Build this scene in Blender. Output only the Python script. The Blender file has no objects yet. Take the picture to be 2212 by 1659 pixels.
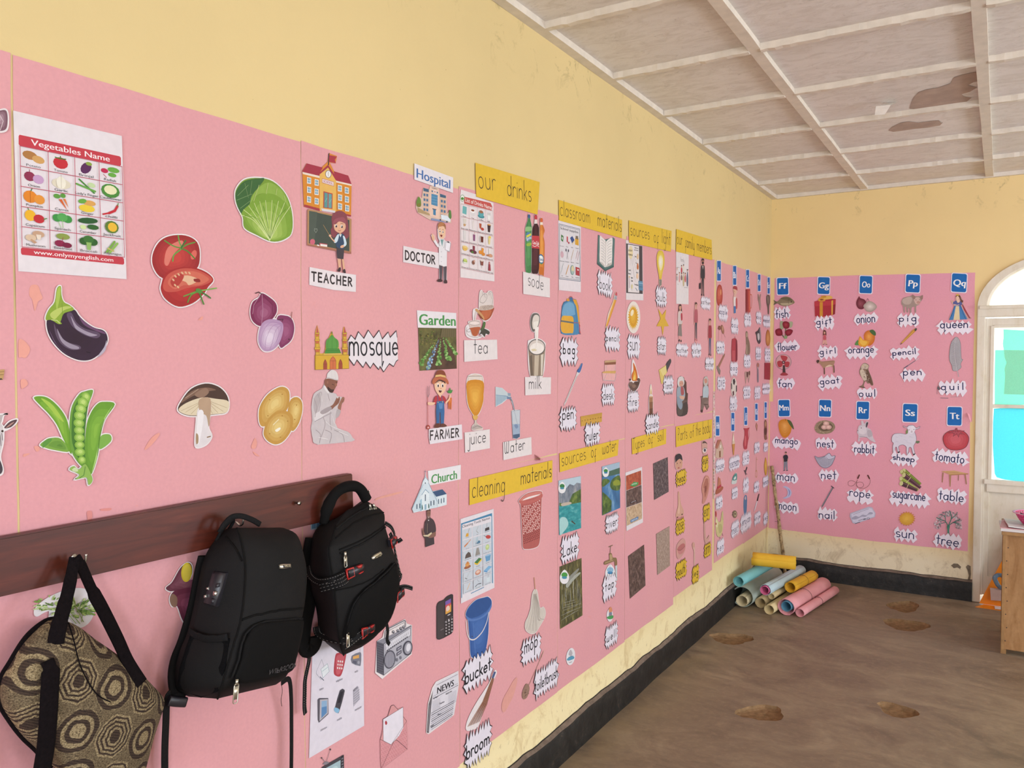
import bpy, bmesh, math, random
from mathutils import Vector, Matrix, noise
SC = bpy.context.scene
COL = SC.collection
PI = math.pi
# ---------------------------------------------------------------- camera
IMW, IMH, FPX = 2212, 1659, 1731.66
YAW, PITCH, ROLL = -0.547739, -0.0281715, 0.0028941
CAM = Vector((1.58022, -6.55531, 1.69851))
_f = Vector((math.sin(YAW)*math.cos(PITCH), math.cos(YAW)*math.cos(PITCH), math.sin(PITCH)))
_r = Vector((math.cos(YAW), -math.sin(YAW), 0))
_u = _r.cross(_f)
RGT = _r*math.cos(ROLL)+_u*math.sin(ROLL)
UPV = -_r*math.sin(ROLL)+_u*math.cos(ROLL)
FWD = _f
cd = bpy.data.cameras.new('camera'); cam = bpy.data.objects.new('camera', cd); COL.objects.link(cam)
cd.sensor_width = 36; cd.lens = FPX/IMW*36; cd.clip_start = .02; cd.clip_end = 200
m = Matrix((RGT, UPV, -FWD)).transposed().to_4x4(); m.translation = CAM
cam.matrix_world = m
SC.camera = cam
# ---------------------------------------------------------------- world, lights, exposure
H = 3.0                                   # ceiling height
RX, RY = 6.4, -9.6                        # right wall, rear wall
w = bpy.data.worlds.new('sky'); SC.world = w; w.use_nodes = True
bg = w.node_tree.nodes['Background']; bg.inputs[0].default_value = (.93, .97, 1, 1); bg.inputs[1].default_value = 3.4
def area(name, loc, aim, sx, sy, power, col):
    l = bpy.data.lights.new(name, 'AREA'); l.shape = 'RECTANGLE'; l.size = sx; l.size_y = sy; l.energy = power; l.color = col
    o = bpy.data.objects.new(name, l); COL.objects.link(o); o.location = loc
    o.rotation_euler = (Vector(aim)).to_track_quat('-Z', 'Y').to_euler()
    return o
DAY = (.85, .97, 1.13)
WIN_R = (-1.9, -4.4, -6.9)                # centres of the windows of the right wall
for y, e in zip(WIN_R, (112, 52, 8)): area('window_daylight', (RX+.02, y, 1.62), (-1, 0, .05), 1.5, 1.4, e, DAY)
for x, e in ((1.6, 66), (4.6, 112)): area('window_daylight', (x, RY-.02, 1.62), (0, 1, -.05), 1.5, 1.4, e, DAY)
SC.view_settings.view_transform = 'Standard'; SC.view_settings.look = 'None'
SC.view_settings.gamma = 1; SC.view_settings.use_curve_mapping = False
SC.view_settings.exposure = 0.07
# ---------------------------------------------------------------- from a pixel of the photograph to the wall it shows
def ray(x, y): return FWD+RGT*((x-IMW/2)/FPX)-UPV*((y-IMH/2)/FPX)
def onX(x, y, c=0.):
    v = ray(x, y); return CAM+v*((c-CAM.x)/v.x)
def onY(x, y, c=0.):
    v = ray(x, y); return CAM+v*((c-CAM.y)/v.y)
def onZ(x, y, c=0.):
    v = ray(x, y); return CAM+v*((c-CAM.z)/v.z)
# ---------------------------------------------------------------- materials
def lin(h):
    h = h.lstrip('#'); h = h if len(h) == 6 else ''.join(c*2 for c in h)
    return [((c/12.92) if c <= .04045 else ((c+.055)/1.055)**2.4) for c in (int(h[i:i+2], 16)/255 for i in (0, 2, 4))]
MATS = {}
class NT:
    def __init__(s, name):
        s.m = bpy.data.materials.new(name); s.m.use_nodes = True; s.t = s.m.node_tree; s.n = s.t.nodes
        s.b = s.n['Principled BSDF']; s.out = s.n['Material Output']
    def add(s, typ, **kw):
        n = s.n.new(typ)
        for k, v in kw.items():
            if k in n.inputs: n.inputs[k].default_value = v
            else: setattr(n, k, v)
        return n
    def ln(s, a, b): s.t.links.new(a, b)
    def pos(s):
        if not hasattr(s, '_p'): s._p = s.add('ShaderNodeNewGeometry').outputs['Position']
        return s._p
    def obj(s):
        if not hasattr(s, '_o'): s._o = s.add('ShaderNodeTexCoord').outputs['Object']
        return s._o
    def scaled(s, src, sc):
        n = s.add('ShaderNodeVectorMath', operation='MULTIPLY'); s.ln(src, n.inputs[0]); n.inputs[1].default_value = sc
        return n.outputs[0]
    def noise(s, src, scale, detail=4, rough=.55, dist=0):
        n = s.add('ShaderNodeTexNoise'); s.ln(src, n.inputs['Vector'])
        n.inputs['Scale'].default_value = scale; n.inputs['Detail'].default_value = detail
        n.inputs['Roughness'].default_value = rough; n.inputs['Distortion'].default_value = dist
        return n.outputs['Fac']
    def ramp(s, src, *stops):
        n = s.add('ShaderNodeValToRGB'); s.ln(src, n.inputs[0]); e = n.color_ramp.elements
        while len(e) < len(stops): e.new(.5)
        for el, (p, c) in zip(e, stops):
            el.position = p; el.color = (*c, 1) if len(c) == 3 else c
        return n.outputs[0]
    def mix(s, fac, a, b, blend='MIX'):
        n = s.add('ShaderNodeMix', data_type='RGBA', blend_type=blend)
        for sock, v in ((n.inputs[0], fac), (n.inputs[6], a), (n.inputs[7], b)):
            if isinstance(v, (int, float)): sock.default_value = v
            elif isinstance(v, (list, tuple)): sock.default_value = (*v[:3], 1)
            else: s.ln(v, sock)
        return n.outputs[2]
    def math(s, op, a, b=0., clamp=False):
        n = s.add('ShaderNodeMath', operation=op, use_clamp=clamp)
        for sock, v in zip(n.inputs, (a, b)):
            if isinstance(v, (int, float)): sock.default_value = v
            else: s.ln(v, sock)
        return n.outputs[0]
    def sep(s, src):
        n = s.add('ShaderNodeSeparateXYZ'); s.ln(src, n.inputs[0]); return n.outputs
    def bump(s, h, strength=.3, dist=.01):
        n = s.add('ShaderNodeBump'); n.inputs['Strength'].default_value = strength; n.inputs['Distance'].default_value = dist
        s.ln(h, n.inputs['Height']); s.ln(n.outputs[0], s.b.inputs['Normal'])
    def col(s, c):
        if isinstance(c, (list, tuple)): s.b.inputs['Base Color'].default_value = (*c[:3], 1)
        else: s.ln(c, s.b.inputs['Base Color'])
    def set(s, rough=.6, spec=.3, metal=0.):
        s.b.inputs['Roughness'].default_value = rough; s.b.inputs['Specular IOR Level'].default_value = spec; s.b.inputs['Metallic'].default_value = metal
        return s.m
G1 = (1, 1, 1)
def plain(name, c, rough=.6, spec=.3, metal=0., var=.08, scale=30, bump=0.):
    """a colour with a little grain of its own"""
    if name in MATS: return MATS[name]
    t = NT(name); c = lin(c) if isinstance(c, str) else c
    n = t.noise(t.pos(), scale)
    t.col(t.mix(1., c, t.ramp(n, (.25, [1-var]*3), (.75, [1+var]*3)), 'MULTIPLY'))
    if bump: t.bump(n, bump, .003)
    MATS[name] = t.set(rough, spec, metal); return MATS[name]
EXPO = {'L': 1.13, 'B': .92}
def ink(hexc, wall):
    """printing ink / marker / coloured paper of the charts"""
    k = 'ink_'+hexc.lstrip('#')+wall
    if k not in MATS:
        c = [min(.9, v/EXPO[wall]) for v in lin(hexc)]
        t = NT(k); n = t.noise(t.pos(), 55, 3)
        t.col(t.mix(1., c, t.ramp(n, (.3, [.96]*3), (.7, [1.03]*3)), 'MULTIPLY')); MATS[k] = t.set(.62, .22)
    return MATS[k]
# ---------------------------------------------------------------- objects
def tag(o, label, cat, group=None):
    o['label'] = label; o['category'] = cat
    if group: o['group'] = group
    return o
def mesh_obj(name, bm, mats, parent=None, smooth=False, loc=None):
    me = bpy.data.meshes.new(name); 
    if smooth:
        for f in bm.faces: f.smooth = True
    bm.to_mesh(me); bm.free()
    for mt in (mats if isinstance(mats, (list, tuple)) else [mats]): me.materials.append(mt)
    o = bpy.data.objects.new(name, me); COL.objects.link(o)
    if loc is not None: o.location = loc
    if parent: o.parent = parent
    return o
def struct(name, bm, mats, smooth=False, parent=None):
    o = mesh_obj(name, bm, mats, parent, smooth)
    if not parent: o['kind'] = 'structure'
    return o
def empty(name, loc, label, cat, group=None):
    o = bpy.data.objects.new(name, None); COL.objects.link(o); o.location = loc; o.empty_display_size = .05
    return tag(o, label, cat, group)
def box(bm, a, b, mi=0, bev=0):
    x0, y0, z0 = a; x1, y1, z1 = b
    v = [bm.verts.new(p) for p in ((x0,y0,z0),(x1,y0,z0),(x1,y1,z0),(x0,y1,z0),(x0,y0,z1),(x1,y0,z1),(x1,y1,z1),(x0,y1,z1))]
    fs = [bm.faces.new([v[i] for i in q]) for q in ((0,3,2,1),(4,5,6,7),(0,1,5,4),(1,2,6,5),(2,3,7,6),(3,0,4,7))]
    for f in fs: f.material_index = mi
    if bev:
        es = list({e for f in fs for e in f.edges}); bmesh.ops.bevel(bm, geom=es, offset=bev, segments=2, affect='EDGES', profile=.7)
def tube(bm, pts, r, n=8, mi=0, caps=True, flat=None):
    """a tube along points; r a number or one per point; flat=(width, thick, normal) makes a strap"""
    P = [Vector(p) for p in pts]; rings = []; up = None
    for i, p in enumerate(P):
        d = (P[min(i+1, len(P)-1)]-P[max(i-1, 0)]).normalized()
        if flat: 
            nn = Vector(flat[2]); nn = (nn-d*nn.dot(d)).normalized(); s = d.cross(nn)
        else:
            if up is None: up = Vector((0, 0, 1)) if abs(d.z) < .9 else Vector((1, 0, 0))
            s = d.cross(up).normalized(); nn = s.cross(d).normalized(); up = nn
        ri = r[i] if isinstance(r, (list, tuple)) else r
        ring = []
        for k in range(n):
            a = 2*PI*(k+.5)/n; c, q = math.cos(a), math.sin(a)
            if flat: ring.append(bm.verts.new(p+s*(flat[0]/2*ri*math.copysign(abs(c)**.35, c))+nn*(flat[1]/2*math.copysign(abs(q)**.6, q))))
            else: ring.append(bm.verts.new(p+s*(c*ri)+nn*(q*ri)))
        rings.append(ring)
    for a, b in zip(rings, rings[1:]):
        for k in range(n):
            f = bm.faces.new((a[k], a[(k+1) % n], b[(k+1) % n], b[k])); f.material_index = mi; f.smooth = True
    if caps:
        for ring in (rings[0][::-1], rings[-1]): bm.faces.new(ring).material_index = mi
def cr(pts, n=5, closed=False):
    """Catmull-Rom through points of any dimension"""
    P = [tuple(p) for p in pts]; N = len(P); out = []
    for i in range(N if closed else N-1):
        g = (lambda k: P[k % N]) if closed else (lambda k: P[max(0, min(N-1, k))])
        a, b, c, d = g(i-1), g(i), g(i+1), g(i+2)
        for j in range(n):
            t = j/n
            out.append(tuple(.5*((2*q)+(r-p)*t+(2*p-5*q+4*r-s)*t*t+(-p+3*q-3*r+s)*t**3) for p, q, r, s in zip(a, b, c, d)))
    if not closed: out.append(P[-1])
    return out
# ================================================================ the room
def plaster(name, base, low, stain):
    t = NT(name); p = t.pos(); z = t.sep(p)[2]
    big = t.noise(p, 1.3, 5); fine = t.noise(p, 22, 6, .65)
    c = t.mix(t.ramp(big, (.35, (0,0,0)), (.7, G1)), base, [v*.93 for v in base])
    zf = t.math('SUBTRACT', 1., t.math('MULTIPLY', t.math('SUBTRACT', z, .24), 5.), True)      # paler, rubbed plaster low down
    c = t.mix(zf, c, low)
    blot = t.ramp(t.noise(t.scaled(p, (1, 1, .75)), 9, 7, .72, .6), (.52, (0,0,0)), (.64, G1))
    c = t.mix(t.math('MULTIPLY', t.math('MULTIPLY', blot, zf), .42), c, stain)
    fl = t.ramp(t.noise(p, 38, 5, .7), (.6, (0,0,0)), (.68, G1))
    c = t.mix(t.math('MULTIPLY', t.math('MULTIPLY', fl, zf), .35), c, [v*.55 for v in stain])
    top = t.math('MULTIPLY', t.math('SUBTRACT', z, 2.72), 3.2, True)                            # grime spots under the ceiling
    sp = t.ramp(t.noise(p, 7, 8, .75, 1.2), (.57, (0,0,0)), (.68, G1))
    c = t.mix(t.math('MULTIPLY', t.math('MULTIPLY', sp, top), .6), c, lin('#6b5a3c'))
    dots = t.ramp(t.noise(p, 60, 2, .5), (.76, (0,0,0)), (.79, G1))
    c = t.mix(t.math('MULTIPLY', dots, .45), c, lin('#7a6440'))
    t.col(c); t.bump(t.mix(.35, big, fine), .2, .012)
    return t.set(.62, .25)
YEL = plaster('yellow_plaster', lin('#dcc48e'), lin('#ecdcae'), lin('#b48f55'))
YELB = plaster('yellow_plaster_back', lin('#eed298'), lin('#ecdfc0'), lin('#a58a60'))  # lighter copy of the left wall's paint, extra brightness put into the colour
def wall_poly(name, pts, mat, thick_dir, holes=()):
    bm = bmesh.new(); vs = [bm.verts.new(p) for p in pts]; f = bm.faces.new(vs)
    r = bmesh.ops.extrude_face_region(bm, geom=[f])
    for v in r['geom']:
        if isinstance(v, bmesh.types.BMVert): v.co += Vector(thick_dir)
    bmesh.ops.recalc_face_normals(bm, faces=bm.faces)
    return struct(name, bm, mat)
wall_poly('wall_left', [(0, RY, 0), (0, 0, 0), (0, 0, H+.05), (0, RY, H+.05)], YEL, (-.2, 0, 0))
DX0, DX1, DXC = 1.43, 2.43, 1.93
arch = [(DXC-.5*math.cos(a), 0, 2.08+.36*math.sin(a)) for a in [PI*k/24 for k in range(25)]]
wall_poly('wall_back', [(0, 0, 0), (DX0, 0, 0)]+arch+[(DX1, 0, 0), (RX, 0, 0), (RX, 0, H+.05), (0, 0, H+.05)], YELB, (0, .2, 0))
def panel_wall(name, wins, along, fixed, a0, a1, mat):
    bm = bmesh.new()
    def bx(u0, u1, z0, z1):
        if along == 'y': box(bm, (fixed, u0, z0), (fixed+.2, u1, z1))
        else: box(bm, (u0, fixed-.2, z0), (u1, fixed, z1))
    u = a0
    for c in sorted(wins):
        bx(u, c-.75, 0, H+.05); bx(c-.75, c+.75, 0, .92); bx(c-.75, c+.75, 2.32, H+.05); u = c+.75
    bx(u, a1, 0, H+.05)
    return struct(name, bm, mat)
panel_wall('wall_right', WIN_R, 'y', RX, RY, .0, YELB)
panel_wall('wall_rear', (1.6, 4.6), 'x', RY, 0, RX, YELB)
# floor: worn brown cement with a few broken hollows
def floor_mat():
    t = NT('worn_cement'); p = t.pos()
    sw = t.noise(t.scaled(p, (1.0, 1.5, 1)), 2.1, 7, .66, 1.6); fi = t.noise(p, 30, 5, .7)
    st = t.noise(t.scaled(p, (1.2, 6, 1)), 3.5, 6, .7, .8)
    c = t.ramp(sw, (.3, lin('#6a5b4a')), (.52, lin('#867560')), (.72, lin('#9b8a72')))
    c = t.mix(t.ramp(st, (.48, (0,0,0)), (.75, (.4,)*3)), c, lin('#64574a'))
    c = t.mix(t.ramp(fi, (.5, (0,0,0)), (.8, (.35,)*3)), c, lin('#b39c7e'))
    x = t.sep(p)[0]                                                    # paler dust along the left wall
    du = t.math('MULTIPLY', t.math('SUBTRACT', .38, x), 2.2, True)
    c = t.mix(t.math('MULTIPLY', du, t.ramp(t.noise(p, 6, 5), (.4, (0,0,0)), (.7, (.8,)*3))), c, lin('#a08a68'))
    t.col(c); t.bump(t.mix(.4, sw, fi), .25, .012)
    r = t.ramp(sw, (.3, (.42,)*3), (.7, (.6,)*3)); t.ln(r, t.b.inputs['Roughness'])
    t.set(.5, .35); t.ln(r, t.b.inputs['Roughness']); return t.m
HOLES = [(1645, 1540, 52, 17), (1938, 1534, 44, 14, 14), (1580, 1379, 46, 12), (1957, 1350, 50, 12, 6), (1952, 1310, 34, 12)]
bm = bmesh.new()
hole_pts = []
random.seed(3)
for h in HOLES:
    cx, cy, rx, ry = h[:4]; ro = math.radians(h[4] if len(h) > 4 else 3); pl = []
    for k in range(26):
        a = 2*PI*k/26; q = 1+.12*math.sin(3*a+cx)+random.uniform(-.06, .06)
        dx, dy = rx*q*math.cos(a), ry*q*math.sin(a)
        pl.append(onZ(cx+dx*math.cos(ro)-dy*math.sin(ro), cy+dx*math.sin(ro)+dy*math.cos(ro)))
    hole_pts.append(pl)
# the sheet of floor is triangulated around its hollows, each hollow a shallow dish
outer = [(-.2, RY-.2), (RX+.2, RY-.2), (RX+.2, .22), (-.2, .22)]
edges = []
def loop(pts):
    vs = [bm.verts.new((p[0], p[1], 0)) for p in pts]
    es = [bm.edges.new((vs[i], vs[(i+1) % len(vs)])) for i in range(len(vs))]
    return vs, es
ov, oe = loop(outer); edges += oe; rims = []
for pl in hole_pts:
    hv, he = loop(pl); edges += he; rims.append(hv)
bmesh.ops.triangle_fill(bm, use_beauty=True, use_dissolve=False, edges=edges)
for hv in rims:
    c = sum((v.co for v in hv), Vector())/len(hv); prev = hv
    for s, d in ((.95, .012), (.8, .018), (.45, .02)):
        ring = [bm.verts.new((c.x+(v.co.x-c.x)*s, c.y+(v.co.y-c.y)*s, -d+random.uniform(-.0015, .0015))) for v in hv]
        for i in range(len(hv)):
            f = bm.faces.new((prev[i], prev[(i+1) % len(hv)], ring[(i+1) % len(hv)], ring[i])); f.material_index = 1
        prev = ring
    f = bm.faces.new(prev); f.material_index = 1
bmesh.ops.recalc_face_normals(bm, faces=bm.faces)
for f in bm.faces:
    if f.normal.z < 0: f.normal_flip()
struct('floor', bm, [floor_mat(), plain('hollow_earth', '#856a4d', .9, .1, var=.3, scale=40, bump=.6)])
# ceiling boards
def ceil_mat():
    t = NT('ceiling_board_paint'); p = t.pos()
    a = t.noise(p, 1.6, 5, .6, .5); s = t.noise(t.scaled(p, (2.2, 5, 1)), 3, 8, .72, 1.5); f = t.noise(t.scaled(p, (1, 2.2, 1)), 26, 5, .7, 1)
    c = t.ramp(a, (.3, lin('#ded6d0')), (.7, lin('#eae2dc')))
    c = t.mix(t.ramp(s, (.45, (0,0,0)), (.75, (.7,)*3)), c, lin('#bfb2a6'))
    c = t.mix(t.ramp(f, (.6, (0,0,0)), (.72, (.5,)*3)), c, lin('#8f8075'))
    t.col(c); t.bump(t.mix(.5, s, f), .35, .012); return t.set(.6, .3)
CEIL = ceil_mat()
bm = bmesh.new(); box(bm, (-.2, RY-.2, H+.018), (RX+.2, .2, H+.1))
ceiling = struct('ceiling', bm, CEIL)
BARE = plain('bare_board', '#b39d90', .8, .15, var=.15, scale=14)
def ceil_patch(name, pts, mat, par):
    bm = bmesh.new(); P = [onZ(x, y, H+.0165) for x, y in pts]; c = sum(P, Vector())/len(P)
    vs = [bm.verts.new(p-c) for p in P]; f = bm.faces.new(vs); bmesh.ops.recalc_face_normals(bm, faces=[f])
    if f.normal.z > 0: f.normal_flip()
    return mesh_obj(name, bm, mat, par, loc=c)
z8 = lambda s: [(1640+float(a)/3.867, 100+float(b)/3.867) for a, b in (q.split(',') for q in s.split())]
ceil_patch('bare_patch', z8('1255,520 1285,440 1330,385 1400,360 1500,345 1600,310 1625,262 1690,240 1830,210 1838,290 1790,300 1745,325 1820,345 1760,380 1690,400 1710,420 1775,430 1690,495 1520,515 1350,535'), BARE, ceiling)
ceil_patch('bare_patch', z8('1080,705 1110,675 1180,640 1250,628 1330,638 1430,625 1500,618 1520,640 1535,635 1510,662 1400,680 1300,690 1200,705 1120,715'), BARE, ceiling)
bm = bmesh.new()                                                       # the curled flake of paint
q0 = [onZ(x, y, H+.016) for x, y in z8('1075,480 1150,470')]
q1 = [onZ(x, y, H-.03) for x, y in z8('965,575 1050,570')]
q2 = [onZ(x, y, H-.012) for x, y in z8('975,500 1100,490')]
vs = [[bm.verts.new(p) for p in q] for q in (q0, q2, q1)]
for a, b in zip(vs, vs[1:]): bm.faces.new((a[0], a[1], b[1], b[0]))
fl = mesh_obj('paint_flake', bm, plain('flake_paint', '#fbf8f0', .6), ceiling)
# ceiling battens
BAT = plain('batten_paint', '#dcd1c3', .55, .3, var=.1, scale=18, bump=.3)
trim_n = [0]
def batten(a, b, w, d=.034, ax='x'):
    trim_n[0] += 1; bm = bmesh.new()
    n = 26; rnd = random.Random(trim_n[0]); rows = []
    for i in range(n+1):
        t = i/n; x = a[0]+(b[0]-a[0])*t; y = a[1]+(b[1]-a[1])*t
        e0, e1, e2 = (rnd.uniform(-.002, .002) for _ in range(3))
        off = [(-w/2+e0, H+.02), (-w/2+e0, H+.02-d+e2), (w/2+e1, H+.02-d+e2), (w/2+e1, H+.02)]
        rows.append([bm.verts.new((x, y+o, z) if ax == 'x' else (x+o, y, z)) for o, z in off])
    for r, s in zip(rows, rows[1:]):
        for k in range(3): bm.faces.new((r[k], r[k+1], s[k+1], s[k]))
    bm.faces.new(rows[0]); bm.faces.new(rows[-1]); bmesh.ops.recalc_face_normals(bm, faces=bm.faces)
    return struct('trim_%d' % trim_n[0], bm, BAT)
YB = [-.575-.642*k for k in range(14)]
XB = [.682, 1.487, 2.29, 3.09, 3.89, 4.69, 5.49]
for x in XB: batten((x, RY), (x, 0), .048, .026, 'y')
batten((.0225, RY), (.0225, 0), .045, .03, 'y'); batten((.045, -.014), (RX, -.014), .028, .03)
xs = [.045]+XB+[RX]
for y in YB:
    for i in range(len(xs)-1):
        batten((xs[i]+(.024 if i else 0), y), (xs[i+1]-.024, y), .030, .030)
# the tarred band along the foot of the walls
TAR = NT('tar_paint'); _p = TAR.pos(); _n = TAR.noise(_p, 18, 7, .7); _c = TAR.ramp(_n, (.42, lin('#161514')), (.62, lin('#262422')), (.78, lin('#6d5d4c')))
TAR.col(_c); TAR.bump(_n, .5, .01); TAR = TAR.set(.5, .35)
TOPD = plain('tar_top_dust', '#74655a', .85, .1, var=.35, scale=25)
def skirting(name, a, b, nrm, n=90):
    bm = bmesh.new(); rows = []; A, B, Nv = Vector(a), Vector(b), Vector(nrm)
    for i in range(n+1):
        t = i/n; p = A+(B-A)*t
        h = .135+.012*noise.noise(p*2.3)+.007*noise.noise(p*11); d = .024+.006*noise.noise(p*3+Vector((5, 0, 0)))
        h2 = h+.013+.009*noise.noise(p*7+Vector((0, 3, 9)))
        prof = [(d+.004, 0), (d, h*.5), (d-.002, h-.006), (d-.006, h), (.004, h2), (0.0005, h2+.003)]
        rows.append([bm.verts.new(p+Nv*o+Vector((0, 0, z))) for o, z in prof])
    for r, s in zip(rows, rows[1:]):
        for k in range(5):
            f = bm.faces.new((r[k], s[k], s[k+1], r[k+1])); f.material_index = 1 if k == 3 else 0; f.smooth = k != 2
    bmesh.ops.recalc_face_normals(bm, faces=bm.faces)
    return struct(name, bm, [TAR, TOPD])
skirting('baseboard_left', (0, RY, 0), (0, 0, 0), (1, 0, 0), 240)
skirting('baseboard_back', (0.02, 0, 0), (DX0, 0, 0), (0, -1, 0), 60)
# crumbled plaster and a hair crack low on the back wall
bm = bmesh.new()
zb = lambda s: [(2040+float(a)/3.453, 1000+float(b)/3.453) for a, b in (q.split(',') for q in s.split())]
for s in ('50,765 70,750 100,752 125,775 118,790 95,780 70,785', '160,775 175,760 195,770 198,830 190,890 170,885 182,840 172,800'):
    vs = [bm.verts.new(onY(x, y, -.0012)) for x, y in zb(s)]; bm.faces.new(vs)
struct('trim_plaster_scar', bm, plain('scar_cement', '#7d7263', .9, .1, var=.3, scale=60)); 
# ---------------------------------------------------------------- the glazed door under its arched light
PAINT = NT('cream_gloss'); _p = PAINT.pos(); _n = PAINT.noise(PAINT.scaled(_p, (1, 1, .35)), 14, 7, .7); 
PAINT.col(PAINT.ramp(_n, (.3, lin('#d2c5ab')), (.45, lin('#ded3c0')), (.7, lin('#e4dbcc')))); PAINT.bump(_n, .25, .006); PAINT = PAINT.set(.4, .4)
bm = bmesh.new()
# frame: jambs, transom bar, arch rib
fr = []
for x0, x1 in ((DX0, DX0+.05), (DX1-.05, DX1)): box(bm, (x0, -.012, 0), (x1, .09, 2.08), bev=.006)
box(bm, (DX0, -.016, 2.02), (DX1, .09, 2.10), bev=.008); box(bm, (DX0+.012, -.028, 2.075), (DX1-.012, .02, 2.098), bev=.004)
prev = None
for k in range(33):
    a = PI*k/32; ring = []
    for rr, y in ((1.0, -.014), (1.0, .09), (.86, .09), (.86, .0), (.89, -.014)):
        ring.append(bm.verts.new((DXC-.5*rr*math.cos(a), y, 2.085+.36*rr*math.sin(a))))
    if prev:
        for j in range(5): bm.faces.new((prev[j], prev[(j+1) % 5], ring[(j+1) % 5], ring[j]))
    prev = ring
bmesh.ops.recalc_face_normals(bm, faces=bm.faces)
door_frame = struct('trim_door_frame', bm, PAINT)
def glass(name, col, rough, trans_w=.75):
    t = NT(name); n = t.noise(t.pos(), 300, 3); c = lin(col)
    cc = t.mix(1., c, t.ramp(n, (.3, [.9]*3), (.7, [1.06]*3)), 'MULTIPLY')
    tr = t.add('ShaderNodeBsdfTranslucent'); t.ln(cc, tr.inputs[0])
    t.col(cc); t.set(rough, .4); mx = t.add('ShaderNodeMixShader'); mx.inputs[0].default_value = trans_w
    t.ln(t.b.outputs[0], mx.inputs[1]); t.ln(tr.outputs[0], mx.inputs[2]); t.ln(mx.outputs[0], t.out.inputs['Surface']); return t.m
WHITEGLASS = glass('milky_glass', '#f6f8f8', .25, .9)
bm = bmesh.new()
vs = [bm.verts.new((DXC-.5*.88*math.cos(PI*k/24), .045, 2.09+.36*.88*math.sin(PI*k/24))) for k in range(25)]; f = bm.faces.new(vs)
r = bmesh.ops.extrude_face_region(bm, geom=[f])
for v in r['geom']:
    if isinstance(v, bmesh.types.BMVert): v.co.y += .004
fan = struct('window_1', bm, WHITEGLASS)
# door leaf
bm = bmesh.new(); Y0, Y1 = .004, .042; LX0, LX1 = DX0+.0505, DX1-.0505
def leafbox(x0, x1, z0, z1, y0=Y0, y1=Y1, bev=.004): box(bm, (x0, y0, z0), (x1, y1, z1), bev=bev)
GL, GR, GB, GM, GT = 1.535, DX1-.105, .875, 1.395, 1.945
leafbox(LX0, GL-.012, .055, 2.01); leafbox(GR+.012, LX1, .055, 2.01)
leafbox(GL-.014, GR+.014, GT+.01, 2.01); leafbox(GL-.014, GR+.014, .80, GB-.008); leafbox(GL-.014, GR+.014, .055, .19)
leafbox(GL-.014, GR+.014, .18, .81, Y0+.014, Y1-.01, .001)
leafbox(GL-.045, GR+.045, .845, .88, -.022, Y0+.002, .006); leafbox(GL-.03, GR+.03, .79, .846, -.010, Y0+.002, .005)
leafbox(LX0-.002, LX0+.012, .055, 2.01, -.006, Y0+.002, .002)
for q in (1, -1):                                                      # chamfered glazing beads
    x = GL-.012 if q == 1 else GR+.012
    leafbox(x-.01, x+.012*q, GB-.01, GT+.012, -.004, Y1, .003)
leafbox(GL, GR, GM-.012, GM+.012, .004, Y1, .003); leafbox(GL-.002, GR, GT, GT+.018, -.004, Y1, .003)
door = struct('door_1', bm, PAINT)
def pane(name, pts, y, mat, th=.002):
    bm = bmesh.new(); vs = [bm.verts.new((x, y, z)) for x, z in pts]; f = bm.faces.new(vs)
    r = bmesh.ops.extrude_face_region(bm, geom=[f])
    for v in r['geom']:
        if isinstance(v, bmesh.types.BMVert): v.co.y += th
    bmesh.ops.recalc_face_normals(bm, faces=bm.faces); return mesh_obj(name, bm, mat, door)
pane('glass_pane', [(GL-.005, GB-.005), (GR+.005, GB-.005), (GR+.005, GT+.005), (GL-.005, GT+.005)], .026, WHITEGLASS)
az = lambda s: [(lambda p: (p.x, p.z))(onY(2060+float(a)/2.961, 540+float(b)/2.961, .02)) for a, b in (q.split(',') for q in s.split())]
GREEN = glass('turquoise_film', '#b4f2e4', .35, .85); CYAN = glass('cyan_film', '#8fe6f2', .35, .85); GREY = glass('grey_paper_on_glass', '#e2efe6', .7, .8)
r_in = [(GR, GT-.01)]
pane('coloured_film', az('318,508 400,512 450,515')+[(GR-.01, GT-.012), (GR-.01, GM+.03)]+az('450,990 400,992 262,988 262,800 266,640 320,640 314,600 319,560'), .0225, GREEN)
pane('coloured_film', az('258,1015 300,1012 450,1012')+[(GR-.01, GM-.02), (GR-.01, GB+.012)]+az('450,1482 330,1470 275,1455 262,1430 250,1250 252,1100'), .0225, CYAN)
pane('taped_paper', az('322,640 450,642')+[(GR-.3, GT-.09), (GR-.3, GM+.07)]+az('450,925 322,922 330,800 325,760 340,720 326,690'), .019, GREY, .001)
# bright ground outside the door
bm = bmesh.new(); box(bm, (-6, .25, -.3), (12, 14, -.06)); g = struct('floor_outside', bm, plain('pale_ground', '#d8c7a8', .9, .1, var=.2, scale=3))
# ================================================================ paper on the walls
PX0 = PY0 = 0.; PSC = 1.                     # the enlargement the coordinates below were read in
def Z(x0, y0, s):
    global PX0, PY0, PSC
    PX0, PY0, PSC = x0, y0, s
def pts(s):
    if isinstance(s, str): return [tuple(float(v) for v in q.split(',')) for q in s.split()]
    return [tuple(q) for q in s]
def wmap(wall, x, y):
    p = (onX if wall == 'L' else onY)(PX0+x/PSC, PY0+y/PSC)
    return (p.y, p.z) if wall == 'L' else (p.x, p.z)
def seen(wall): return -1 if wall == 'B' else 1
def ellipse(cx, cy, rx, ry, rot=0, a0=0, a1=360, n=None):
    n = n or max(10, min(28, int(6+max(rx, ry)*.35))); r = math.radians(rot); o = []
    for k in range(n if a1-a0 >= 360 else n+1):
        a = math.radians(a0+(a1-a0)*k/n); x, y = rx*math.cos(a), ry*math.sin(a)
        o.append((cx+x*math.cos(r)-y*math.sin(r), cy+x*math.sin(r)+y*math.cos(r)))
    return o
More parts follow.
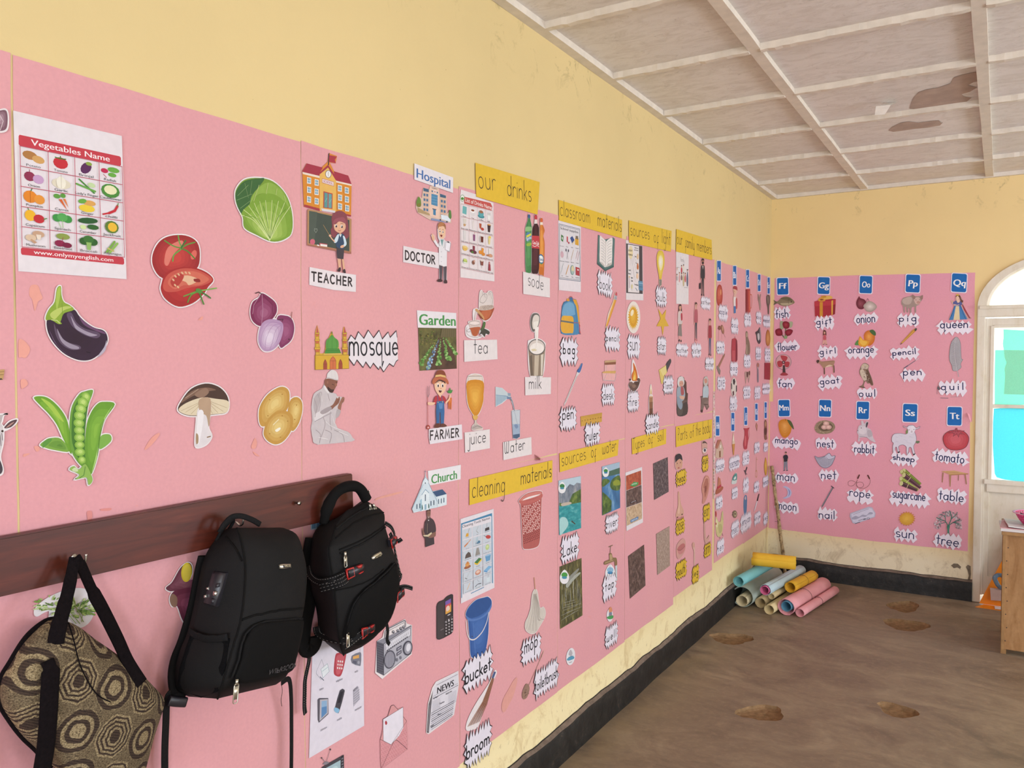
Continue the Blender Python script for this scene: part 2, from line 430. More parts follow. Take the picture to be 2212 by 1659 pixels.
# one-stroke hand lettering: x-height 1, ascenders to 2, tails to -1
def A(cx, cy, rx, ry, a0, a1, n=14): return [(cx+rx*math.cos(math.radians(a0+(a1-a0)*k/n)), cy+ry*math.sin(math.radians(a0+(a1-a0)*k/n))) for k in range(n+1)]
_o = A(.4, .5, .4, .5, 0, 360, 18); _bowl = A(.4, .5, .4, .5, 20, 380, 18)
_hook = [(.8, 1), (.8, -.55)]+A(.42, -.6, .38, .4, 0, -150)
GL_ = {
 'a': (1.0, [_o, [(.8, 1), (.8, 0)]]), 'b': (.95, [[(0, 1.95), (0, 0)], _o]), 'c': (.85, [A(.42, .5, .42, .5, 48, 312)]),
 'd': (1.0, [_o, [(.8, 1.95), (.8, 0)]]), 'e': (.9, [[(.14, .51), (.78, .55)]+A(.4, .5, .39, .5, 5, 315)]),
 'f': (.65, [A(.5, 1.6, .26, .36, 60, 180)+[(.24, 1.5), (.24, 0)], [(0, 1), (.52, 1)]]),
 'ƒ': (.65, [A(.5, .68, .26, .34, 60, 180)+[(.24, .6), (.24, -.9)], [(.0, .0), (.5, .06)]]),
 'g': (1.0, [_o, _hook]), 'h': (.9, [[(0, 1.95), (0, 0)], A(.36, .55, .36, .45, 180, 0)+[(.72, 0)]]),
 'i': (.25, [[(.05, 1), (.05, 0)], [(.05, 1.45), (.07, 1.5)]]), 'j': (.5, [[(.42, 1), (.42, -.5)]+A(.16, -.5, .26, .42, 0, -140), [(.42, 1.45), (.44, 1.5)]]),
 'k': (.75, [[(0, 1.95), (0, 0)], [(.58, 1), (.04, .42)], [(.18, .55), (.66, 0)]]), 'l': (.25, [[(.05, 1.95), (.05, 0)]]),
 'm': (1.35, [[(0, 1), (0, 0)], A(.3, .6, .3, .4, 180, 0)+[(.6, 0)], A(.9, .6, .3, .4, 180, 0)+[(1.2, 0)]]),
 'n': (.9, [[(0, 1), (0, 0)], A(.36, .55, .36, .45, 180, 0)+[(.72, 0)]]), 'o': (.98, [_o]),
 'p': (.98, [[(0, 1), (0, -.95)], _o]), 'q': (1.05, [_o, [(.8, 1), (.8, -.95), (1.0, -.55)]]),
 'r': (.62, [[(0, 1), (0, 0)], A(.34, .52, .34, .48, 180, 50)]),
 's': (.75, [A(.34, .74, .3, .26, 45, 250, 10)+A(.34, .25, .32, .25, 80, -130, 10)]),
 't': (.65, [[(.26, 1.75), (.26, 0)], [(0, 1.1), (.55, 1.12)]]), 'u': (.92, [[(0, 1), (0, .42)]+A(.36, .42, .36, .42, 180, 360)+[(.72, 1)], [(.72, .5), (.72, 0)]]),
 'v': (.8, [[(0, 1), (.34, 0), (.68, 1)]]), 'w': (1.2, [[(0, 1), (0, .4)]+A(.27, .38, .27, .38, 180, 360)+[(.54, .9)], [(.54, .4)]+A(.81, .38, .27, .38, 180, 360)+[(1.08, 1)]]),
 'x': (.8, [[(0, 1), (.66, 0)], [(.66, 1), (0, 0)]]), 'y': (.92, [[(0, 1), (0, .42)]+A(.36, .42, .36, .42, 180, 360), [(.74, 1), (.74, -.5)]+A(.4, -.5, .34, .4, 0, -140)]),
 'z': (.8, [[(0, 1), (.66, 1), (0, 0), (.7, 0)]]), ' ': (.9, []), '-': (.5, [[(.05, .5), (.4, .5)]]),
 'A': (1.15, [[(0, 0), (.5, 1.9), (1.0, 0)], [(.2, .7), (.8, .7)]]), 'C': (1.15, [A(.55, .95, .55, .95, 50, 310)]), 'D': (1.15, [[(.03, 0), (.03, 1.9)], [(.0, 1.9)]+A(.2, .95, .8, .95, 75, -75)+[(0, .02)]]),
 'E': (.95, [[(.78, 1.88), (.02, 1.88), (.02, .02), (.8, .02)], [(.02, 1.0), (.68, 1.0)]]), 'F': (.9, [[(.78, 1.88), (.02, 1.88), (.02, .0)], [(.02, 1.0), (.66, 1.0)]]),
 'H': (1.15, [[(.02, 1.9), (.02, 0)], [(.92, 1.9), (.92, 0)], [(.02, .95), (.92, .95)]]), 'L': (.95, [[(.05, 1.9), (.0, .02), (.75, .1)]]),
 'M': (1.4, [[(0, 0), (.22, 1.9), (.6, .5), (.98, 1.9), (1.2, 0)]]), 'O': (1.3, [A(.58, .95, .58, .95, 0, 360, 22)]), 'P': (.95, [[(.02, 0), (.02, 1.9)], [(.02, 1.85)]+A(.2, 1.4, .55, .48, 80, -90)+[(.02, .92)]]),
 'R': (1.05, [[(.02, 0), (.02, 1.9)], [(.02, 1.85)]+A(.2, 1.42, .6, .46, 80, -90)+[(.02, .96)], [(.3, .96), (.9, 0)]]),
 'T': (1.15, [[(0, 1.88), (1.0, 1.88)], [(.5, 1.88), (.5, 0)]]), 'W': (1.3, [[(0, 1.8), (.1, .35)]+A(.32, .35, .22, .35, 180, 360)+[(.56, 1.7)], [(.56, .35)]+A(.8, .35, .24, .35, 180, 360)+[(1.06, 1.8)]]),
}
def lettering(txt, gap=.22):
    """strokes of a word, its width, ascent and descent in x-heights"""
    x = 0.; out = []; i = 0
    while i < len(txt):
        g = txt[i]
        adv, st = GL_[g]
        for s in st: out.append([(x+px, py) for px, py in s])
        x += adv+gap; i += 1
    ys = [p[1] for s in out for p in s]
    return out, x-gap, max(ys), min(ys)
FONTC = {}
def printed(txt):
    """outlines of a printed word from Blender's own built-in typeface, as a flat mesh"""
    if txt not in FONTC:
        c = bpy.data.curves.new('t', 'FONT'); c.body = txt; c.resolution_u = 3; c.size = 1
        o = bpy.data.objects.new('t', c); me = bpy.data.meshes.new_from_object(o)
        vs = [(v.co.x, v.co.y) for v in me.vertices]; fs = [list(p.vertices) for p in me.polygons]
        bpy.data.objects.remove(o); bpy.data.curves.remove(c); bpy.data.meshes.remove(me)
        xs = [v[0] for v in vs] or [0, 1]; FONTC[txt] = (vs, fs, min(xs), max(xs))
    return FONTC[txt]
LSTEP = .000035
class Pic:
    def __init__(s, wall, name, label, cat='picture', group=None, lift=0):
        s.w, s.name, s.label, s.cat, s.group = wall, name, label.replace('~', 'cut-out picture of '), cat, group
        s.off = .0034+lift*.0013; s.k = 0; s.cur = ''; s.parts = {'': []}; s.pl = {}; s.first = True
    def part(s, name='', label=None):
        k = name
        while name and k in s.parts: k += '#'
        s.cur = k; s.parts.setdefault(k, [])
        if label: s.pl[k] = label
        return s
    def back(s): s.cur = ''; return s
    def raw(s, ab, col, faces=None, side=False):
        s.k += 1; s.parts[s.cur].append((ab, s.off+s.k*LSTEP, col, faces, side)); return s
    def P(s, p, col, side=None):
        ab = [wmap(s.w, *q) for q in pts(p)]
        if side is None: side = s.first
        s.first = False; return s.raw(ab, col, None, side)
    def S(s, p, col, n=4, side=None): return s.P(cr(pts(p), n, True), col, side)
    def E(s, cx, cy, rx, ry, col, rot=0, a0=0, a1=360, n=None): return s.P(ellipse(cx, cy, rx, ry, rot, a0, a1, n), col)
    def G(s, p, c0, c1, ctr, n=5, to=.2, smooth=True):
        """printed shading: the outline shrunk n times towards ctr, going from c0 to c1"""
        q = cr(pts(p), 4, True) if smooth else pts(p); a = [int(c0[i:i+2], 16) for i in (1, 3, 5)]; b = [int(c1[i:i+2], 16) for i in (1, 3, 5)]
        for i in range(n+1):
            t = i/n; k = 1-(1-to)*t; h = '#%02x%02x%02x' % tuple(int(u+(v-u)*t) for u, v in zip(a, b))
            s.P([(ctr[0]+(x-ctr[0])*k, ctr[1]+(y-ctr[1])*k) for x, y in q], h)
        return s
    def L(s, p, wd, col, closed=False, smooth=False):
        """a drawn line of width wd"""
        q = pts(p)
        if smooth: q = cr(q, 4, closed)
        if closed: q = q+[q[0]]
        return s.ribbon([wmap(s.w, *v) for v in q], wd/PSC, col, q)
    def ribbon(s, ab, wpx, col, q=None, wm=None):
        if wm is None:
            c = q[len(q)//2]; e = 4.; a = wmap(s.w, c[0], c[1]-e); b = wmap(s.w, c[0], c[1]+e)
            wm = wpx*PSC*math.hypot(a[0]-b[0], a[1]-b[1])/(2*e)
        h = wm/2; V = [Vector(v) for v in ab]; V = [v for i, v in enumerate(V) if not i or (v-V[i-1]).length > 1e-6]
        if len(V) < 2: return s
        loop_ = len(V) > 3 and (V[0]-V[-1]).length < h*.3
        if loop_: V = V[:-1]
        N = len(V); vs, fs = [], []
        for i in range(N):                                   # one mitred strip, so no two faces of a line coincide
            a = V[i-1] if (i or loop_) else V[0]; c = V[(i+1) % N] if (i < N-1 or loop_) else V[-1]
            d0 = (V[i]-a) if a != V[i] else (c-V[i]); d1 = (c-V[i]) if c != V[i] else d0
            d0 = d0.normalized(); d1 = d1.normalized(); n = Vector((-d0.y-d1.y, d0.x+d1.x))
            n = n.normalized() if n.length > .25 else Vector((-d0.y, d0.x)); k = h/max(.5, n.dot(Vector((-d0.y, d0.x))))
            vs += [tuple(V[i]+n*k), tuple(V[i]-n*k)]
        for i in range(N if loop_ else N-1): j = (i+1) % N; fs.append((2*i, 2*i+1, 2*j+1, 2*j))
        if not loop_:
            for i, j in ((0, 1), (N-1, N-2)):
                d = (V[i]-V[j]).normalized()*h; n = Vector((-d.y, d.x)); k = len(vs)
                vs += [tuple(V[i]+d*math.sin(q)+n*math.cos(q)) for q in (PI*.25, PI*.5, PI*.75)]
                l, r = (2*i, 2*i+1); l, r = (l, r) if (Vector(vs[l])-V[i]).dot(n) > 0 else (r, l); fs.append((l, k, k+1, k+2, r))
        return s.raw(vs, col, fs)
    def base(s, x0, y0, x1, y1, h):
        """baseline from/to on the wall and the letter height there"""
        a, b = wmap(s.w, x0, y0), wmap(s.w, x1, y1); c = wmap(s.w, x0, y0-h)
        return Vector(a), Vector(b), math.hypot(c[0]-a[0], c[1]-a[1])
    def T(s, txt, x0, y0, x1, y1, h, col, fat=0):
        """printed word: baseline ends, capital height h"""
        a, b, hm = s.base(x0, y0, x1, y1, h); vs, fs, xa, xb = printed(txt); d = (b-a); L = d.length; d.normalize(); n = Vector((-d.y, d.x))
        sx, sy = L/(xb-xa), hm/.72
        for dx in ((0,) if not fat else (-fat, 0, fat)):
            s.raw([tuple(a+d*((x-xa+dx)*sx)+n*(y*sy)) for x, y in vs], col, fs); s.k -= .8
        s.k += .8; return s
    def Hd(s, txt, x0, y0, x1, y1, h, wd, col):
        """hand-lettered word: baseline ends, x-height h, pen width wd"""
        a, b, hm = s.base(x0, y0, x1, y1, h); return s.hand(txt, a, b, hm, wd/h*hm, col)
    def hand(s, txt, a, b, hm, wm, col):
        st, L, up, dn = lettering(txt); W_ = (Vector(b)-Vector(a)).length/hm/1.3
        if W_ > L and len(txt) > 1: st, L, up, dn = lettering(txt, min(.6, .22+(W_-L)/(len(txt)-1)))
        d = Vector(b)-Vector(a); sx = d.length/L; d.normalize(); n = Vector((-d.y, d.x)); a = Vector(a); k = s.k
        for j, q in enumerate(st):
            s.k = k+j*.15; s.ribbon([tuple(a+d*(x*sx)+n*(y*hm)) for x, y in q], 0, col, wm=wm)
        return s
    def build(s):
        allp = [p for part in s.parts.values() for sh in part for p in sh[0]]
        ca = (min(p[0] for p in allp)+max(p[0] for p in allp))/2; cb = (min(p[1] for p in allp)+max(p[1] for p in allp))/2
        to3 = (lambda a, b, o: Vector((o, a, b))) if s.w == 'L' else (lambda a, b, o: Vector((a, -o, b)))
        org = to3(ca, cb, s.off); root = None
        def mk(name, shapes, parent):
            bm = bmesh.new(); mats, idx = [], {}
            nrm = Vector((1, 0, 0)) if s.w == 'L' else Vector((0, -1, 0))
            for ab, off, col, faces, side in shapes:
                if col not in idx: idx[col] = len(mats); mats.append(col if not isinstance(col, str) else ink(col, s.w))
                vs = [bm.verts.new(to3(a, b, off)-org) for a, b in ab]
                for fc in (faces or [range(len(vs))]):
                    try: f = bm.faces.new([vs[i] for i in fc])
                    except ValueError: continue
                    f.normal_update(); f.material_index = idx[col]
                    if f.normal.dot(nrm) < 0: f.normal_flip()
                if side:
                    bk = [bm.verts.new(v.co-nrm*.0007) for v in vs]; N = len(vs)
                    for i in range(N):
                        f = bm.faces.new((vs[i], vs[(i+1) % N], bk[(i+1) % N], bk[i])); f.material_index = idx[col]
            return mesh_obj(name, bm, mats, parent, loc=None if parent else org)
        if s.parts['']: root = tag(mk(s.name, s.parts[''], None), s.label, s.cat, s.group)
        else: root = empty(s.name, org, s.label, s.cat, s.group)
        for k, sh in s.parts.items():
            if k and sh:
                o = mk(k.rstrip('#'), sh, root)
                if k in s.pl: o['label'] = s.pl[k]
        return root
NAVY, BLACK, WHITE = '#262a55', '#26242a', '#e9e0e3'
def star(wall, cx, cy, wd, ht, txt, label, rot=0, edge=None, seed=0, nx=6, ny=3, xh=None, tw=.8, th=.62, pen=None, ink_=NAVY, paper='#e6dfea', lift=1, dy=0., dep=.16, inn=.5, name='word_card', slant=0):
    """a word lettered on a zigzag-edged card"""
    keep = (PX0, PY0, PSC); Z(0, 0, 1)
    p = Pic(wall, name, label, 'word card', None, lift); rnd = random.Random(int(cx*7+cy*13)+seed)
    a0, b_ = wmap(wall, cx-wd/2, cy); a1, _ = wmap(wall, cx+wd/2, cy); _, bt = wmap(wall, cx, cy-ht/2); _, bb = wmap(wall, cx, cy+ht/2); ca, cb = wmap(wall, cx, cy)
    cb = (bt+bb)/2; hw, hh = abs(a1-a0)/2, (bt-bb)/2; ca = (a0+a1)/2; r = math.radians(rot); sk = slant
    def loc(u, v): x, y = u*hw, v*hh+sk*u*hh; return (ca+x*math.cos(r)-y*math.sin(r), cb+x*math.sin(r)+y*math.cos(r))
    out = []; J = lambda k: rnd.uniform(-k, k)
    for k in range(nx): out += [(-.84+1.68*(k+.0+J(.12))/nx, inn+.06+J(.08)), (-.84+1.68*(k+.5+J(.2))/nx, 1-abs(J(dep)))]
    for k in range(ny): out += [(.78+J(.05), .6-1.2*(k+J(.1))/ny), (1-abs(J(dep*.5)), .6-1.2*(k+.5+J(.15))/ny)]
    for k in range(nx): out += [(.84-1.68*(k+J(.12))/nx, -inn-.06+J(.08)), (.84-1.68*(k+.5+J(.2))/nx, -1+abs(J(dep)))]
    for k in range(ny): out += [(-.78+J(.05), -.6+1.2*(k+J(.1))/ny), (-1+abs(J(dep*.5)), -.6+1.2*(k+.5+J(.15))/ny)]
    ab = [loc(*q) for q in out]
    if edge:
        p.raw(ab, edge[0], None, True); e = edge[1]
        p.raw([loc(u*(1-e*hh/hw), v*(1-e)) for u, v in out], paper)
    else: p.raw(ab, paper, None, True)
    p.first = False
    p.part('lettering'); st, L, up, dn = lettering(txt)
    Z(*keep); full = up-dn; hm = xh*hh*2 if xh else min(th*1.66*hh/full, .037 if wall == 'B' else .043)
    cy0 = -(up+dn)/2*hm/hh+dy
    a = Vector(loc(-tw, cy0-sk*0)); b = Vector(loc(tw, cy0)); p.hand(txt, a, b, hm, pen or max(.0022, hm*.13), ink_)
    return p.build()
# ---------------------------------------------------------------- the pink sheets
def pink(name, base, deep):
    t = NT(name); p = t.pos(); big = t.noise(p, 1.1, 4); str_ = t.noise(t.scaled(p, (1, 1, .3)), 6, 6, .65); fib = t.noise(p, 120, 3)
    c = t.mix(t.ramp(big, (.35, (0,0,0)), (.7, G1)), lin(base), lin(deep))
    c = t.mix(1., c, t.ramp(str_, (.3, [.985]*3), (.75, [1.012]*3)), 'MULTIPLY'); c = t.mix(1., c, t.ramp(fib, (.3, [.97]*3), (.7, [1.03]*3)), 'MULTIPLY')
    st = t.ramp(t.noise(p, 4.2, 7, .75, 1.4), (.66, (0,0,0)), (.76, (.5,)*3)); c = t.mix(st, c, lin('#db8d78'))      # old glue smears
    t.col(c); t.bump(t.noise(t.scaled(p, (1, 1, .8)), 1.7, 4, .5, .6), .13, .06); return t.set(.66, .22)
PINK = pink('pink_manila', '#d79b9e', '#d3969d'); PINKB = pink('pink_manila_back', '#e6a2ad', '#e49fb3')  # back copy of the same paper: brightness and bluish skylight put into the colour
PINKS = [PINK]
def sheet(wall, a0, a1, b0, b1, label, off=.0009, mat=None, jit=(0, 0, 0, 0), name='pink_paper_sheet'):
    """one sheet of manila paper pasted flat, its edges lifting a little"""
    bm = bmesh.new(); NX, NY = 10, 14; rows = []; rnd = random.Random(int((a0*31+b0*17)*100)); to3 = (lambda a, b, o: Vector((o, a, b))) if wall == 'L' else (lambda a, b, o: Vector((a, -o, b)))
    ca, cb = (a0+a1)/2, (b0+b1)/2; org = to3(ca, cb, 0)
    for j in range(NY+1):
        row = []
        for i in range(NX+1):
            u, v = i/NX, j/NY; a = a0+(a1-a0)*u; b = b0+(b1-b0)*v
            a += (jit[0]*(1-v)+jit[1]*v); b += jit[2]*(1-u)+jit[3]*u
            e = min(u, 1-u, v*1.4, (1-v)*1.4); o = off
            if i in (0, NX): a += .003*noise.noise(Vector((a*3, b*6, 1))); o = off+.0022*max(0, noise.noise(Vector((a*9, b*4, 3)))+.25)
            if j in (0, NY) and not (j == NY and b1 < 1.5): b += .003*noise.noise(Vector((a*7, b*3, 2))); o = max(o, off+.002*max(0, noise.noise(Vector((a*5, b*9, 7)))+.1))
            row.append(bm.verts.new(to3(a, b, o)-org))
        rows.append(row)
    for r, s in zip(rows, rows[1:]):
        for i in range(NX): bm.faces.new((r[i], r[i+1], s[i+1], s[i]))
    rim = [e for e in bm.edges if e.is_boundary]; g = bmesh.ops.extrude_edge_only(bm, edges=rim)
    n = Vector((1, 0, 0)) if wall == 'L' else Vector((0, -1, 0))
    for v in g['geom']:
        if isinstance(v, bmesh.types.BMVert): v.co -= n*.0005
    bmesh.ops.recalc_face_normals(bm, faces=bm.faces)
    if sum(f.normal.dot(n)*f.calc_area() for f in bm.faces) < 0:
        for f in bm.faces: f.normal_flip()
    SH[label] = o = tag(mesh_obj(name, bm, mat or PINK, loc=org), label, 'paper sheet'); return o
SH = {}
TB = [-7.2, -6.475, -5.757, -5.036, -4.318, -3.602, -2.895, -2.2, -1.478]
for i, (a, b) in enumerate(zip(TB, TB[1:])):
    if i == 0: continue
    top = [2.255, 2.262, 2.266, 2.276, 2.292, 2.285, 2.315, 2.34][i]; bot = [1.27, 1.275, 1.28, 1.287, 1.303, 1.311, 1.335, 1.37][i]
    nm = ['', 'at the left end', 'with the vegetable pictures', 'with the school and hospital pictures', 'with the drinks pictures', 'with the classroom materials pictures', 'with the sources of light pictures', 'with the family pictures'][i]
    sheet('L', a+(.0038 if i == 2 else .0015), b-.0005, bot, top, 'upper pink sheet '+nm+', left wall', jit=(0, 0, 0, .012 if i > 3 else .006))
    lo = [.24, .24, .25, .295, .30, .302, .31, .35][i]
    nl = ['', 'at the left end behind the patterned bag', 'behind the two black backpacks', 'with the radio and newspaper pictures', 'with the cleaning materials pictures', 'with the lake and river pictures', 'with the soil pictures', 'with the parts of the body pictures'][i]
    if i == 1: continue
    sheet('L', a+.002, b+.0, lo, bot+.006, 'lower pink sheet '+nl+', left wall', off=.0006, jit=(.012, 0, 0, .0))
sheet('L', -6.475, -5.757+.008, .24, 1.275, 'lower pink sheet at the left end behind the patterned bag', off=.0006)
sheet('L', -1.437, -.722, 1.362, 2.352, 'upper pink sheet with the letters A to C, left wall', jit=(0, 0, 0, .01)); sheet('L', -.724, -.012, 1.366, 2.366, 'upper pink sheet with the letters D and E, left wall', off=.0008, jit=(0, 0, 0, .006))
sheet('L', -1.43, -.73, .385, 1.372, 'lower pink sheet with the letters H and I, left wall', off=.0006); sheet('L', -.732, -.02, .378, 1.374, 'lower pink sheet with the letters J to L, left wall', off=.0006)
sheet('B', .028, .70, 1.372, 2.365, 'upper pink sheet with the letters F and G, back wall', mat=PINKB, jit=(0, 0, 0, -.008)); sheet('B', .698, 1.412, 1.30, 2.355, 'upper pink sheet with the letters O to Q, back wall', off=.0009, mat=PINKB, jit=(0, 0, 0, -.02))
sheet('B', .004, .70, .362, 1.380, 'lower pink sheet with the letters M and N, back wall', off=.0006, mat=PINKB, jit=(0, 0, .004, -.01)); sheet('B', .692, 1.40, .352, 1.312, 'lower pink sheet with the letters R to T, back wall', off=.0007, mat=PINKB, jit=(0, 0, .0, .0))
def smear_shade(key, wall, col, *shapes):
    """dried glue and paint smears, and a painted leaf shadow, on a sheet"""
    sh = next(o for k, o in SH.items() if key in k)
    for q in shapes:
        ab = [wmap(wall, *v) for v in cr(pts(q), 4, True)]; bm = bmesh.new(); f = bm.faces.new([bm.verts.new((Vector((.0021, a, b)) if wall == 'L' else Vector((a, -.0021, b)))-sh.location) for a, b in ab]); f.normal_update()
        if f.normal.dot(Vector((1, 0, 0)) if wall == 'L' else Vector((0, -1, 0))) < 0: f.normal_flip()
        mesh_obj('smear_shade', bm, ink(col, wall), sh)
Z(0, 580, 3.318); smear_shade('vegetable', 'L', '#e8a294', '215,125 265,120 285,170 300,215 270,235 258,270 245,305 235,260 225,220 205,190', '130,515 165,515 205,560 208,595 180,640 150,635 130,630', '145,800 180,795 195,830 160,860 148,858', '240,1275 275,1275 280,1300 258,1312', '165,1330 210,1325 190,1340 165,1350')
Z(310, 350, 2.591); smear_shade('vegetable', 'L', '#e7a093', '5,1600 40,1545 80,1517 85,1530 45,1580 10,1610', '620,1545 632,1570 625,1600 608,1605 600,1590', '303,885 318,868 330,865 325,882', '610,1620 640,1640 645,1648 620,1640')
Z(640, 980, 5.978); smear_shade('upper pink sheet with the school', 'L', '#e9a797', '1010,590 1060,562 1200,520 1350,488 1352,505 1200,550 1060,585 1020,605')
Z(970, 1270, 4.265); smear_shade('cleaning', 'L', '#dfa096', '480,1085 500,1010 540,940 590,850 622,825 622,870 590,990 545,1080 515,1135 490,1140')  # brownish leaf shadow, painted on as a darker patch of colour
Z(0, 1000, 2.5175); smear_shade('upper pink sheet with the vegetable', 'L', '#dd8f8a', '470,265 495,262 498,300 480,330 472,300', '545,250 600,245 595,258 550,260')
def curl(key, wall, *C):
    """a torn corner of the sheet curling off the wall"""
    sh = next(o for k, o in SH.items() if key in k); bm = bmesh.new(); P = [wmap(wall, *q) for q in C]; to3 = (lambda a, b, o: Vector((o, a, b))) if wall == 'L' else (lambda a, b, o: Vector((a, -o, b))); rows = []
    for i in range(7):
        t = i/6; l, r = ([P[j][k]+(P[2][k]-P[j][k])*t for k in (0, 1)] for j in (0, 1))
        rows.append([bm.verts.new(to3(*l, .003+.022*math.sin(t*2.2))-sh.location), bm.verts.new(to3(*r, .003+.018*math.sin(t*2.2))-sh.location)])
    for p, q in zip(rows, rows[1:]): bm.faces.new((p[0], p[1], q[1], q[0])).smooth = True
    mesh_obj('torn_flap', bm, sh.data.materials[0], sh)
Z(970, 610, 4.148); curl('drinks pictures', 'L', (762, 1540), (835, 1590), (770, 1592)); Z(1880, 850, 4.742); curl('letters O to Q', 'B', (990, 195), (1025, 215), (1034, 300))
# ================================================================ pictures: vegetables,school,mosque,garden
def halo(p,wd,*shapes,smooth=True,col='#e8dfe0'):
    """the white margin the scissors left around a picture"""
    q = [cr(pts(s),4,True) if smooth else pts(s) for s in shapes]
    for s in q: p.P(s,col,True)
    for s in q: p.L(s,wd*2,col,True); p.k -= .8
    return p
def ltr(txt,g=1): return txt
def icons(p,cell,s,sc):
    """small printed drawings given in cell units"""
    for it in s.split('|'):
        q = it.split(); k = q[0]; c = '#'+next(x for x in q[1:] if len(x) == 6 and '.' not in x); v = [float(x) for x in q[1:] if x != c[1:]]
        if k == 'e': p.P([cell(x,y) for x,y in ellipse(v[0],v[1],v[2],v[3],v[4] if len(v) > 4 else 0,n=12)],c)
        elif k == 'p': p.P([cell(v[i],v[i+1]) for i in range(0,len(v),2)],c)
        elif k == 'l': p.L([cell(v[i],v[i+1]) for i in range(1,len(v),2)],v[0]*sc,c)
def quad(tl,tr,br,bl):
    def f(u,v): return tuple((a*(1-u)+b*u)*(1-v)+(d*(1-u)+c*u)*v for a,b,c,d in zip(tl,tr,br,bl))
    return f
def grid(p,f,us,vs,cells,sc,caph,capcol='#4a4348',capw=.1,capv=.93,tile=None):
    n = 0
    for j in range(len(vs)-1):
        for i in range(len(us)-1):
            cell = lambda x,y: f(us[i]+(us[i+1]-us[i])*x,vs[j]+(vs[j+1]-vs[j])*y)
            cap,ic = cells[n]; n += 1
            if tile: p.P([cell(.02,.03),cell(.94,.03),cell(.94,.95),cell(.02,.95)],tile)
            if ic: icons(p,cell,ic,sc)
            if cap:
                wd = min(.47,len(cap)*capw/2); a,b = cell(.5-wd,capv),cell(.5+wd,capv); p.T(cap,*a,*b,caph,capcol)
G,G2,G3 = '#7fae42','#4f8a34','#b5cf6a'
Z(0,80,3.073)
p = Pic('L','vegetable_chart','white chart headed Vegetables Name with a red grid of twenty vegetables','chart')
p.P('82,490 802,658 834,1608 116,1555','#e4dbdf')
p.part('title_banner','red banner with white lettering').P('123,650 787,793 796,803 797,850 790,858 125,723 117,712 117,660','#c4404c').T('Vegetables Name',200,718,722,829,40,'#f4e9ea',.012)
p.part('address_banner','red banner with white lettering').P('138,1398 808,1464 816,1474 818,1503 811,1512 140,1446 133,1436 132,1408','#c4404c').T('www.onlymyenglish.com',218,1440,745,1493,28,'#f4e9ea',.01)
p.part('printed_grid')
f = quad((120,725),(797,862),(813,1464),(134,1394)); us = [0,.274,.535,.773,1]; vs = [0,.2,.4,.6,.8,1]
VEG = [('Potato','e .38 .36 .27 .22 b07a45 10|e .68 .5 .23 .19 cf9f60 20'),('Tomato','e .5 .45 .28 .3 c4303a|l .035 .5 .22 .5 .1 3f7a35|l .04 .3 .2 .5 .23 .7 .2 3f7a35'),('Brinjal','e .5 .45 .2 .34 5a2c58 25|e .62 .2 .13 .1 8aa545'),
 ('Radish','e .27 .4 .16 .13 c02d52|e .66 .28 .26 .15 6aa845|e .6 .56 .18 .12 6aa845|l .02 .22 .6 .35 .75 c02d52'),('Onion','e .35 .42 .2 .24 8f3350|e .66 .5 .2 .23 c39bc2|l .02 .35 .2 .35 .08 8f3350'),('Garlic','e .5 .52 .36 .27 ddd3bd|e .5 .46 .18 .32 ece6d6|l .012 .5 .05 .5 .75 a89a80|l .012 .3 .4 .34 .75 a89a80'),
 ("Lady's Finger",'l .06 .2 .12 .8 .72 4d8a3c|l .07 .08 .38 .85 .62 6aa54a|e .7 .32 .16 .13 c5d8a5 15'),('Cauliflower','e .5 .45 .4 .38 4d8a3a|e .5 .4 .28 .25 e6e2b6'),('Pumpkin','e .35 .44 .25 .31 dd842a|e .68 .52 .19 .24 e0933a|l .03 .38 .15 .42 .02 557a35|l .02 .35 .18 .35 .72 b5641c'),('Carrot','p .38 .35 .5 .32 .7 .85 d9662e|p .55 .28 .64 .28 .75 .72 e07a38|e .32 .2 .13 .12 5f9a40|e .55 .13 .1 .12 5f9a40'),
 ('Ginger','e .48 .6 .33 .2 e8c83c|e .6 .3 .25 .15 d6a158|e .3 .25 .18 .12 6aa845 -25'),('chilli','l .09 .78 .22 .66 .5 .4 .68 c3303a|l .06 .45 .65 .15 .78 c3303a|l .03 .78 .22 .82 .06 4d8a3a'),('Capsicum','e .33 .38 .2 .28 eab22d|e .64 .5 .2 .22 bf2f39|l .03 .28 .12 .25 .02 4d8a3a|l .03 .8 .5 .92 .42 4d8a3a'),('Spinach','e .3 .32 .17 .2 3f9044|e .7 .32 .17 .2 3f9044|e .5 .26 .2 .22 55a555|l .02 .5 .4 .52 .8 8bbf70|l .02 .35 .5 .44 .8 8bbf70'),
 ('Cucumber','e .5 .25 .42 .16 2f5a30 -8|e .3 .62 .13 .12 cfe0a0|e .7 .56 .24 .14 35632f'),('Jackfruit','e .5 .42 .3 .34 5d7a34|e .53 .42 .2 .25 e8b83a'),('Mushroom','e .6 .28 .22 .17 c7a184|p .52 .3 .7 .3 .68 .55 .55 .55 e5d6c6|e .33 .5 .2 .17 d8bda2|p .35 .55 .55 .7 .45 .78 .3 .62 c0987a'),('Beetroot','e .38 .62 .2 .17 8a2448|e .65 .68 .18 .14 7a1f40|e .5 .25 .26 .16 8a9a4a|l .02 .45 .6 .5 .3 a03055'),('Broccoli','e .32 .36 .2 .2 33602c|e .68 .36 .2 .2 33602c|e .5 .24 .22 .2 3f7234|p .4 .4 .62 .4 .58 .8 .44 .8 8fb565'),('Asparagus','l .08 .25 .8 .6 .2 7aa845|l .08 .38 .82 .72 .28 8fba55|l .05 .3 .6 .55 .72 c5b26a')]
grid(p,f,us,vs,VEG,175,17,capw=.085,capv=.92)
for v in vs: p.L([f(0,v),f(1,v)],4,'#bd5468')
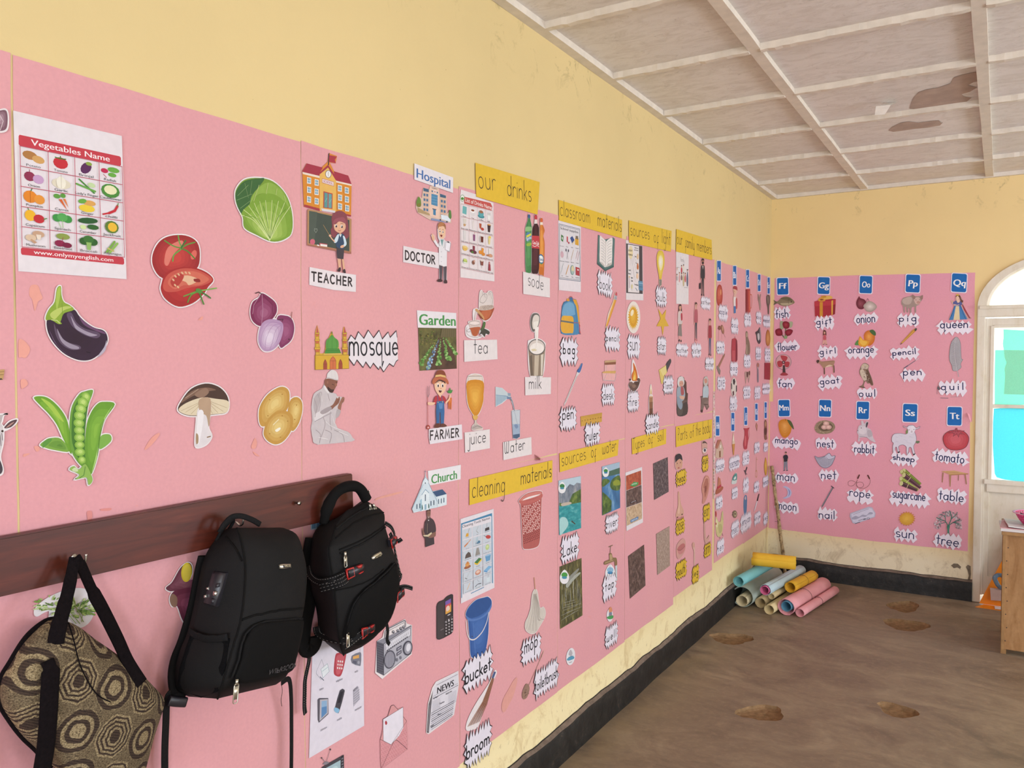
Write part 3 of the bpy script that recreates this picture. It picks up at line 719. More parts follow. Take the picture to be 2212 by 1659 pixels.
for u in us: p.L([f(u,0),f(u,1)],4,'#bd5468')
p.build()
# -- aubergine,peas
Z(0,580,3.318)
p = Pic('L','aubergine_picture','~a dark purple aubergine with a green stem')
body = '333,362 332,440 368,520 440,600 520,645 590,660 655,648 720,598 762,525 757,472 730,442 670,425 610,388 560,340 524,294 450,290 400,340'
stem = '428,128 400,145 384,240 345,290 322,340 322,370 350,368 376,378 410,398 436,396 425,380 440,340 458,318 522,296 490,262 450,240 432,190'
halo(p,8,body,stem)
p.G(body,'#3a2638','#352230',(560,500),3).S('470,330 505,318 540,385 600,430 690,455 712,480 680,500 600,478 540,440 500,400','#5d4a60').S('500,340 540,405 600,445 660,468 690,478 640,486 580,460 530,425','#a093a4').S('380,395 410,465 470,525 560,552 568,578 500,582 430,540 390,470','#5d4a5e').S('400,430 440,500 490,535 555,562 550,578 490,570 430,520','#9a8d9e').S('690,632 738,565 756,515 750,580 715,622','#b5aaba').S('345,440 385,530 460,605 540,648 470,610 400,545','#6d5570').S('560,345 610,392 680,430 740,455 745,470 660,440 590,400','#6d4a6a').L('612,597 640,605',5,'#1f1520')
p.part('stem','green stem and cap').S(stem,'#8ba63a',3).S('424,135 404,150 392,240 400,300 412,250 424,190','#a9c055').S('350,330 400,290 470,270 505,280 450,300 410,340 380,365','#b9c768').L('420,392 400,372 360,368',4,'#d5dba0').L('436,250 440,330 428,372',4,'#7a9434')
p.build()
p = Pic('L','pea_pods_picture','~green pea pods, the middle one open on its peas')
lp = '235,925 290,915 350,935 420,1000 470,1080 492,1180 505,1330 450,1230 400,1120 340,1040 280,980'; mp = '655,870 600,880 560,900 510,980 492,1080 490,1180 500,1300 560,1400 603,1405 600,1200 620,1000 650,910'
rp = '815,972 740,955 690,970 640,1040 608,1150 600,1380 640,1480 690,1350 712,1200 745,1080'; b1 = '280,1265 310,1235 350,1215 430,1220 490,1310 380,1300 320,1285'; b2 = '715,1200 780,1190 786,1240 705,1295'; st = '490,1440 520,1415 555,1440 600,1400 640,1470 652,1520 625,1550 612,1500 580,1500 530,1510 558,1475'
halo(p,8,lp,mp,rp,b1,b2,st)
p.G(b1,'#7ba545','#5d8a34',(430,1270),2).S(b2,'#7fae4d').S('305,1240 355,1215 360,1235 300,1285','#5f9440')
p.part('pea_pod').G(lp,'#6d9e30','#94bc4a',(400,1060),3).S('285,930 350,960 410,1030 450,1100 400,1060 340,990','#a5c44e')
p.part('pea_pod').G(rp,'#6a9b33','#86b343',(680,1150),3).S('800,980 745,1075 710,1190 690,1340 650,1460 700,1250 730,1090','#a9cc72').L('735,1080 705,1210 690,1340',4,'#557f2c')
p.part('pea_pod','open pod with a row of peas').S(mp,'#6d9c3c').S('620,890 560,930 518,1010 505,1120 510,1250 560,1370 600,1390 598,1200 618,1000','#4a7a30')
for x,y,rx,ry,r in ((608,920,30,38,-35),(585,960,36,40,-40),(570,1005,40,34,25),(560,1055,40,33,20),(556,1108,40,32,15),(557,1160,38,30,15),(558,1212,38,30,10),(560,1263,36,28,5),(562,1315,38,30,5),(576,1372,30,28,25)): p.G(ellipse(x,y,rx,ry,r,n=12),'#86b147','#bcd578',(x+4,y-6),2,.4,False)
p.part('stalk').S(st,'#8fb456').S('505,1440 530,1425 550,1450 520,1455','#c9d8a8').L('600,1420 590,1480 560,1500',6,'#5f8a3c')
p.build()
# -- cabbage,tomatoes,onions,mushroom,potatoes
Z(310,350,2.591)
p = Pic('L','cabbage_picture','~a round green cabbage')
out = '515,150 560,100 640,90 720,110 790,180 825,280 825,390 780,435 710,445 630,410 560,370 550,310 520,250 508,200'
halo(p,7,out); p.S(out,'#7a9a3a').S('515,160 560,108 640,92 670,100 600,190 590,240 545,290 512,220','#41683a').S('590,235 620,165 690,115 760,150 800,215 820,290 790,230 720,185 640,180','#8fae4c')
p.part('outer_leaf','pale outer leaf with fanning veins').G('545,285 590,235 640,185 720,180 790,230 815,300 822,400 775,432 710,440 630,405 575,350','#7fa23c','#b9cf72',(690,420),4)
for a in (-62,-50,-38,-27,-17,-7,4,15,26,38): p.L(cr([(700,440),(700+90*math.sin(math.radians(a))*1.1,330),(700+190*math.sin(math.radians(a)),440-225*math.cos(math.radians(a*.8)))],5),3.2,'#d5e09f')
for a in (-56,-32,-12,10,32): p.L(cr([(702,430),(700+80*math.sin(math.radians(a)),320),(700+170*math.sin(math.radians(a)),445-200*math.cos(math.radians(a*.8)))],5),2,'#5f8a34')
p.back()
for q in ('520,190 580,130','515,215 600,180','535,260 595,215','560,120 580,200','600,105 590,180'): p.L(q,2.5,'#7f9c68')
for q in ('640,130 610,220','690,120 680,180','740,150 735,185','780,190 790,225'): p.L(q,2.5,'#cad88f')
p.build()
p = Pic('L','tomato_picture','~a whole red tomato and a halved one')
t1 = '45,520 80,450 140,415 230,412 295,450 310,530 290,600 200,640 100,650 50,590'; t2 = '95,680 120,620 200,590 280,592 350,620 385,660 355,700 330,740 270,790 190,810 120,770 92,720'
halo(p,7,t1,t2); p.part('whole_tomato').G(t1,'#9c2f30','#c5453f',(170,540),5,.25).S('110,560 130,480 200,440 215,460 160,520 130,580','#d97a6c').E(275,520,16,28,'#d8685c',20).L('112,440 160,470 205,480 240,462 282,450',7,'#5f9440',False,True).L('188,412 195,450 205,485 165,520 158,555',8,'#6aa04a',False,True).L('205,485 240,500 280,540',8,'#4f8438',False,True).L('205,480 230,440',9,'#44703a')
p.part('halved_tomato').G(t2,'#a62f2f','#bf3d38',(230,700),3).S('102,690 130,630 200,598 280,600 350,630 378,662 330,690 240,705 180,725 120,725','#c4564a').S('130,680 150,640 210,612 290,615 350,645 355,665 300,690 220,690 170,712','#cf6c58').S('180,650 240,635 300,660 250,690 230,672','#e0b594').S('145,665 190,625 220,640 190,690 160,700','#b3403a').S('275,655 305,655 310,672 280,670','#8d2f2c')
for x,y in ((160,660),(172,640),(190,630),(210,622),(170,690),(186,700),(230,620),(250,622)): p.E(x,y,9,5,'#ddb08a',50)
p.L('300,722 350,715 402,706',7,'#7fae55',False,True).L('300,722 262,735 218,752',7,'#6a9a44',False,True).L('300,725 260,745 240,785',7,'#5f9440',False,True).L('305,728 320,770 330,795',9,'#4f8438',False,True).L('310,725 345,745 368,762',8,'#44783a',False,True).E(303,722,20,13,'#5a8a40',25)
p.build()
p = Pic('L','onion_picture','~purple onions, one cut open')
o1 = '655,735 690,750 735,790 740,840 715,880 690,900 645,918 605,890 592,840 605,785 640,760'; o2 = '740,875 790,860 825,880 838,930 825,990 790,1025 755,1030'; o3 = '640,950 660,900 700,880 750,885 775,910 772,960 750,1020 710,1055 665,1055 638,1010'
halo(p,6,o1,o2,o3); p.part('whole_onion').G(o1,'#7d2e52','#a05c7c',(670,850),3,.3).L('655,740 640,728 622,735',5,'#4a3030').L('650,740 612,800 605,850',3,'#b98aa2').L('658,742 662,830 655,910',3,'#b98aa2').L('660,742 715,800 720,860',3,'#6a2244')
p.part('whole_onion').G(o2,'#823a60','#a05a7e',(795,950),3,.3).L('820,880 825,840',4,'#7a4a3a').E(808,992,4,4,'#4a2a30')
p.part('halved_onion','pale cut onion').G(o3,'#b592b4','#ddccdc',(695,990),4,.3)
for q in ('770,905 700,900 655,970 650,1030','770,905 715,920 680,990 675,1045','770,908 735,940 715,1010 700,1050','770,910 755,960 735,1010'): p.L(q,2,'#a47fa8',False,True)
p.L('770,890 775,880 745,884',4,'#4a3038').build()
p = Pic('L','mushroom_picture','~a brown-capped mushroom with a white stalk')
cap = '188,1390 205,1340 260,1270 340,1240 410,1255 455,1295 472,1345 460,1400 400,1412 320,1420 240,1418'; stk = '300,1380 370,1350 362,1440 358,1490 375,1535 345,1580 290,1595 285,1540 292,1450'
halo(p,7,cap,stk); p.part('cap').S(cap,'#4d382f').S('200,1350 260,1285 340,1262 400,1275 350,1285 270,1310','#7d5f4f').S('280,1300 340,1265 360,1290 320,1320','#8f715f').L('230,1320 300,1272',5,'#a58a78')
p.part('gills').S('190,1388 230,1350 320,1318 400,1325 470,1340 462,1398 400,1410 320,1417 240,1415','#ddcdb0')
for x,y in ((205,1392),(230,1400),(260,1410),(290,1412),(380,1408),(410,1402),(440,1395),(460,1375)): p.L([(340,1330),(x,y)],2.2,'#b29c7c')
p.part('stalk').S(stk,'#ded6d8').S('305,1330 368,1325 366,1440 358,1480 345,1420 310,1400','#b79a80').S('300,1400 330,1400 320,1500 300,1580 290,1540','#ece6e8').S('288,1520 300,1530 300,1570 288,1575','#a58a6a').L('350,1540 368,1535',6,'#8a6a4a').build()
p = Pic('L','potato_picture','~three yellow potatoes')
a1 = '640,1440 645,1370 690,1300 760,1258 805,1275 812,1330 795,1390 740,1420 690,1470 655,1478'; a2 = '812,1340 850,1315 880,1340 882,1400 860,1470 825,1505 800,1440'; a3 = '668,1500 690,1440 740,1395 800,1395 830,1430 822,1500 780,1560 735,1580 695,1565 670,1535'
halo(p,6,a1,a2,a3)
for a,c in ((a1,(730,1350)),(a2,(850,1390)),(a3,(745,1480))): p.part('potato').G(a,'#c29449','#e2c680',c,4,.25)
for x,y in ((700,1330),(770,1300),(690,1420),(850,1360),(840,1440),(700,1520),(760,1540),(800,1450),(770,1420)): p.E(x,y,4,3,'#a87c3a')
p.S('730,1500 755,1485 760,1495 740,1510','#f3ecd8').L('720,1470 750,1440',6,'#ecdcae').build()
# -- what shows at the very left of the frame
Z(0,80,3.073)
p = Pic('L','garlic_picture','cut-out picture with a mauve rounded edge, leftmost above the goat')
halo(p,6,'-60,500 -10,488 30,482 45,510 48,570 35,620 -10,632 -60,620'); p.G('-60,500 -10,490 28,487 42,512 44,568 32,614 -10,626 -60,615','#7d5a66','#b89aa4',(-5,540),3).L('-20,500 15,560 -5,620',3,'#e0d0d4').L('10,495 30,560 15,615',3,'#8d6a78').build()
Z(0,580,3.318)
p = Pic('L','timber_picture','end of a cut-out picture of brown timber, leftmost below the mauve one')
p.P('-80,735 26,722 20,770 14,798 -80,800','#c09a68').L('-80,750 22,738',4,'#8f6a42').L('-80,770 18,760',3,'#6a4a30').P('-20,798 0,785 14,796','#3a3030').build()
p = Pic('L','goat_picture','~a grey goat with a brown ear, cut by the left frame edge')
halo(p,6,'-90,1100 -30,1080 5,1120 18,1150 15,1250 -5,1350 15,1440 -5,1480 -90,1470','20,1140 60,1095 115,1078 110,1105 70,1140 25,1160','-60,1060 -10,1045 50,1042 20,1050 0,1110 -60,1110')
p.S('-90,1100 -30,1080 5,1120 15,1150 12,1250 -8,1350 12,1440 -8,1476 -90,1465','#cfc6c8').S('-60,1065 -10,1050 45,1046 15,1055 -5,1110 -60,1105','#b9aead').S('22,1142 62,1098 112,1082 105,1105 68,1138','#5a4246').S('35,1140 70,1110 95,1100 60,1130','#b58a80').E(10,1165,9,8,'#3a2a20').S('-30,1370 -5,1380 12,1440 -10,1474 -60,1460','#4a4048')
for q in ('5,1180 10,1230','-8,1190 0,1270','-20,1220 -12,1300'): p.L(q,4,'#6f6266')
p.build()
# -- school,teacher,hospital,doctor
Z(630,310,4.739)
p = Pic('L','school_picture','~an orange school building with a red roof and flag')
p.P('100,285 145,205 300,245 360,190 375,100 455,130 440,205 380,195 425,285 570,330 608,430 598,440 596,745 430,712 290,690 118,648','#d88b38',True)
p.part('flag','red flag on a dark pole').P('369,105 378,98 372,225 361,220','#3c3236').P('376,120 455,136 432,168 444,204 372,190','#ad3c48')
p.part('wing').P('108,305 276,350 276,690 118,640','#d98c34').part('wing').P('445,385 604,430 598,742 445,705','#d98c34')
p.part('roof').P('100,285 145,205 310,248 275,305 275,340 108,300','#a63a4a').P('100,292 276,334 276,356 104,314','#ead9c8').part('roof').P('420,285 570,330 608,430 445,385','#a63a4a').P('445,382 606,420 604,436 445,400','#ead9c8')
p.part('tower').P('276,300 362,240 445,350 445,705 276,690','#e5b662').P('275,300 362,220 446,345 444,382 362,248 276,318','#a63a4a')
p.part('clock').E(365,315,31,40,'#5d5560').E(365,315,26,35,'#f0ece8').L('365,315 367,292',4,'#444').L('365,315 365,338',4,'#444')
p.part('name_board').P('302,360 420,395 420,438 302,402','#e8d8d0').L('302,360 420,395 420,438 302,402',4,'#b5515a',True).T('SCHOOL',314,396,410,424,24,'#b04a86',.02)
p.part('door').P('315,490 408,514 406,672 313,660','#b5453f').P('324,502 358,511 356,660 322,655','#5f9494').P('366,513 400,522 398,664 364,660','#6a9c9b').L('330,600 350,560',5,'#8fbcb8').L('375,610 395,570',5,'#8fbcb8')
p.P('290,665 435,690 432,712 300,692','#d9d4da').P('118,625 276,668 276,692 118,648','#a84048').P('445,695 598,735 596,750 432,712','#a84048')
for x,y in ((167,380),(245,400),(167,475),(243,495),(165,573),(243,592),(480,460),(551,482),(481,555),(551,573),(480,645),(553,664)):
    k = x*.26-43; p.part('window').P([(x-22,y-36),(x+21,y-26),(x+20,y+36),(x-23,y+30)],'#efe6d8').P([(x-15,y-27),(x+14,y-20),(x+13,y+27),(x-15,y+22)],'#6f9cb5').L([(x,y-26),(x,y+25)],5,'#efe6d8').L([(x-16,y-2),(x+14,y+4)],4,'#efe6d8')
p.build()
p = Pic('L','teacher_picture','~a long-haired teacher with a pointer before a blackboard',lift=1)
sk = '#e3b191'
p.P('150,685 165,672 440,735 560,760 600,775 597,1130 440,1090 148,1040','#b78a62',True)
p.part('blackboard').P('165,690 578,785 578,1105 163,1022','#4a524a').P('165,690 250,705 220,1030 163,1020','#545c52').P('148,1030 598,1110 597,1132 148,1045','#a8705c').L('235,915 218,890 222,872 236,880 245,872 250,888 235,915',3,'#a9b0a4',True)
p.E(200,1008,26,30,'#cf6a7c').L('203,985 208,970',5,'#7a8a40').P('272,1018 352,1030 350,1060 270,1045','#b04a55').P('280,1028 350,1038 350,1060 280,1050','#efe6e0').P('245,1035 270,1040 268,1052 245,1046','#efe8e4')
p.L('310,835 385,960',4,'#c79a62')
p.part('person','teacher in a blue waistcoat and dark skirt').S('395,760 420,715 480,690 540,720 562,800 570,900 560,970 520,950 420,950 395,900 400,850','#8a4a52').S('390,870 420,900 430,960 405,960 388,920','#8a4a52').S('545,880 575,910 565,965 520,975','#8a4a52')
p.P('455,1180 490,1185 490,1290 470,1290',sk).P('500,1185 520,1185 535,1300 515,1300',sk).S('455,1300 475,1270 488,1275 485,1310 460,1312','#453438').S('510,1300 530,1285 540,1325 520,1325','#453438')
p.P('443,1055 525,1070 515,1186 452,1175','#4c4449').S('445,935 480,920 525,940 530,1010 520,1080 445,1060 440,1000','#3d5068').P('470,925 498,930 485,962','#dbe6ea').S('450,940 470,935 455,1000 430,1020 418,1000','#cfe0ea').S('510,950 530,960 548,1030 520,1060 505,1045 522,1025','#cfe0ea')
p.L('425,1005 395,975 380,950',15,sk,False,True).E(378,945,13,12,sk).E(503,1056,22,14,sk,-20)
p.P('472,905 492,908 490,935 474,930','#d59f80').S('415,830 430,800 500,790 535,830 532,880 500,912 465,915 425,885',sk).S('405,815 440,770 520,760 545,830 520,815 470,800 430,830','#9a5560')
for x,y in ((440,846),(498,852)): p.E(x,y,13,17,'#f4ece8').E(x+1,y+2,10,14,'#4a3030').E(x-2,y-3,3,4,'#ffffff')
p.L('425,818 450,815',4,'#6a3a3a').L('485,822 512,825',4,'#6a3a3a').L('460,888 472,895 488,890',4,'#a04048',False,True).E(470,872,3,3,'#c98a70')
p.build()
p = Pic('L','job_card','white card printed TEACHER in black capitals','word card'); p.P('175,1265 420,1312 650,1345 648,1520 420,1500 172,1448','#e7dde0'); p.part('lettering').Hd('TEACHER',196,1405,612,1462,47,19,'#3a3133'); p.build()
p = Pic('L','place_card','white card printed Hospital in blue letters','word card',lift=1); p.P('1245,205 1642,350 1640,508 1245,370','#e7e0e4'); p.part('lettering').T('Hospital',1268,350,1610,465,100,'#4f74ad',.025); p.build()
p = Pic('L','hospital_picture','~a hospital building with blue glass and a red cross')
p.P('1262,650 1275,565 1300,545 1325,560 1335,470 1350,452 1400,470 1405,440 1450,430 1500,460 1505,520 1575,530 1580,720 1620,690 1625,815 1500,790 1410,785 1280,710','#dcbfae',True)
p.P('1340,470 1395,480 1395,720 1340,690','#dcb9a4').P('1508,525 1572,540 1572,740 1508,760','#d9b49f').P('1405,450 1498,470 1502,770 1400,735','#e9c7b4').P('1340,455 1395,470 1395,500 1340,488','#4a6680').P('1510,515 1570,535 1570,562 1510,548','#4a6680')
p.part('glass_front').P('1422,515 1486,530 1484,645 1420,625','#4d86ad').P('1440,672 1466,678 1466,738 1440,730','#4a7fa5').P('1432,664 1472,674 1472,684 1432,674','#565a70')
for k in range(1,4): p.L([(1422+k*16,517+k*4),(1421+k*16,628+k*4)],2,'#9cc6d8'); p.L([(1422,515+k*28),(1485,530+k*28)],2,'#9cc6d8')
for x,y,n in ((1350,525,4),(1378,530,4),(1527,590,4),(1556,597,4)):
    for k in range(n): p.part('window').P([(x-9,y-14+k*50),(x+9,y-10+k*50),(x+9,y+16+k*50),(x-9,y+12+k*50)],'#53789a')
p.E(1455,497,16,20,'#efe6e4').L('1455,485 1455,509',6,'#c9504a').L('1447,495 1463,499',6,'#c9504a').P('1422,480 1434,483 1434,500 1422,497','#53789a').P('1475,495 1486,498 1486,514 1475,511','#53789a').T('HOSPITAL',1428,462,1482,474,12,'#70707c')
p.part('tree').S('1280,560 1290,545 1310,580 1312,640 1290,652 1270,640 1265,600','#6d8c42').E(1292,630,22,18,'#7f7a3a').S('1600,690 1618,690 1624,760 1600,770','#5f8448')
p.P('1280,655 1340,690 1400,720 1405,740 1280,705','#b59a72').P('1515,730 1580,740 1615,780 1610,805 1520,775','#dfe6ee').P('1420,765 1500,780 1600,815 1500,800 1412,785','#8a94b4').E(1510,783,7,9,'#444a5a').E(1578,803,7,9,'#444a5a')
p.build()
p = Pic('L','job_card','white card printed DOCTOR in black capitals','word card'); p.P('1135,1048 1330,1090 1510,1122 1505,1282 1330,1250 1133,1215','#e7dde0'); p.part('lettering').Hd('DOCTOR',1155,1186,1462,1235,46,18,'#3a3133'); p.build()
p = Pic('L','doctor_picture','~a doctor in a white coat holding a clipboard and waving',lift=1)
p.P('1440,1000 1415,940 1432,925 1455,945 1460,1010 1485,1040 1500,1000 1485,960 1480,860 1495,812 1540,808 1565,850 1562,960 1545,975 1565,1000 1610,1000 1618,1020 1605,1110 1580,1105 1575,1255 1578,1410 1580,1432 1545,1430 1543,1260 1530,1258 1528,1412 1480,1415 1500,1380 1498,1250 1495,1060 1480,1060','#ddd4d8',True)
p.part('person','doctor in a white coat').P('1498,1245 1532,1255 1526,1390 1503,1388','#575057').P('1543,1255 1576,1258 1572,1400 1548,1400','#575057').S('1480,1400 1505,1385 1528,1395 1526,1416 1484,1416','#4a3538').S('1548,1400 1575,1398 1580,1430 1548,1430','#4a3538')
p.S('1425,925 1437,930 1440,945 1450,938 1452,985 1440,1000 1422,970','#e8b898').P('1440,1000 1460,985 1492,1040 1495,1065 1478,1058','#e9e4e8')
p.P('1505,985 1550,985 1572,1020 1576,1255 1543,1262 1520,1240 1496,1235 1497,1060','#e9e4e8').P('1512,985 1540,985 1528,1060','#6f9a9a').L('1505,990 1495,1030 1510,1050',4,'#4a5a60',False,True).L('1545,985 1550,1040 1545,1070',4,'#4a5a60',False,True)
for y in (1110,1160,1210): p.E(1520,y,4,5,'#b5b0b8')
p.S('1487,870 1500,850 1550,850 1562,880 1558,950 1530,978 1498,955','#ecc0a0').S('1482,880 1488,825 1520,806 1560,830 1565,880 1555,870 1545,850 1500,850','#a06a48').S('1490,830 1520,808 1548,830 1520,850 1490,850','#b87c52')
for x,y in ((1505,900),(1535,908)): p.E(x,y,8,12,'#f2eeee').E(x+1,y+1,5,8,'#3a3030')
p.S('1508,935 1530,940 1522,958 1512,952','#8a3a38').L('1498,880 1510,876',4,'#7a4a30').L('1528,882 1542,886',4,'#7a4a30')
p.part('clipboard').P('1562,1005 1618,1022 1605,1112 1555,1090','#b9b0b8').P('1566,1012 1610,1026 1600,1104 1560,1086','#efeaf0').P('1580,1000 1600,1006 1600,1020 1580,1014','#5a4a55').build()
# -- mosque,worshipper,garden,farmer
Z(630,650,5.026)
p = Pic('L','mosque_picture','~a yellow mosque with a green dome and two minarets')
Y_,O_,LN = '#d9ac42','#c96e48','#6a4a34'
p.P('243,590 255,580 245,520 248,430 245,350 268,262 292,350 290,430 300,510 298,570 330,570 350,560 360,480 385,420 425,330 465,420 500,480 505,545 530,575 550,575 542,505 545,430 545,350 558,278 588,350 585,430 598,510 595,580 606,590 608,735 243,748',Y_,True)
p.part('minaret')
for x0,dx in ((268,0),(565,0)):
    if x0 == 565: p.part('minaret')
    k = 5 if x0 > 500 else 0
    p.P([(x0-12,350+k),(x0-2,264+k*2),(x0+14,345+k)],'#b9565a')
    for y0,y1,w0,w1,c in ((345,360,22,22,Y_),(360,385,17,14,O_),(385,418,15,15,Y_),(418,436,26,26,Y_),(436,462,20,15,O_),(462,505,15,18,Y_),(505,528,30,30,Y_),(528,556,24,19,O_),(556,590,18,20,Y_)): p.P([(x0-w0,y0),(x0+w0,y0),(x0+w1,y1),(x0-w1,y1)],c).L([(x0-w0,y0),(x0+w0,y0),(x0+w1,y1),(x0-w1,y1)],2.5,LN,True)
p.part('dome','green dome').S('425,368 455,400 490,430 497,480 480,515 370,520 358,480 365,430 395,400','#5d9a48').P('362,515 500,515 512,540 525,568 345,572 350,545','#4f8c40').L('385,415 375,480 380,515',2.5,'#3c7030',False,True).L('425,375 425,515',2.5,'#3c7030').L('465,415 478,470 470,515',2.5,'#3c7030',False,True).L('355,540 512,538',3,'#3c7030').L('424,330 425,370',5,'#6a7a44').E(424,345,7,7,'#6a7a44').E(424,358,5,5,'#6a7a44')
p.part('prayer_hall').P('243,590 606,585 608,735 243,748','#d6aa3c').P('330,572 528,568 530,585 330,588','#dcb65c').L('243,590 606,585 608,735 243,748',3,LN,True)
for x,a,b,t,c in ((349,20,745,635,0),(433,33,740,602,1),(515,20,737,633,0)):
    p.part('archway').P(cr([(x-a,t+48),(x-a*.8,t+28),(x,t),(x+a*.8,t+28),(x+a,t+48)],3)+[(x+a,b),(x-a,b+2)],'#d0724a' if c else '#a8503e').L([(x-a,b),(x-a,t+48),(x,t),(x+a,t+48),(x+a,b)],3,LN).L([(x,t+50),(x,b)],2.5,LN).L([(x-a,t+50),(x+a,t+50)],2.5,LN)
p.build()
p = Pic('L','word_card','zigzag card with black edge hand-lettered mosque','word card')
zz = '605,428 635,372 680,420 715,335 775,408 822,318 880,402 940,320 975,415 1038,338 1060,398 1126,325 1136,395 1145,640 1125,655 1097,712 1052,680 990,770 950,710 936,745 878,675 845,730 795,662 766,722 700,640 668,700 612,625'
p.P(zz,'#e6dde2',True).L([q for q in pts(zz)[:13]],9,BLACK).L([q for q in pts(zz)[13:]],9,BLACK)
p.part('lettering').Hd('mosque',618,590,1150,585,140,21,BLACK); p.build()
p = Pic('L','worshipper_picture','cut-out photograph of a kneeling man in white robe and cap, palms raised')
ROB,SK = '#cfc5c6','#8a5c4c'
p.P('375,830 378,790 420,748 470,760 492,800 490,862 475,930 430,1000 470,1030 520,1040 562,1050 560,1090 530,1130 520,1190 500,1250 470,1270 462,1320 490,1380 600,1420 648,1480 650,1525 270,1560 215,1480 200,1380 215,1300 205,1150 230,1010 320,950 345,900 360,850',ROB,True)
p.part('person','bearded man with palms raised').S('345,900 365,845 480,858 482,900 470,935 440,985 415,1000 385,970 350,940',SK).S('380,930 420,960 450,962 440,990 415,1002 385,975','#4a332e').L('430,905 450,912',5,'#3a2824').L('470,880 485,890',5,'#3a2824').S('462,895 482,905 478,925 462,922','#a06c58').E(380,885,9,16,'#9c6a58')
p.S('400,1140 450,1090 470,1045 490,1060 505,1040 515,1060 500,1110 455,1150 420,1180','#8f6150').S('490,1150 520,1080 540,1045 562,1050 558,1090 535,1120 520,1190 500,1180','#9c6c5a').L('470,1120 505,1065',4,'#6a4438').L('535,1100 555,1065',4,'#6a4438')
p.part('cap','white cap').S('372,820 380,785 422,750 465,760 490,800 492,860 430,850 375,832','#ddd5d4').L('375,830 430,845 492,860',6,'#b5acad').L('420,760 425,840',2,'#c4bbbc').L('455,765 465,850',2,'#c4bbbc')
p.part('robe').S('230,1010 320,950 345,915 400,990 450,1000 480,1030 440,1120 400,1150 420,1180 470,1170 520,1190 500,1250 470,1275 455,1310 490,1385 600,1420 648,1480 645,1522 270,1555 215,1480 205,1380 218,1300 205,1150','#cbc1c3').S('240,1040 300,985 320,1010 290,1120 260,1220 235,1200 225,1120','#b8adaf').S('240,1230 330,1180 400,1150 418,1190 340,1240 260,1310 235,1290','#dbd3d4').S('300,1200 400,1145 420,1180 330,1230','#a99d9f').S('345,915 375,960 395,995 380,1000 345,955','#e3dcdc').S('480,1180 520,1195 500,1250 465,1270','#b5aaab')
for q in ('230,1060 260,1150 240,1260','270,1010 300,1100 280,1200','330,1260 350,1350 300,1500','410,1200 405,1300 420,1400','380,1010 400,1080','250,1400 300,1450 290,1540','350,1400 420,1440 400,1540','450,1400 540,1450 560,1530','240,1310 330,1260 420,1215'): p.L(q,7,'#a79b9e',False,True)
for q in ('300,1000 320,1090','360,1310 420,1360 520,1400','280,1480 380,1500','430,1250 450,1330','500,1420 600,1460'): p.L(q,7,'#e0d9d9',False,True)
p.build()
# a printed photograph: rows of vegetables on brown earth
def photo_mat(name,kind,wall='L'):
    t = NT(name); o = t.obj(); e = EXPO[wall]; c_ = lambda h: [v/e for v in lin(h)]
    n1 = t.noise(o,28,6,.7); n2 = t.noise(o,90,4,.7)
    if kind == 'garden': c = t.ramp(n1,(.3,c_('#3a2f22')),(.48,c_('#5f5a32')),(.62,c_('#6f6a3a')),(.8,c_('#8a6a4a')))
    elif kind == 'earth': c = t.ramp(n1,(.35,c_('#3f2a22')),(.7,c_('#664638')))
    elif kind == 'dark': c = t.ramp(t.noise(o,60,6,.8),(.3,c_('#241d20')),(.5,c_('#55484a')),(.7,c_('#a59896')))
    elif kind == 'brown': c = t.ramp(t.noise(o,42,6,.78),(.3,c_('#2f2322')),(.5,c_('#5f4b45')),(.72,c_('#9a8078')))
    elif kind == 'sand': c = t.ramp(t.noise(o,75,5,.8),(.3,c_('#7d675c')),(.5,c_('#a58d80')),(.7,c_('#cdb8aa')))
    elif kind == 'clay': c = t.ramp(t.noise(o,40,6,.7),(.3,c_('#8a3c28')),(.5,c_('#ad5238')),(.7,c_('#d07a58')))
    elif kind == 'pale': c = t.ramp(t.noise(o,55,6,.75),(.3,c_('#8f7358')),(.5,c_('#c5a888')),(.7,c_('#e2cbb0')))
    elif kind == 'cliff': c = t.ramp(t.noise(t.scaled(o,(1,1,.5)),30,6,.7),(.3,c_('#4a5260')),(.5,c_('#7d8694')),(.72,c_('#b5b0ae')))
    elif kind == 'lake': c = t.ramp(t.noise(t.scaled(o,(1,1,3)),25,5,.6),(.3,c_('#1f7f88')),(.55,c_('#3a9ba0')),(.8,c_('#8fc9c8')))
    elif kind == 'wood': c = t.ramp(n1,(.3,c_('#26382a')),(.5,c_('#4f6a34')),(.7,c_('#8a9a4a')))
    elif kind == 'river': c = t.ramp(t.noise(t.scaled(o,(1,1,.6)),14,4,.6),(.3,c_('#2f5a86')),(.55,c_('#4a7fae')),(.8,c_('#a0c2dc')))
    elif kind == 'fall': c = t.ramp(t.noise(t.scaled(o,(1,2.2,.6)),34,6,.72),(.3,c_('#29261e')),(.5,c_('#5a5638')),(.62,c_('#8a8250')),(.78,c_('#c9c6b4')))
    t.col(c); return t.set(.5,.3)
p = Pic('L','garden_picture','printed photograph of vegetable rows in a garden')
p.P('1367,290 1778,298 1784,735 1382,758',photo_mat('photo_garden','garden'))
p.part('bare_earth').P('1580,400 1640,400 1760,590 1784,735 1450,750 1500,640 1560,480',photo_mat('photo_earth','earth'))
rnd = random.Random(8); CB = ['#5f8a44','#7aa558','#9cc078','#4a7434']; BB = ['#7f9cc0','#a9bfd8','#5f7fa8','#8fb0a0']
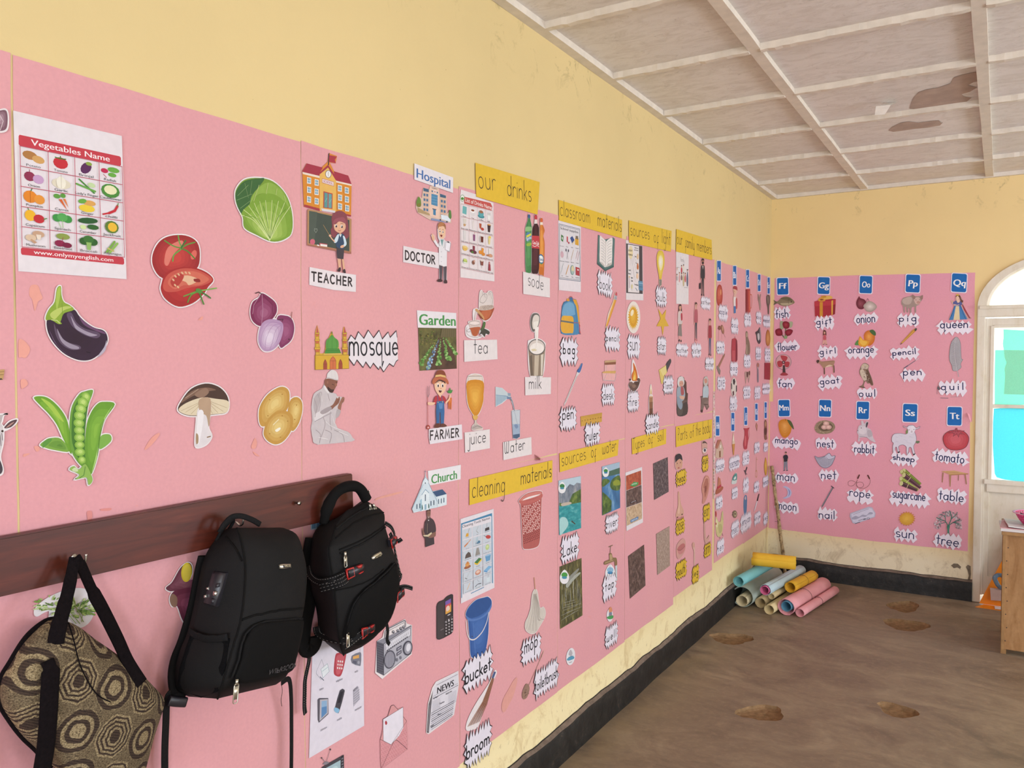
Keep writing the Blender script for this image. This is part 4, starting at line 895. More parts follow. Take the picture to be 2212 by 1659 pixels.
for nm,(x0,y0),(x1,y1),w0,w1,cc in (('crop_row',(1570,410),(1390,690),8,40,CB),('crop_row',(1585,425),(1465,730),8,40,BB),('crop_row',(1605,410),(1585,690),8,42,CB),('crop_row',(1635,405),(1690,640),10,45,CB),('crop_row',(1660,400),(1770,580),8,35,CB)):
    p.part(nm)
    for k in range(26):
        t = (k/25)**1.1; r = w0+(w1-w0)*t
        for j in range(2): p.E(x0+(x1-x0)*t+rnd.uniform(-r,r)*.6,y0+(y1-y0)*t+rnd.uniform(-6,6),r*.38,r*.36,rnd.choice(cc),n=7); p.k -= .9
p.part('far_fence').P('1620,305 1770,305 1772,392 1600,395','#6a5f44')
for k in range(7): p.L([(1625+k*22,306),(1618+k*23,392)],3,'#8a7c58')
for k in range(40): p.E(1385+rnd.random()*190,330+rnd.random()*150,9,7,rnd.choice(['#5f6a34','#7a7f3c','#4a4a2a','#8a7a48']),n=6); p.k -= .9
p.build()
p = Pic('L','place_card','white card printed Garden in green letters','word card'); p.P('1352,102 1778,132 1780,300 1362,290','#e7e0e4'); p.part('lettering').T('Garden',1378,258,1770,272,122,'#4f9452',.03); p.build()
p = Pic('L','farmer_picture','~a farmer with a pitchfork and carrots',lift=1)
SKN = '#eec2a2'
p.part('pitchfork').L('1464,1040 1466,1360',8,'#a8483e').L('1462,925 1458,1010 1466,1045',5,'#6f666c').L('1486,920 1484,1010 1468,1045',5,'#6f666c').L('1474,935 1470,1040',5,'#6f666c').S('1452,1360 1468,1345 1488,1360 1486,1390 1454,1390','#a8483e').S('1462,1366 1478,1366 1478,1382 1462,1382','#e8b0b0')
p.part('carrot').P('1688,1050 1726,1050 1722,1180 1712,1175 1706,1100 1700,1178 1690,1170','#d9783c').S('1706,940 1718,970 1735,965 1722,1000 1690,1000 1676,972 1694,975','#4f8f4a').L('1700,1030 1706,1080',5,SKN)
p.part('person','farmer in a red shirt').S('1540,880 1570,850 1640,860 1662,900 1655,970 1600,1030 1560,990 1540,940',SKN).E(1548,900,9,16,SKN).E(1660,900,9,16,SKN).S('1550,865 1600,850 1650,870 1655,900 1630,880 1580,870 1548,895','#5a3a34')
for x in (1576,1625): p.E(x,918,13,22,'#f4eeec').E(x+1,922,8,16,'#4a2e2a').L([(x-12,882),(x+10,876)],5,'#5a3a34')
p.S('1582,968 1615,972 1605,995 1590,992','#5a2a28').L('1582,968 1615,972',3,'#f4eeec').E(1605,950,8,6,'#dfa080')
p.S('1525,1100 1545,1040 1590,1025 1640,1035 1662,1070 1660,1105 1630,1110 1560,1120 1535,1125','#b53c44').P('1580,1018 1615,1018 1600,1050',SKN).S('1465,1100 1510,1100 1545,1105 1520,1130 1470,1130',SKN).S('1655,1100 1690,1060 1700,1020 1715,1025 1700,1070 1665,1115',SKN)
p.part('dungarees','blue dungarees').P('1560,1090 1640,1085 1645,1200 1638,1330 1605,1335 1600,1210 1592,1210 1590,1335 1558,1335 1553,1200','#3f6a9c').P('1578,1110 1628,1108 1622,1170 1590,1172','#5f88b8').L('1568,1030 1575,1100',9,'#3f6a9c').L('1615,1030 1622,1095',9,'#3f6a9c').L('1560,1200 1562,1320',3,'#2c4c74').E(1575,1100,5,6,'#d8c070').E(1622,1096,5,6,'#d8c070')
p.part('boot').S('1535,1375 1550,1335 1590,1330 1590,1372','#6a4036'); p.part('boot').S('1605,1335 1640,1332 1670,1360 1608,1370','#6a4036')
p.part('hat','brown hat').S('1510,880 1535,830 1600,820 1660,835 1690,885 1680,905 1640,870 1580,855 1530,905','#b9694a').S('1540,830 1565,760 1620,752 1650,780 1660,835 1600,822','#8a4a36').P('1540,828 1548,805 1600,798 1655,812 1660,835 1600,820','#e0b878')
p.build()
p = Pic('L','job_card','white card printed FARMER in black capitals','word card',lift=1); p.P('1478,1390 1835,1340 1842,1500 1490,1555 1478,1480','#e7dee4'); p.part('lettering').Hd('FARMER',1492,1508,1806,1472,50,18,'#3a3133'); p.build()
# -- church and priest
Z(640,980,5.978)
p = Pic('L','place_card','white card printed Church in green letters','word card'); p.P('1690,222 2114,142 2112,330 1700,412','#e9e4e8'); p.part('lettering').T('Church',1735,388,2062,322,120,'#4a9450',.025); p.build()
p = Pic('L','church_picture','~a white church with a steeple and blue roof',lift=1)
p.P('1480,708 1600,430 1622,350 1648,300 1650,210 1660,300 1690,345 1688,372 1745,485 1870,458 1925,518 1925,660 1500,762','#d9e4ea',True)
p.part('cross').L('1650,208 1652,300',5,'#4a6a80').L('1640,232 1664,228',5,'#4a6a80')
p.part('steeple').P('1652,300 1690,352 1690,430 1620,440 1622,352','#dfeaf0').L('1622,356 1652,302 1690,350',6,'#6f9ab5').P('1645,372 1656,368 1656,402 1645,405','#3a5066')
p.part('nave').P('1482,712 1622,400 1690,372 1808,620 1808,690 1500,760','#d5e2ea').L('1484,706 1622,398',7,'#6f9ab5').L('1690,374 1808,622',7,'#6f9ab5').P('1582,560 1650,462 1700,505 1700,720 1582,745','#e6eff3').L('1604,530 1652,460 1698,506',7,'#5f8aa8').P('1645,525 1656,522 1656,608 1645,612','#3a5066').P('1640,655 1664,648 1664,718 1640,725','#8fb0c4').P('1582,600 1605,580 1605,735 1582,740','#a5c8d8')
for y in range(500,740,24): p.L([(1600-(y-430)*.35,y+18),(1780+(y-560)*.2,y-22)],1.6,'#b8cbd6')
p.part('side_aisle').P('1745,490 1870,458 1925,518 1790,555','#41597c').P('1800,560 1925,520 1925,658 1808,690','#dbe6ec')
for x,y in ((1540,680),(1578,672),(1722,640),(1760,630),(1820,615),(1855,607),(1888,597)): p.part('window').P(cr([(x-5,y-24),(x,y-34),(x+5,y-26)],3)+[(x+5,y+30),(x-5,y+33)],'#3a5068')
p.part('shrub').S('1606,720 1603,680 1608,655 1614,690 1614,718','#3a6a5a').S('1690,700 1688,660 1693,640 1699,665 1699,698','#3a6a5a')
p.build()
p = Pic('L','priest_picture','cut-out photograph of a standing priest in a dark shirt reading from a book',lift=1)
p.P('1672,735 1690,712 1715,720 1720,770 1715,820 1755,850 1785,920 1785,1060 1760,1080 1768,1165 1655,1205 1652,1100 1625,1060 1615,975 1640,1000 1650,880 1680,830 1672,780','#5f4a48',True)
p.part('person','priest in a dark clerical shirt').S('1672,740 1690,714 1716,722 1720,770 1712,812 1690,832 1678,810','#8a6458').S('1671,745 1690,712 1717,722 1718,742 1700,730 1680,740','#4a3a38').S('1676,798 1690,810 1710,800 1700,830 1684,830','#a08a84').L('1680,770 1690,768',3,'#3a2828').L('1700,768 1710,770',3,'#3a2828')
p.S('1650,880 1685,845 1720,835 1760,860 1785,930 1785,1010 1740,1020 1660,1050 1640,1000','#4d4044').P('1652,1075 1762,1055 1768,1165 1655,1205','#4a4044').P('1686,852 1700,850 1698,864 1688,866','#e6dfe0').L('1680,900 1676,1020',3,'#c4b090').S('1612,970 1622,960 1630,1000 1645,1040 1630,1055 1618,1030','#8a6458').S('1700,1050 1760,1015 1785,1010 1780,1060 1730,1085 1690,1080','#8a6458')
p.part('book').P('1622,1050 1680,1045 1730,1010 1735,1030 1690,1070 1630,1065','#d8c9a8').L('1680,1046 1690,1068',3,'#8a7a5a').build()
# ================================================================ pictures: drinks,classroom,light,family
def banner(quad_,words,label,lift=1,pen=4.5,col='#e3bb3c'):
    p = Pic('L','heading_card',label,'heading card',None,lift); p.P(quad_,col)
    for w_,x0,y0,x1,y1,xh in words: p.part('lettering').Hd(w_,x0,y0,x1,y1,xh,pen,BLACK)
    return p.build()
def note(quad_,wd,x0,y0,x1,y1,xh,label,pen=6,lift=1):
    p = Pic('L','word_card',label,'word card',None,lift); p.P(quad_,'#e6dcdc'); p.part('lettering').Hd(wd,x0,y0,x1,y1,xh,pen,BLACK); return p.build()
Z(970,340,4.88)
banner('268,58 945,262 922,605 276,415',[('our',302,322,485,352,118),('drinks',604,400,860,470,108)],'yellow heading card hand-lettered our drinks',pen=9.5)
p = Pic('L','drinks_chart','white chart headed List of Drinks Name with a grid of twenty drinks','chart')
p.P('118,340 275,390 275,415 460,480 470,1308 112,1265 106,440','#e6dbdc')
p.part('title_banner','red arrow-shaped banner with white lettering').P('150,415 430,482 447,520 440,560 150,488','#c4554f').T('List of Drinks Name',163,468,440,552,44,'#f2e6e2',.01)
p.part('badge','round green badge').E(132,430,23,36,'#5a8a4a').E(132,430,19,31,'#e8eae0').S('116,432 132,420 148,434 140,448 122,448','#4f8a3a')
p.part('printed_grid'); f = quad((110,490),(447,566),(452,1235),(114,1165)); us = [0,.25,.52,.77,1]; vs = [0,.2,.395,.595,.79,1]
DR = [('Water','p .3 .1 .8 .15 .75 .75 .25 .7 6fb0b0'),('Tea','e .5 .55 .35 .2 ddd6d6|e .5 .35 .28 .16 f0ecec|e .5 .3 .2 .08 8a4a30'),('Coffee','e .5 .62 .42 .16 4a8f98|e .5 .4 .34 .25 5fa5ac|e .52 .27 .25 .12 a06a4a'),('Milk','p .3 .2 .75 .2 .68 .78 .38 .78 d2ccc8|p .32 .4 .73 .4 .67 .76 .39 .76 eeeae6'),
 ('Soya milk','p .3 .1 .75 .1 .65 .55 .4 .55 dcd2c8|l .05 .7 .5 .4 .72 c08050|e .5 .6 .15 .1 c9a070'),('Milkshakes','p .4 .1 .65 .1 .6 .75 .45 .75 e2d8d4|l .03 .6 .05 .55 .3 c9b0b0'),('Apple juice','p .25 .2 .55 .2 .5 .6 .3 .6 b5583a|e .65 .62 .2 .12 b8483a'),('Soft Drinks','p .3 .15 .75 .15 .65 .75 .38 .75 4a3030|e .52 .15 .22 .06 e0a060'),
 ('Soda water','p .32 .05 .68 .05 .64 .8 .36 .8 dcd6d4|l .03 .5 .1 .5 .7 c4bcba'),('Smoothies','p .5 .2 .75 .2 .72 .7 .53 .7 8a4f78|l .04 .65 .2 .7 .02 c04848'),('Iced tea','e .4 .45 .16 .28 c4bcb8|p .4 .22 .75 .22 .72 .68 .43 .68 6a3328'),('Lemonade','p .35 .1 .7 .1 .62 .72 .42 .72 e2cf90|e .62 .14 .14 .09 e6c84a'),
 ('Herbal tea','e .5 .45 .3 .2 e0b45c|e .5 .32 .3 .09 e8c880|e .82 .42 .1 .1 e0c890'),('Grape juice','p .45 .1 .7 .1 .68 .5 .48 .5 8a3444|e .3 .55 .2 .14 6a3040|e .65 .6 .25 .14 6a3848|e .4 .62 .14 .1 4f7a3a'),('Orange juice','p .5 .1 .78 .15 .72 .5 .5 .5 e0953a|e .35 .5 .2 .16 e09038|e .7 .6 .22 .14 dc8a34'),('Almond milk','p .4 .05 .68 .05 .62 .5 .45 .5 e8e0da|e .65 .6 .3 .14 d09a78|e .3 .62 .2 .08 b87a58'),
 ('Green tea','e .52 .42 .25 .16 a9bf5a|e .52 .34 .22 .09 c5d27a|e .52 .55 .3 .06 d8dcc8|l .03 .15 .5 .3 .4 606050'),('Coconut milk','e .5 .42 .16 .16 8a5a48|e .6 .3 .09 .1 d0a090|l .02 .4 .05 .55 .05 803030'),('Hot chocolate','p .3 .15 .72 .15 .66 .5 .38 .5 8a5248|e .5 .15 .2 .06 e0d0c4|l .05 .5 .5 .5 .72 a08078'),('Grape soda','p .38 .3 .62 .3 .66 .78 .34 .78 a0404a|p .44 .1 .56 .1 .6 .3 .4 .3 c87878')]
grid(p,f,us,vs,DR,85,13,capw=.095,capv=.95)
for v in vs: p.L([f(0,v),f(1,v)],2.5,'#b3525c')
for u in us: p.L([f(u,0),f(u,1)],2.5,'#b3525c')
p.build()
p = Pic('L','soda_picture','~green, cola and orange soda bottles')
b1 = '825,605 846,608 848,650 862,720 862,800 858,1190 850,1215 800,1200 795,800 800,730 822,660'; b2 = '893,612 918,615 920,690 940,770 942,1100 930,1215 900,1228 862,1212 862,1090 866,780 890,700'; b3 = '953,645 975,645 976,700 998,770 985,830 998,920 990,1230 972,1240 938,1225 940,1120 945,780 950,710'
halo(p,3,b1,b2,b3)
p.part('bottle','green soda bottle').G(b1,'#45804c','#5f9a5f',(830,900),2,.5).S('824,606 846,608 846,640 824,638','#3a5f8a').S('802,735 858,735 860,770 800,780','#8fbb80').S('805,800 835,790 858,810 858,850 835,880 806,880','#5a86a8').P('806,825 855,800 858,822 808,850','#d8d24a').T('Sprite',808,878,860,858,34,'#e6ecf0',.02).L('806,1000 812,1190',4,'#8fc08a').S('810,910 855,900 852,930 812,935','#9ab84a').L('828,960 834,1180',3,'#7fb080')
p.part('bottle','cola bottle with red label').G(b2,'#3f1f24','#5a2f34',(902,1050),2,.5).S('893,612 918,615 918,655 893,652','#c0404a').P('893,655 919,657 920,700 890,700','#e6d8d4').P('864,825 941,830 941,965 862,955','#c23f48').T('Coca-Cola',872,915,938,925,40,'#f0e4e2',.03).L(cr([(872,930),(895,940),(920,930),(940,945)],4),6,'#f0e4e2').L('875,1000 872,1190',5,'#7a4a4a').L('930,990 925,1180',3,'#6a3a3c')
p.part('bottle','orange soda bottle').G(b3,'#c97030','#e39a4a',(965,900),2,.5).S('953,645 975,645 977,680 952,680','#d0653a').P('952,683 976,684 980,712 950,712','#efdfcc').S('938,1040 958,1020 986,1050 984,1110 962,1125 940,1105','#3f6a9a').S('942,1045 960,1035 980,1055 980,1100 960,1108 944,1095','#e8ece6').T('Fanta',943,1088,982,1094,34,'#3a5f94',.03).S('950,1118 972,1118 962,1130','#5f9a48').build()
note('770,1205 1052,1275 1053,1478 773,1440','sode',820,1345,985,1402,78,'white card hand-lettered sode',8)
Z(970,610,4.148)
p = Pic('L','tea_picture','~a glass teapot pouring tea into a cup')
pot = '262,150 268,90 285,72 300,95 330,100 345,82 375,85 388,140 385,260 360,320 318,345 280,320 262,265'; cup = '170,352 268,345 262,430 240,478 285,490 215,505 150,480 140,420 150,390 172,375'; lf = '300,355 318,360 310,410 350,430 352,460 320,470 305,490 268,460 272,430 295,410'
halo(p,5,pot,cup,lf,'225,250 245,235 300,300 310,335 285,325 250,275','208,250 240,245 240,270 222,360 210,355')
p.part('teapot').S(pot,'#dccfca').S('265,245 388,225 386,265 360,318 318,342 285,322 270,280','#a8553c').S('285,262 370,250 350,310 318,330 295,305','#bf6a48').S('270,215 320,205 385,205 385,235 330,250 268,248','#c4b0a4').L('290,110 300,82 318,140',3,'#6a5a58',False,True).L('268,175 300,185 328,150 330,110 305,105 275,140 268,175',3,'#6a5a58',False,True).L('345,110 355,85 378,90 386,140 380,200',3,'#5f504e',False,True).L('350,120 362,100 374,150',2,'#6a5a58',False,True)
for x,y in ((300,225),(320,220),(345,215),(365,222),(310,238),(340,235),(375,212)): p.L(ellipse(x,y,11,6,20,n=8),2,'#7d6a60',True)
p.part('spout').S('225,250 245,238 298,300 308,335 290,328 255,280','#c99a6a').S('250,275 285,310 300,335 275,320','#8a4a30')
p.L('235,252 222,290 216,352',4,'#b59a8a',False,True).L('240,258 228,300 222,352',3,'#cdb0a0',False,True)
p.part('cup').L(ellipse(220,450,72,42,5),3,'#9a8a88',True).S('172,352 268,345 262,430 240,480 200,478 182,420','#d6c2ba').S('178,410 266,400 260,435 240,478 205,476 186,430','#b5603f').E(220,365,48,18,'#ecdcd6').L(ellipse(220,365,48,18),2.5,'#6a5a58',True).L('152,400 145,430 165,445 180,440',3,'#7a6a68',False,True).L('180,410 200,478',2,'#d8a088')
p.part('tea_leaf').S('300,355 318,360 312,400 296,432 272,430 288,400','#4f6a3c').S('290,415 330,425 355,445 345,468 320,460 310,488 285,460 265,470','#4a4840').L('310,365 290,430',2,'#8aa070').build()
note('125,518 420,513 425,688 128,712','tea',213,636,342,636,70,'white card hand-lettered tea',8)
p = Pic('L','milk_picture','~milk poured from a can into a tall glass')
halo(p,5,'720,360 735,290 770,275 800,290 808,340 790,400 770,440 735,430','700,560 720,520 790,505 850,540 855,590 833,838 720,838','765,430 790,430 785,520 765,520')
p.part('can').G('720,360 735,290 770,275 800,290 808,340 790,400 760,440 735,430','#6a6460','#8d8580',(760,350),2).S('738,360 750,305 775,290 798,305 800,345 780,395 755,420 742,405','#ddd2c8').S('750,360 795,350 785,395 760,418','#ece4da')
p.part('glass_of_milk').P('700,570 720,838 833,838 856,580','#8f7d6c').P('760,640 755,838 790,838 800,640','#c4b4a0').P('715,660 735,650 745,830 728,834','#6f6054').P('815,650 840,640 828,830 815,834','#d8ccbc').E(778,580,77,72,'#5f5a58').E(778,580,70,64,'#d5c9c2').E(780,592,62,50,'#efe6e0').S('730,600 770,595 775,612 740,615','#dccba8')
p.part('milk_stream').S('762,420 795,400 790,460 786,520 772,600 768,590 772,500','#f2eae4').L('768,430 776,520 770,590',2.5,'#b5a8a0',False,True).build()
note('672,848 905,850 903,1000 675,1012','milk',708,953,820,950,60,'white card hand-lettered milk',8)
p = Pic('L','juice_picture','~a stemmed glass of orange juice')
gl = '165,838 288,836 300,960 300,1060 275,1150 248,1200 240,1260 290,1300 285,1318 205,1322 200,1290 222,1260 215,1200 165,1110 150,1000'
halo(p,4,gl); p.S(gl,'#dac9bc',2).P('168,842 286,840 290,885 162,885','#e0d3ca').L('165,842 288,840',4,'#8a7a70').L('165,842 160,885',3,'#9a8a80').L('288,840 294,890',3,'#9a8a80')
p.part('orange_juice').G('160,885 294,885 302,1000 298,1070 272,1150 245,1190 215,1190 168,1110 152,1000','#cf8a2c','#e5ad4c',(225,1030),4,.3)
p.part('stem').S('205,1195 250,1195 240,1230 215,1230','#dcae60').L('225,1225 220,1290',3,'#6a6058').L('238,1225 242,1290',3,'#8a8078').S('200,1290 245,1275 292,1300 260,1310 205,1322','#b9aaa4').L('202,1305 245,1285 290,1300',3,'#6f6460').build()
note('130,1345 355,1315 357,1485 135,1525','juice',160,1455,322,1428,62,'white card hand-lettered juice',8)
p = Pic('L','water_picture','~a bottle pouring water into a glass')
p.P('410,935 470,945 520,990 545,995 545,1030 565,1060 582,1140 628,1142 630,1385 600,1405 565,1398 552,1150 575,1140 545,1045 515,1045 470,1085 410,1115','#dcd9dc',True)
p.part('bottle').S('413,937 465,945 520,992 545,995 545,1042 512,1045 465,1082 413,1112','#c2cdd2',1).S('413,1010 500,1012 530,1025 465,1078 413,1108','#a0b5c4',1).L('413,1008 520,1020',4,'#7a95b0').P('518,990 545,994 545,1020 520,1015','#8f9dae').P('512,1022 552,1028 550,1045 512,1046','#6f84a4')
p.part('water_stream').S('540,1035 562,1060 582,1145 572,1140 555,1070 535,1042','#7d8694').L('555,1065 575,1140',3,'#dfe4ea')
p.part('drinking_glass').P('555,1155 628,1142 628,1385 600,1402 566,1396','#c6cbd2').P('560,1270 628,1268 626,1380 600,1400 568,1392','#9fb0c6').P('566,1365 626,1355 626,1382 600,1400 568,1395','#4f6480').L('555,1155 566,1395',5,'#6a7a94').L('628,1142 626,1385',5,'#7a8aa4').L('555,1155 628,1142',3,'#8a94a4').L('580,1160 600,1250 605,1270',4,'#8a96a8',False,True).S('575,1280 600,1270 612,1295 595,1310','#7f92b0').build()
note('475,1432 728,1385 732,1540 478,1592','Water',488,1535,672,1493,58,'white card hand-lettered Water',8)
# -- classroom materials
Z(1180,410,6.145)
banner('155,135 995,400 993,645 158,408',[('classroom',172,338,572,445,108),('materials',672,475,990,560,105)],'yellow heading card hand-lettered classroom materials',pen=9.5)
p = Pic('L','school_supplies_chart','white chart headed School supplies with twelve small pictures','chart')
p.P('150,405 450,490 450,1362 160,1332','#e4dade'); p.part('border','blue-grey double border').P('158,448 438,520 446,1220 160,1185','#5f6a80').P('163,456 434,526 440,1212 165,1178','#dcd6da').L('168,470 430,538 434,1198 170,1165',4,'#3c4250',True)
p.part('title').T('School supplies',178,522,415,580,34,'#3c3a44',.015)
p.part('printed_pictures'); f = quad((165,570),(432,610),(436,1195),(168,1160)); us = [0,.24,.5,.75,1]; vs = [0,.33,.67,1]
SU = [('Sharpener','p .35 .1 .85 .2 .75 .6 .3 .5 4a7a48|e .58 .35 .14 .1 c4ccb8'),('Glue','p .45 .15 .7 .2 .7 .6 .45 .55 c04a52|p .5 .05 .65 .08 .65 .2 .5 .18 e8d8d0|e .85 .6 .14 .08 a83a48'),('Book','p .1 .25 .55 .1 .98 .35 .5 .6 3a5088|p .5 .6 .98 .35 .98 .48 .55 .7 dcc9a0'),('Crayons','p .1 .2 .8 .2 .8 .7 .1 .65 d8a23a|p .2 .05 .7 .05 .7 .3 .2 .25 7a6a5a'),
 ('Pencil case','e .5 .45 .35 .22 d2aab4|l .03 .35 .1 .4 .4 9a6a7a|l .03 .6 .08 .55 .4 a4bcae'),('Scissors','l .05 .35 .1 .7 .7 3a3a44|l .05 .75 .1 .4 .7 4a4a58|e .3 .12 .12 .1 5a5a68|e .75 .14 .12 .1 5a5a68'),('Pencil','l .09 .75 .05 .3 .65 c49a4a|l .05 .3 .65 .25 .75 4a3a30'),('Crayon','l .07 .6 .05 .2 .6 c04a52|l .07 .9 .1 .5 .7 b04a5a'),
 ('Pen','l .06 .75 .02 .2 .7 3f7a78|l .04 .25 .6 .18 .78 4a4a50'),('Ruler','l .16 .8 .1 .25 .75 dc9c3a'),('Bag','e .5 .4 .4 .35 8aa5a0|e .55 .35 .28 .25 d9c9a0|e .55 .55 .2 .12 a9bab4'),('Notebook','p .15 .15 .9 .2 .9 .75 .15 .7 b03f48|p .45 .28 .75 .3 .75 .4 .45 .38 e4d0d0')]
grid(p,f,us,vs,SU,68,14,'#55505c',capw=.095,capv=.92); p.build()
p = Pic('L','book_picture','~an open book with green covers')
p.P('680,600 775,660 880,632 902,650 888,1025 775,1080 668,985','#5a7674'); p.P('672,960 778,1062 885,1000 888,1028 778,1078 668,988','#456260').L('680,600 700,610 695,955',5,'#3a4a4a')
p.part('page').S('702,612 735,635 770,665 782,720 776,1030 735,975 698,955 700,760','#e9e0dc',2).S('700,955 735,968 770,1020 735,1000','#c4bab4'); p.part('page').S('870,640 820,655 790,685 782,720 776,1030 810,980 862,965 866,790','#ece4e0',2).S('780,1028 815,985 862,968 850,1000','#c4bab4')
for k in range(8): p.L(cr([(718,660+k*37),(745,675+k*37),(768,705+k*37)],3),3.5,'#6a7474'); p.L(cr([(800,712+k*37),(820,685+k*37),(855,672+k*37)],3),3.5,'#6a7474')
p.L('782,690 776,1040',4,'#4a5a5a').build()
star('L',1305,613,35,62,'book','zigzag card hand-lettered book',nx=6,ny=3,seed=2,edge=('#3f3a40',.035),tw=.68,th=.5,ink_=BLACK,pen=.0042,slant=-.04)
Z(1180,630,4.74)
p = Pic('L','schoolbag_picture','~a blue and yellow school bag')
p.P('205,72 225,75 245,48 268,72 300,80 325,150 335,330 345,438 325,432 275,445 145,428 142,300 155,150 175,105 205,95','#3f6f94')
p.part('strap','yellow straps').P('265,78 300,82 322,150 338,330 325,340 300,170','#dca03c').S('205,72 228,75 230,100 205,95','#dca03c').S('320,330 340,345 335,380 348,438 325,400','#b0525c')
p.part('body').S('160,150 195,108 245,98 285,125 305,190 328,410 275,442 150,428 145,300','#4f87b0').S('170,150 205,115 240,108 275,135 285,200 280,240 160,245','#74a5c8').L('290,140 305,300 320,410',4,'#2f5a7c',False,True)
p.part('front_pocket','yellow front pocket').S('150,262 210,248 265,260 272,330 268,415 240,425 150,410','#e0a83e').P('142,292 275,312 275,328 142,308','#5f6a70').L('275,318 335,320',6,'#b0525c')
p.part('handle').L('225,88 232,60 248,52 262,65 268,92',9,'#b5626c',False,True).build()
star('L',1227,759,42,70,'bag','zigzag card hand-lettered bag under the school bag',nx=5,ny=3,seed=5,edge=('#2f2a30',.05),tw=.62,th=.55,ink_=BLACK,pen=.006)
p = Pic('L','pencil_picture','~a yellow pencil with a pink rubber, left wall')
p.P('705,0 720,25 715,75 640,270 618,350 600,385 602,355 625,230 680,90 690,30','#e3ccbc',True); p.P('688,80 714,85 622,350 602,350','#d9963e').P('688,85 698,87 612,345 604,345','#e8b25a')
p.part('rubber','pink rubber').S('696,30 710,2 720,20 716,50 700,48','#c45a64'); p.part('ferrule').P('686,78 695,35 718,45 713,88','#a4a4ae').L('690,62 716,70',3,'#6a6a78'); p.part('tip').P('602,350 622,350 600,388','#e8c490').P('601,372 608,372 600,390','#4a4448'); p.build()
star('L',1321,733,36,62,'pencil','zigzag card hand-lettered pencil, left wall',nx=5,ny=3,seed=1,edge=('#3f3a40',.035),tw=.74,th=.42,ink_=BLACK,pen=.0045)
p = Pic('L','pen_picture','~a pen with a blue cap, left wall')
p.P('345,745 360,730 364,745 345,820 310,870 200,1130 172,1172 175,1150 290,880 310,820','#ddd0d0',True).L('335,800 305,870',8,'#c9ced6').L('308,862 190,1130',5,'#5a5f58').L('190,1130 173,1170',3,'#8a8a90')
p.part('cap','blue cap').S('330,780 352,738 364,735 358,770 335,828 308,815','#3f68a4').L('352,745 330,812',3,'#7f9cc8').build()
star('L',1225,905,40,60,'pen','zigzag card hand-lettered pen, left wall',nx=6,ny=3,seed=3,edge=('#2a262c',.06),tw=.62,th=.52,ink_=BLACK,pen=.0055)
p = Pic('L','desk_picture','~a school desk with metal legs')
p.P('590,712 705,698 708,750 700,760 705,840 712,840 698,918 575,912 565,830 590,815','#e6aeac',True)
for q in ('595,745 595,815','702,745 700,900','570,830 578,908','608,760 608,820','712,838 695,912','620,820 580,908','580,905 695,915','690,760 690,815'): p.L(q,5,'#c4bcc0').L(q,2,'#8a8088')
p.part('desk_top').P('590,712 602,705 706,698 706,720 592,730','#c4a07c').P('590,728 706,718 704,745 592,750','#8a5a44')
p.part('bench').P('568,822 608,812 706,810 700,838 568,834','#d4a868').build()
star('L',1312,852,31,56,'desk','zigzag card hand-lettered desk',nx=6,ny=3,seed=4,edge=('#3f3a40',.035),tw=.7,th=.46,ink_=BLACK,pen=.0042)
p = Pic('L','ruler_picture','~a yellow wooden ruler')
p.P('345,1278 565,1238 562,1332 350,1380','#cfa04a')
for k in range(22): p.L([(352+k*9.8,1278-k*1.75),(353+k*9.8,1300+(8 if k % 5 == 0 else 0)-k*1.75)],2,'#8a6a34')
p.part('printed_numbers').T('1 2 3 4 5 6 7 8',358,1330,556,1294,16,'#8a6428'); p.build()
star('L',1277,938,36,58,'ruler','zigzag card hand-lettered ruler, overlapping the yellow heading below',nx=6,ny=3,seed=24,edge=('#2f2a30',.04),tw=.7,th=.5,ink_=BLACK,pen=.0052,lift=2)
# -- sources of light
Z(1330,470,6.635)
banner('178,40 790,192 780,490 180,355',[('sources',198,250,475,315,100),('oƒ',535,350,605,368,100),('light',650,360,772,398,100)],'yellow heading card hand-lettered sources of light',pen=9.5)
banner('860,165 1365,320 1375,612 855,488',[('our',868,375,945,395,95),('ƒamily',985,420,1120,465,95),('members',1155,470,1362,528,92)],'yellow heading card hand-lettered our family members',pen=9.5)
p = Pic('L','light_sources_chart','dark-framed white chart of light sources with a sun and rays','chart')
p.P('138,320 178,330 178,365 375,410 388,1188 140,1178','#e2d8da'); p.part('frame','dark grey frame').P('140,370 372,410 378,1095 142,1080','#4f484c'); p.part('white_panel').P('165,385 325,412 328,1080 168,1068','#e3dada')
p.part('printed_sun').E(205,500,32,95,'#e6d3a8')
for q in ('195,590 185,720','205,590 215,830','220,580 255,860','235,575 280,760','245,555 295,650','215,585 275,930'): p.L(q,2.5,'#857a78')
p.T('LIGHT',172,480,230,490,26,'#5a5048',.03).T('SOURCES',170,540,232,552,26,'#5a5048',.03)
p.part('captions')
for t,x0,y0,x1,y1 in (('They let',258,440,312,452),('us see',258,470,312,482),('Sun',262,565,285,570),('Fire',275,660,296,664),('Candle',170,760,205,765),('flame',170,810,205,815),('Stars',282,795,314,800),('light',210,870,236,874),('bulb',212,915,236,919),('Torchlight',256,965,312,978)): p.T(t,x0,y0,x1,y1,20,'#3f383a',.02)
p.part('printed_pictures').E(305,560,13,42,'#e0b890').S('305,650 318,700 312,745 295,735 294,690','#c56a38').E(300,840,16,40,'#ecc4a4').L('183,850 186,1010',8,'#a05a7a').E(184,850,6,12,'#e0b050').E(222,990,12,35,'#dcd0a0').L('222,1020 222,1050',6,'#a09a90').L('275,1010 300,1050',12,'#7a8aa4')
p.part('blue_corner_card','small blue photograph').P('316,905 376,915 380,1048 320,1040','#5f8aa8').P('316,930 377,940 377,952 316,945','#8fb5cc').P('320,985 378,992 378,1000 320,996','#3f6a88').build()
p = Pic('L','bulb_picture','~a glowing yellow light bulb')
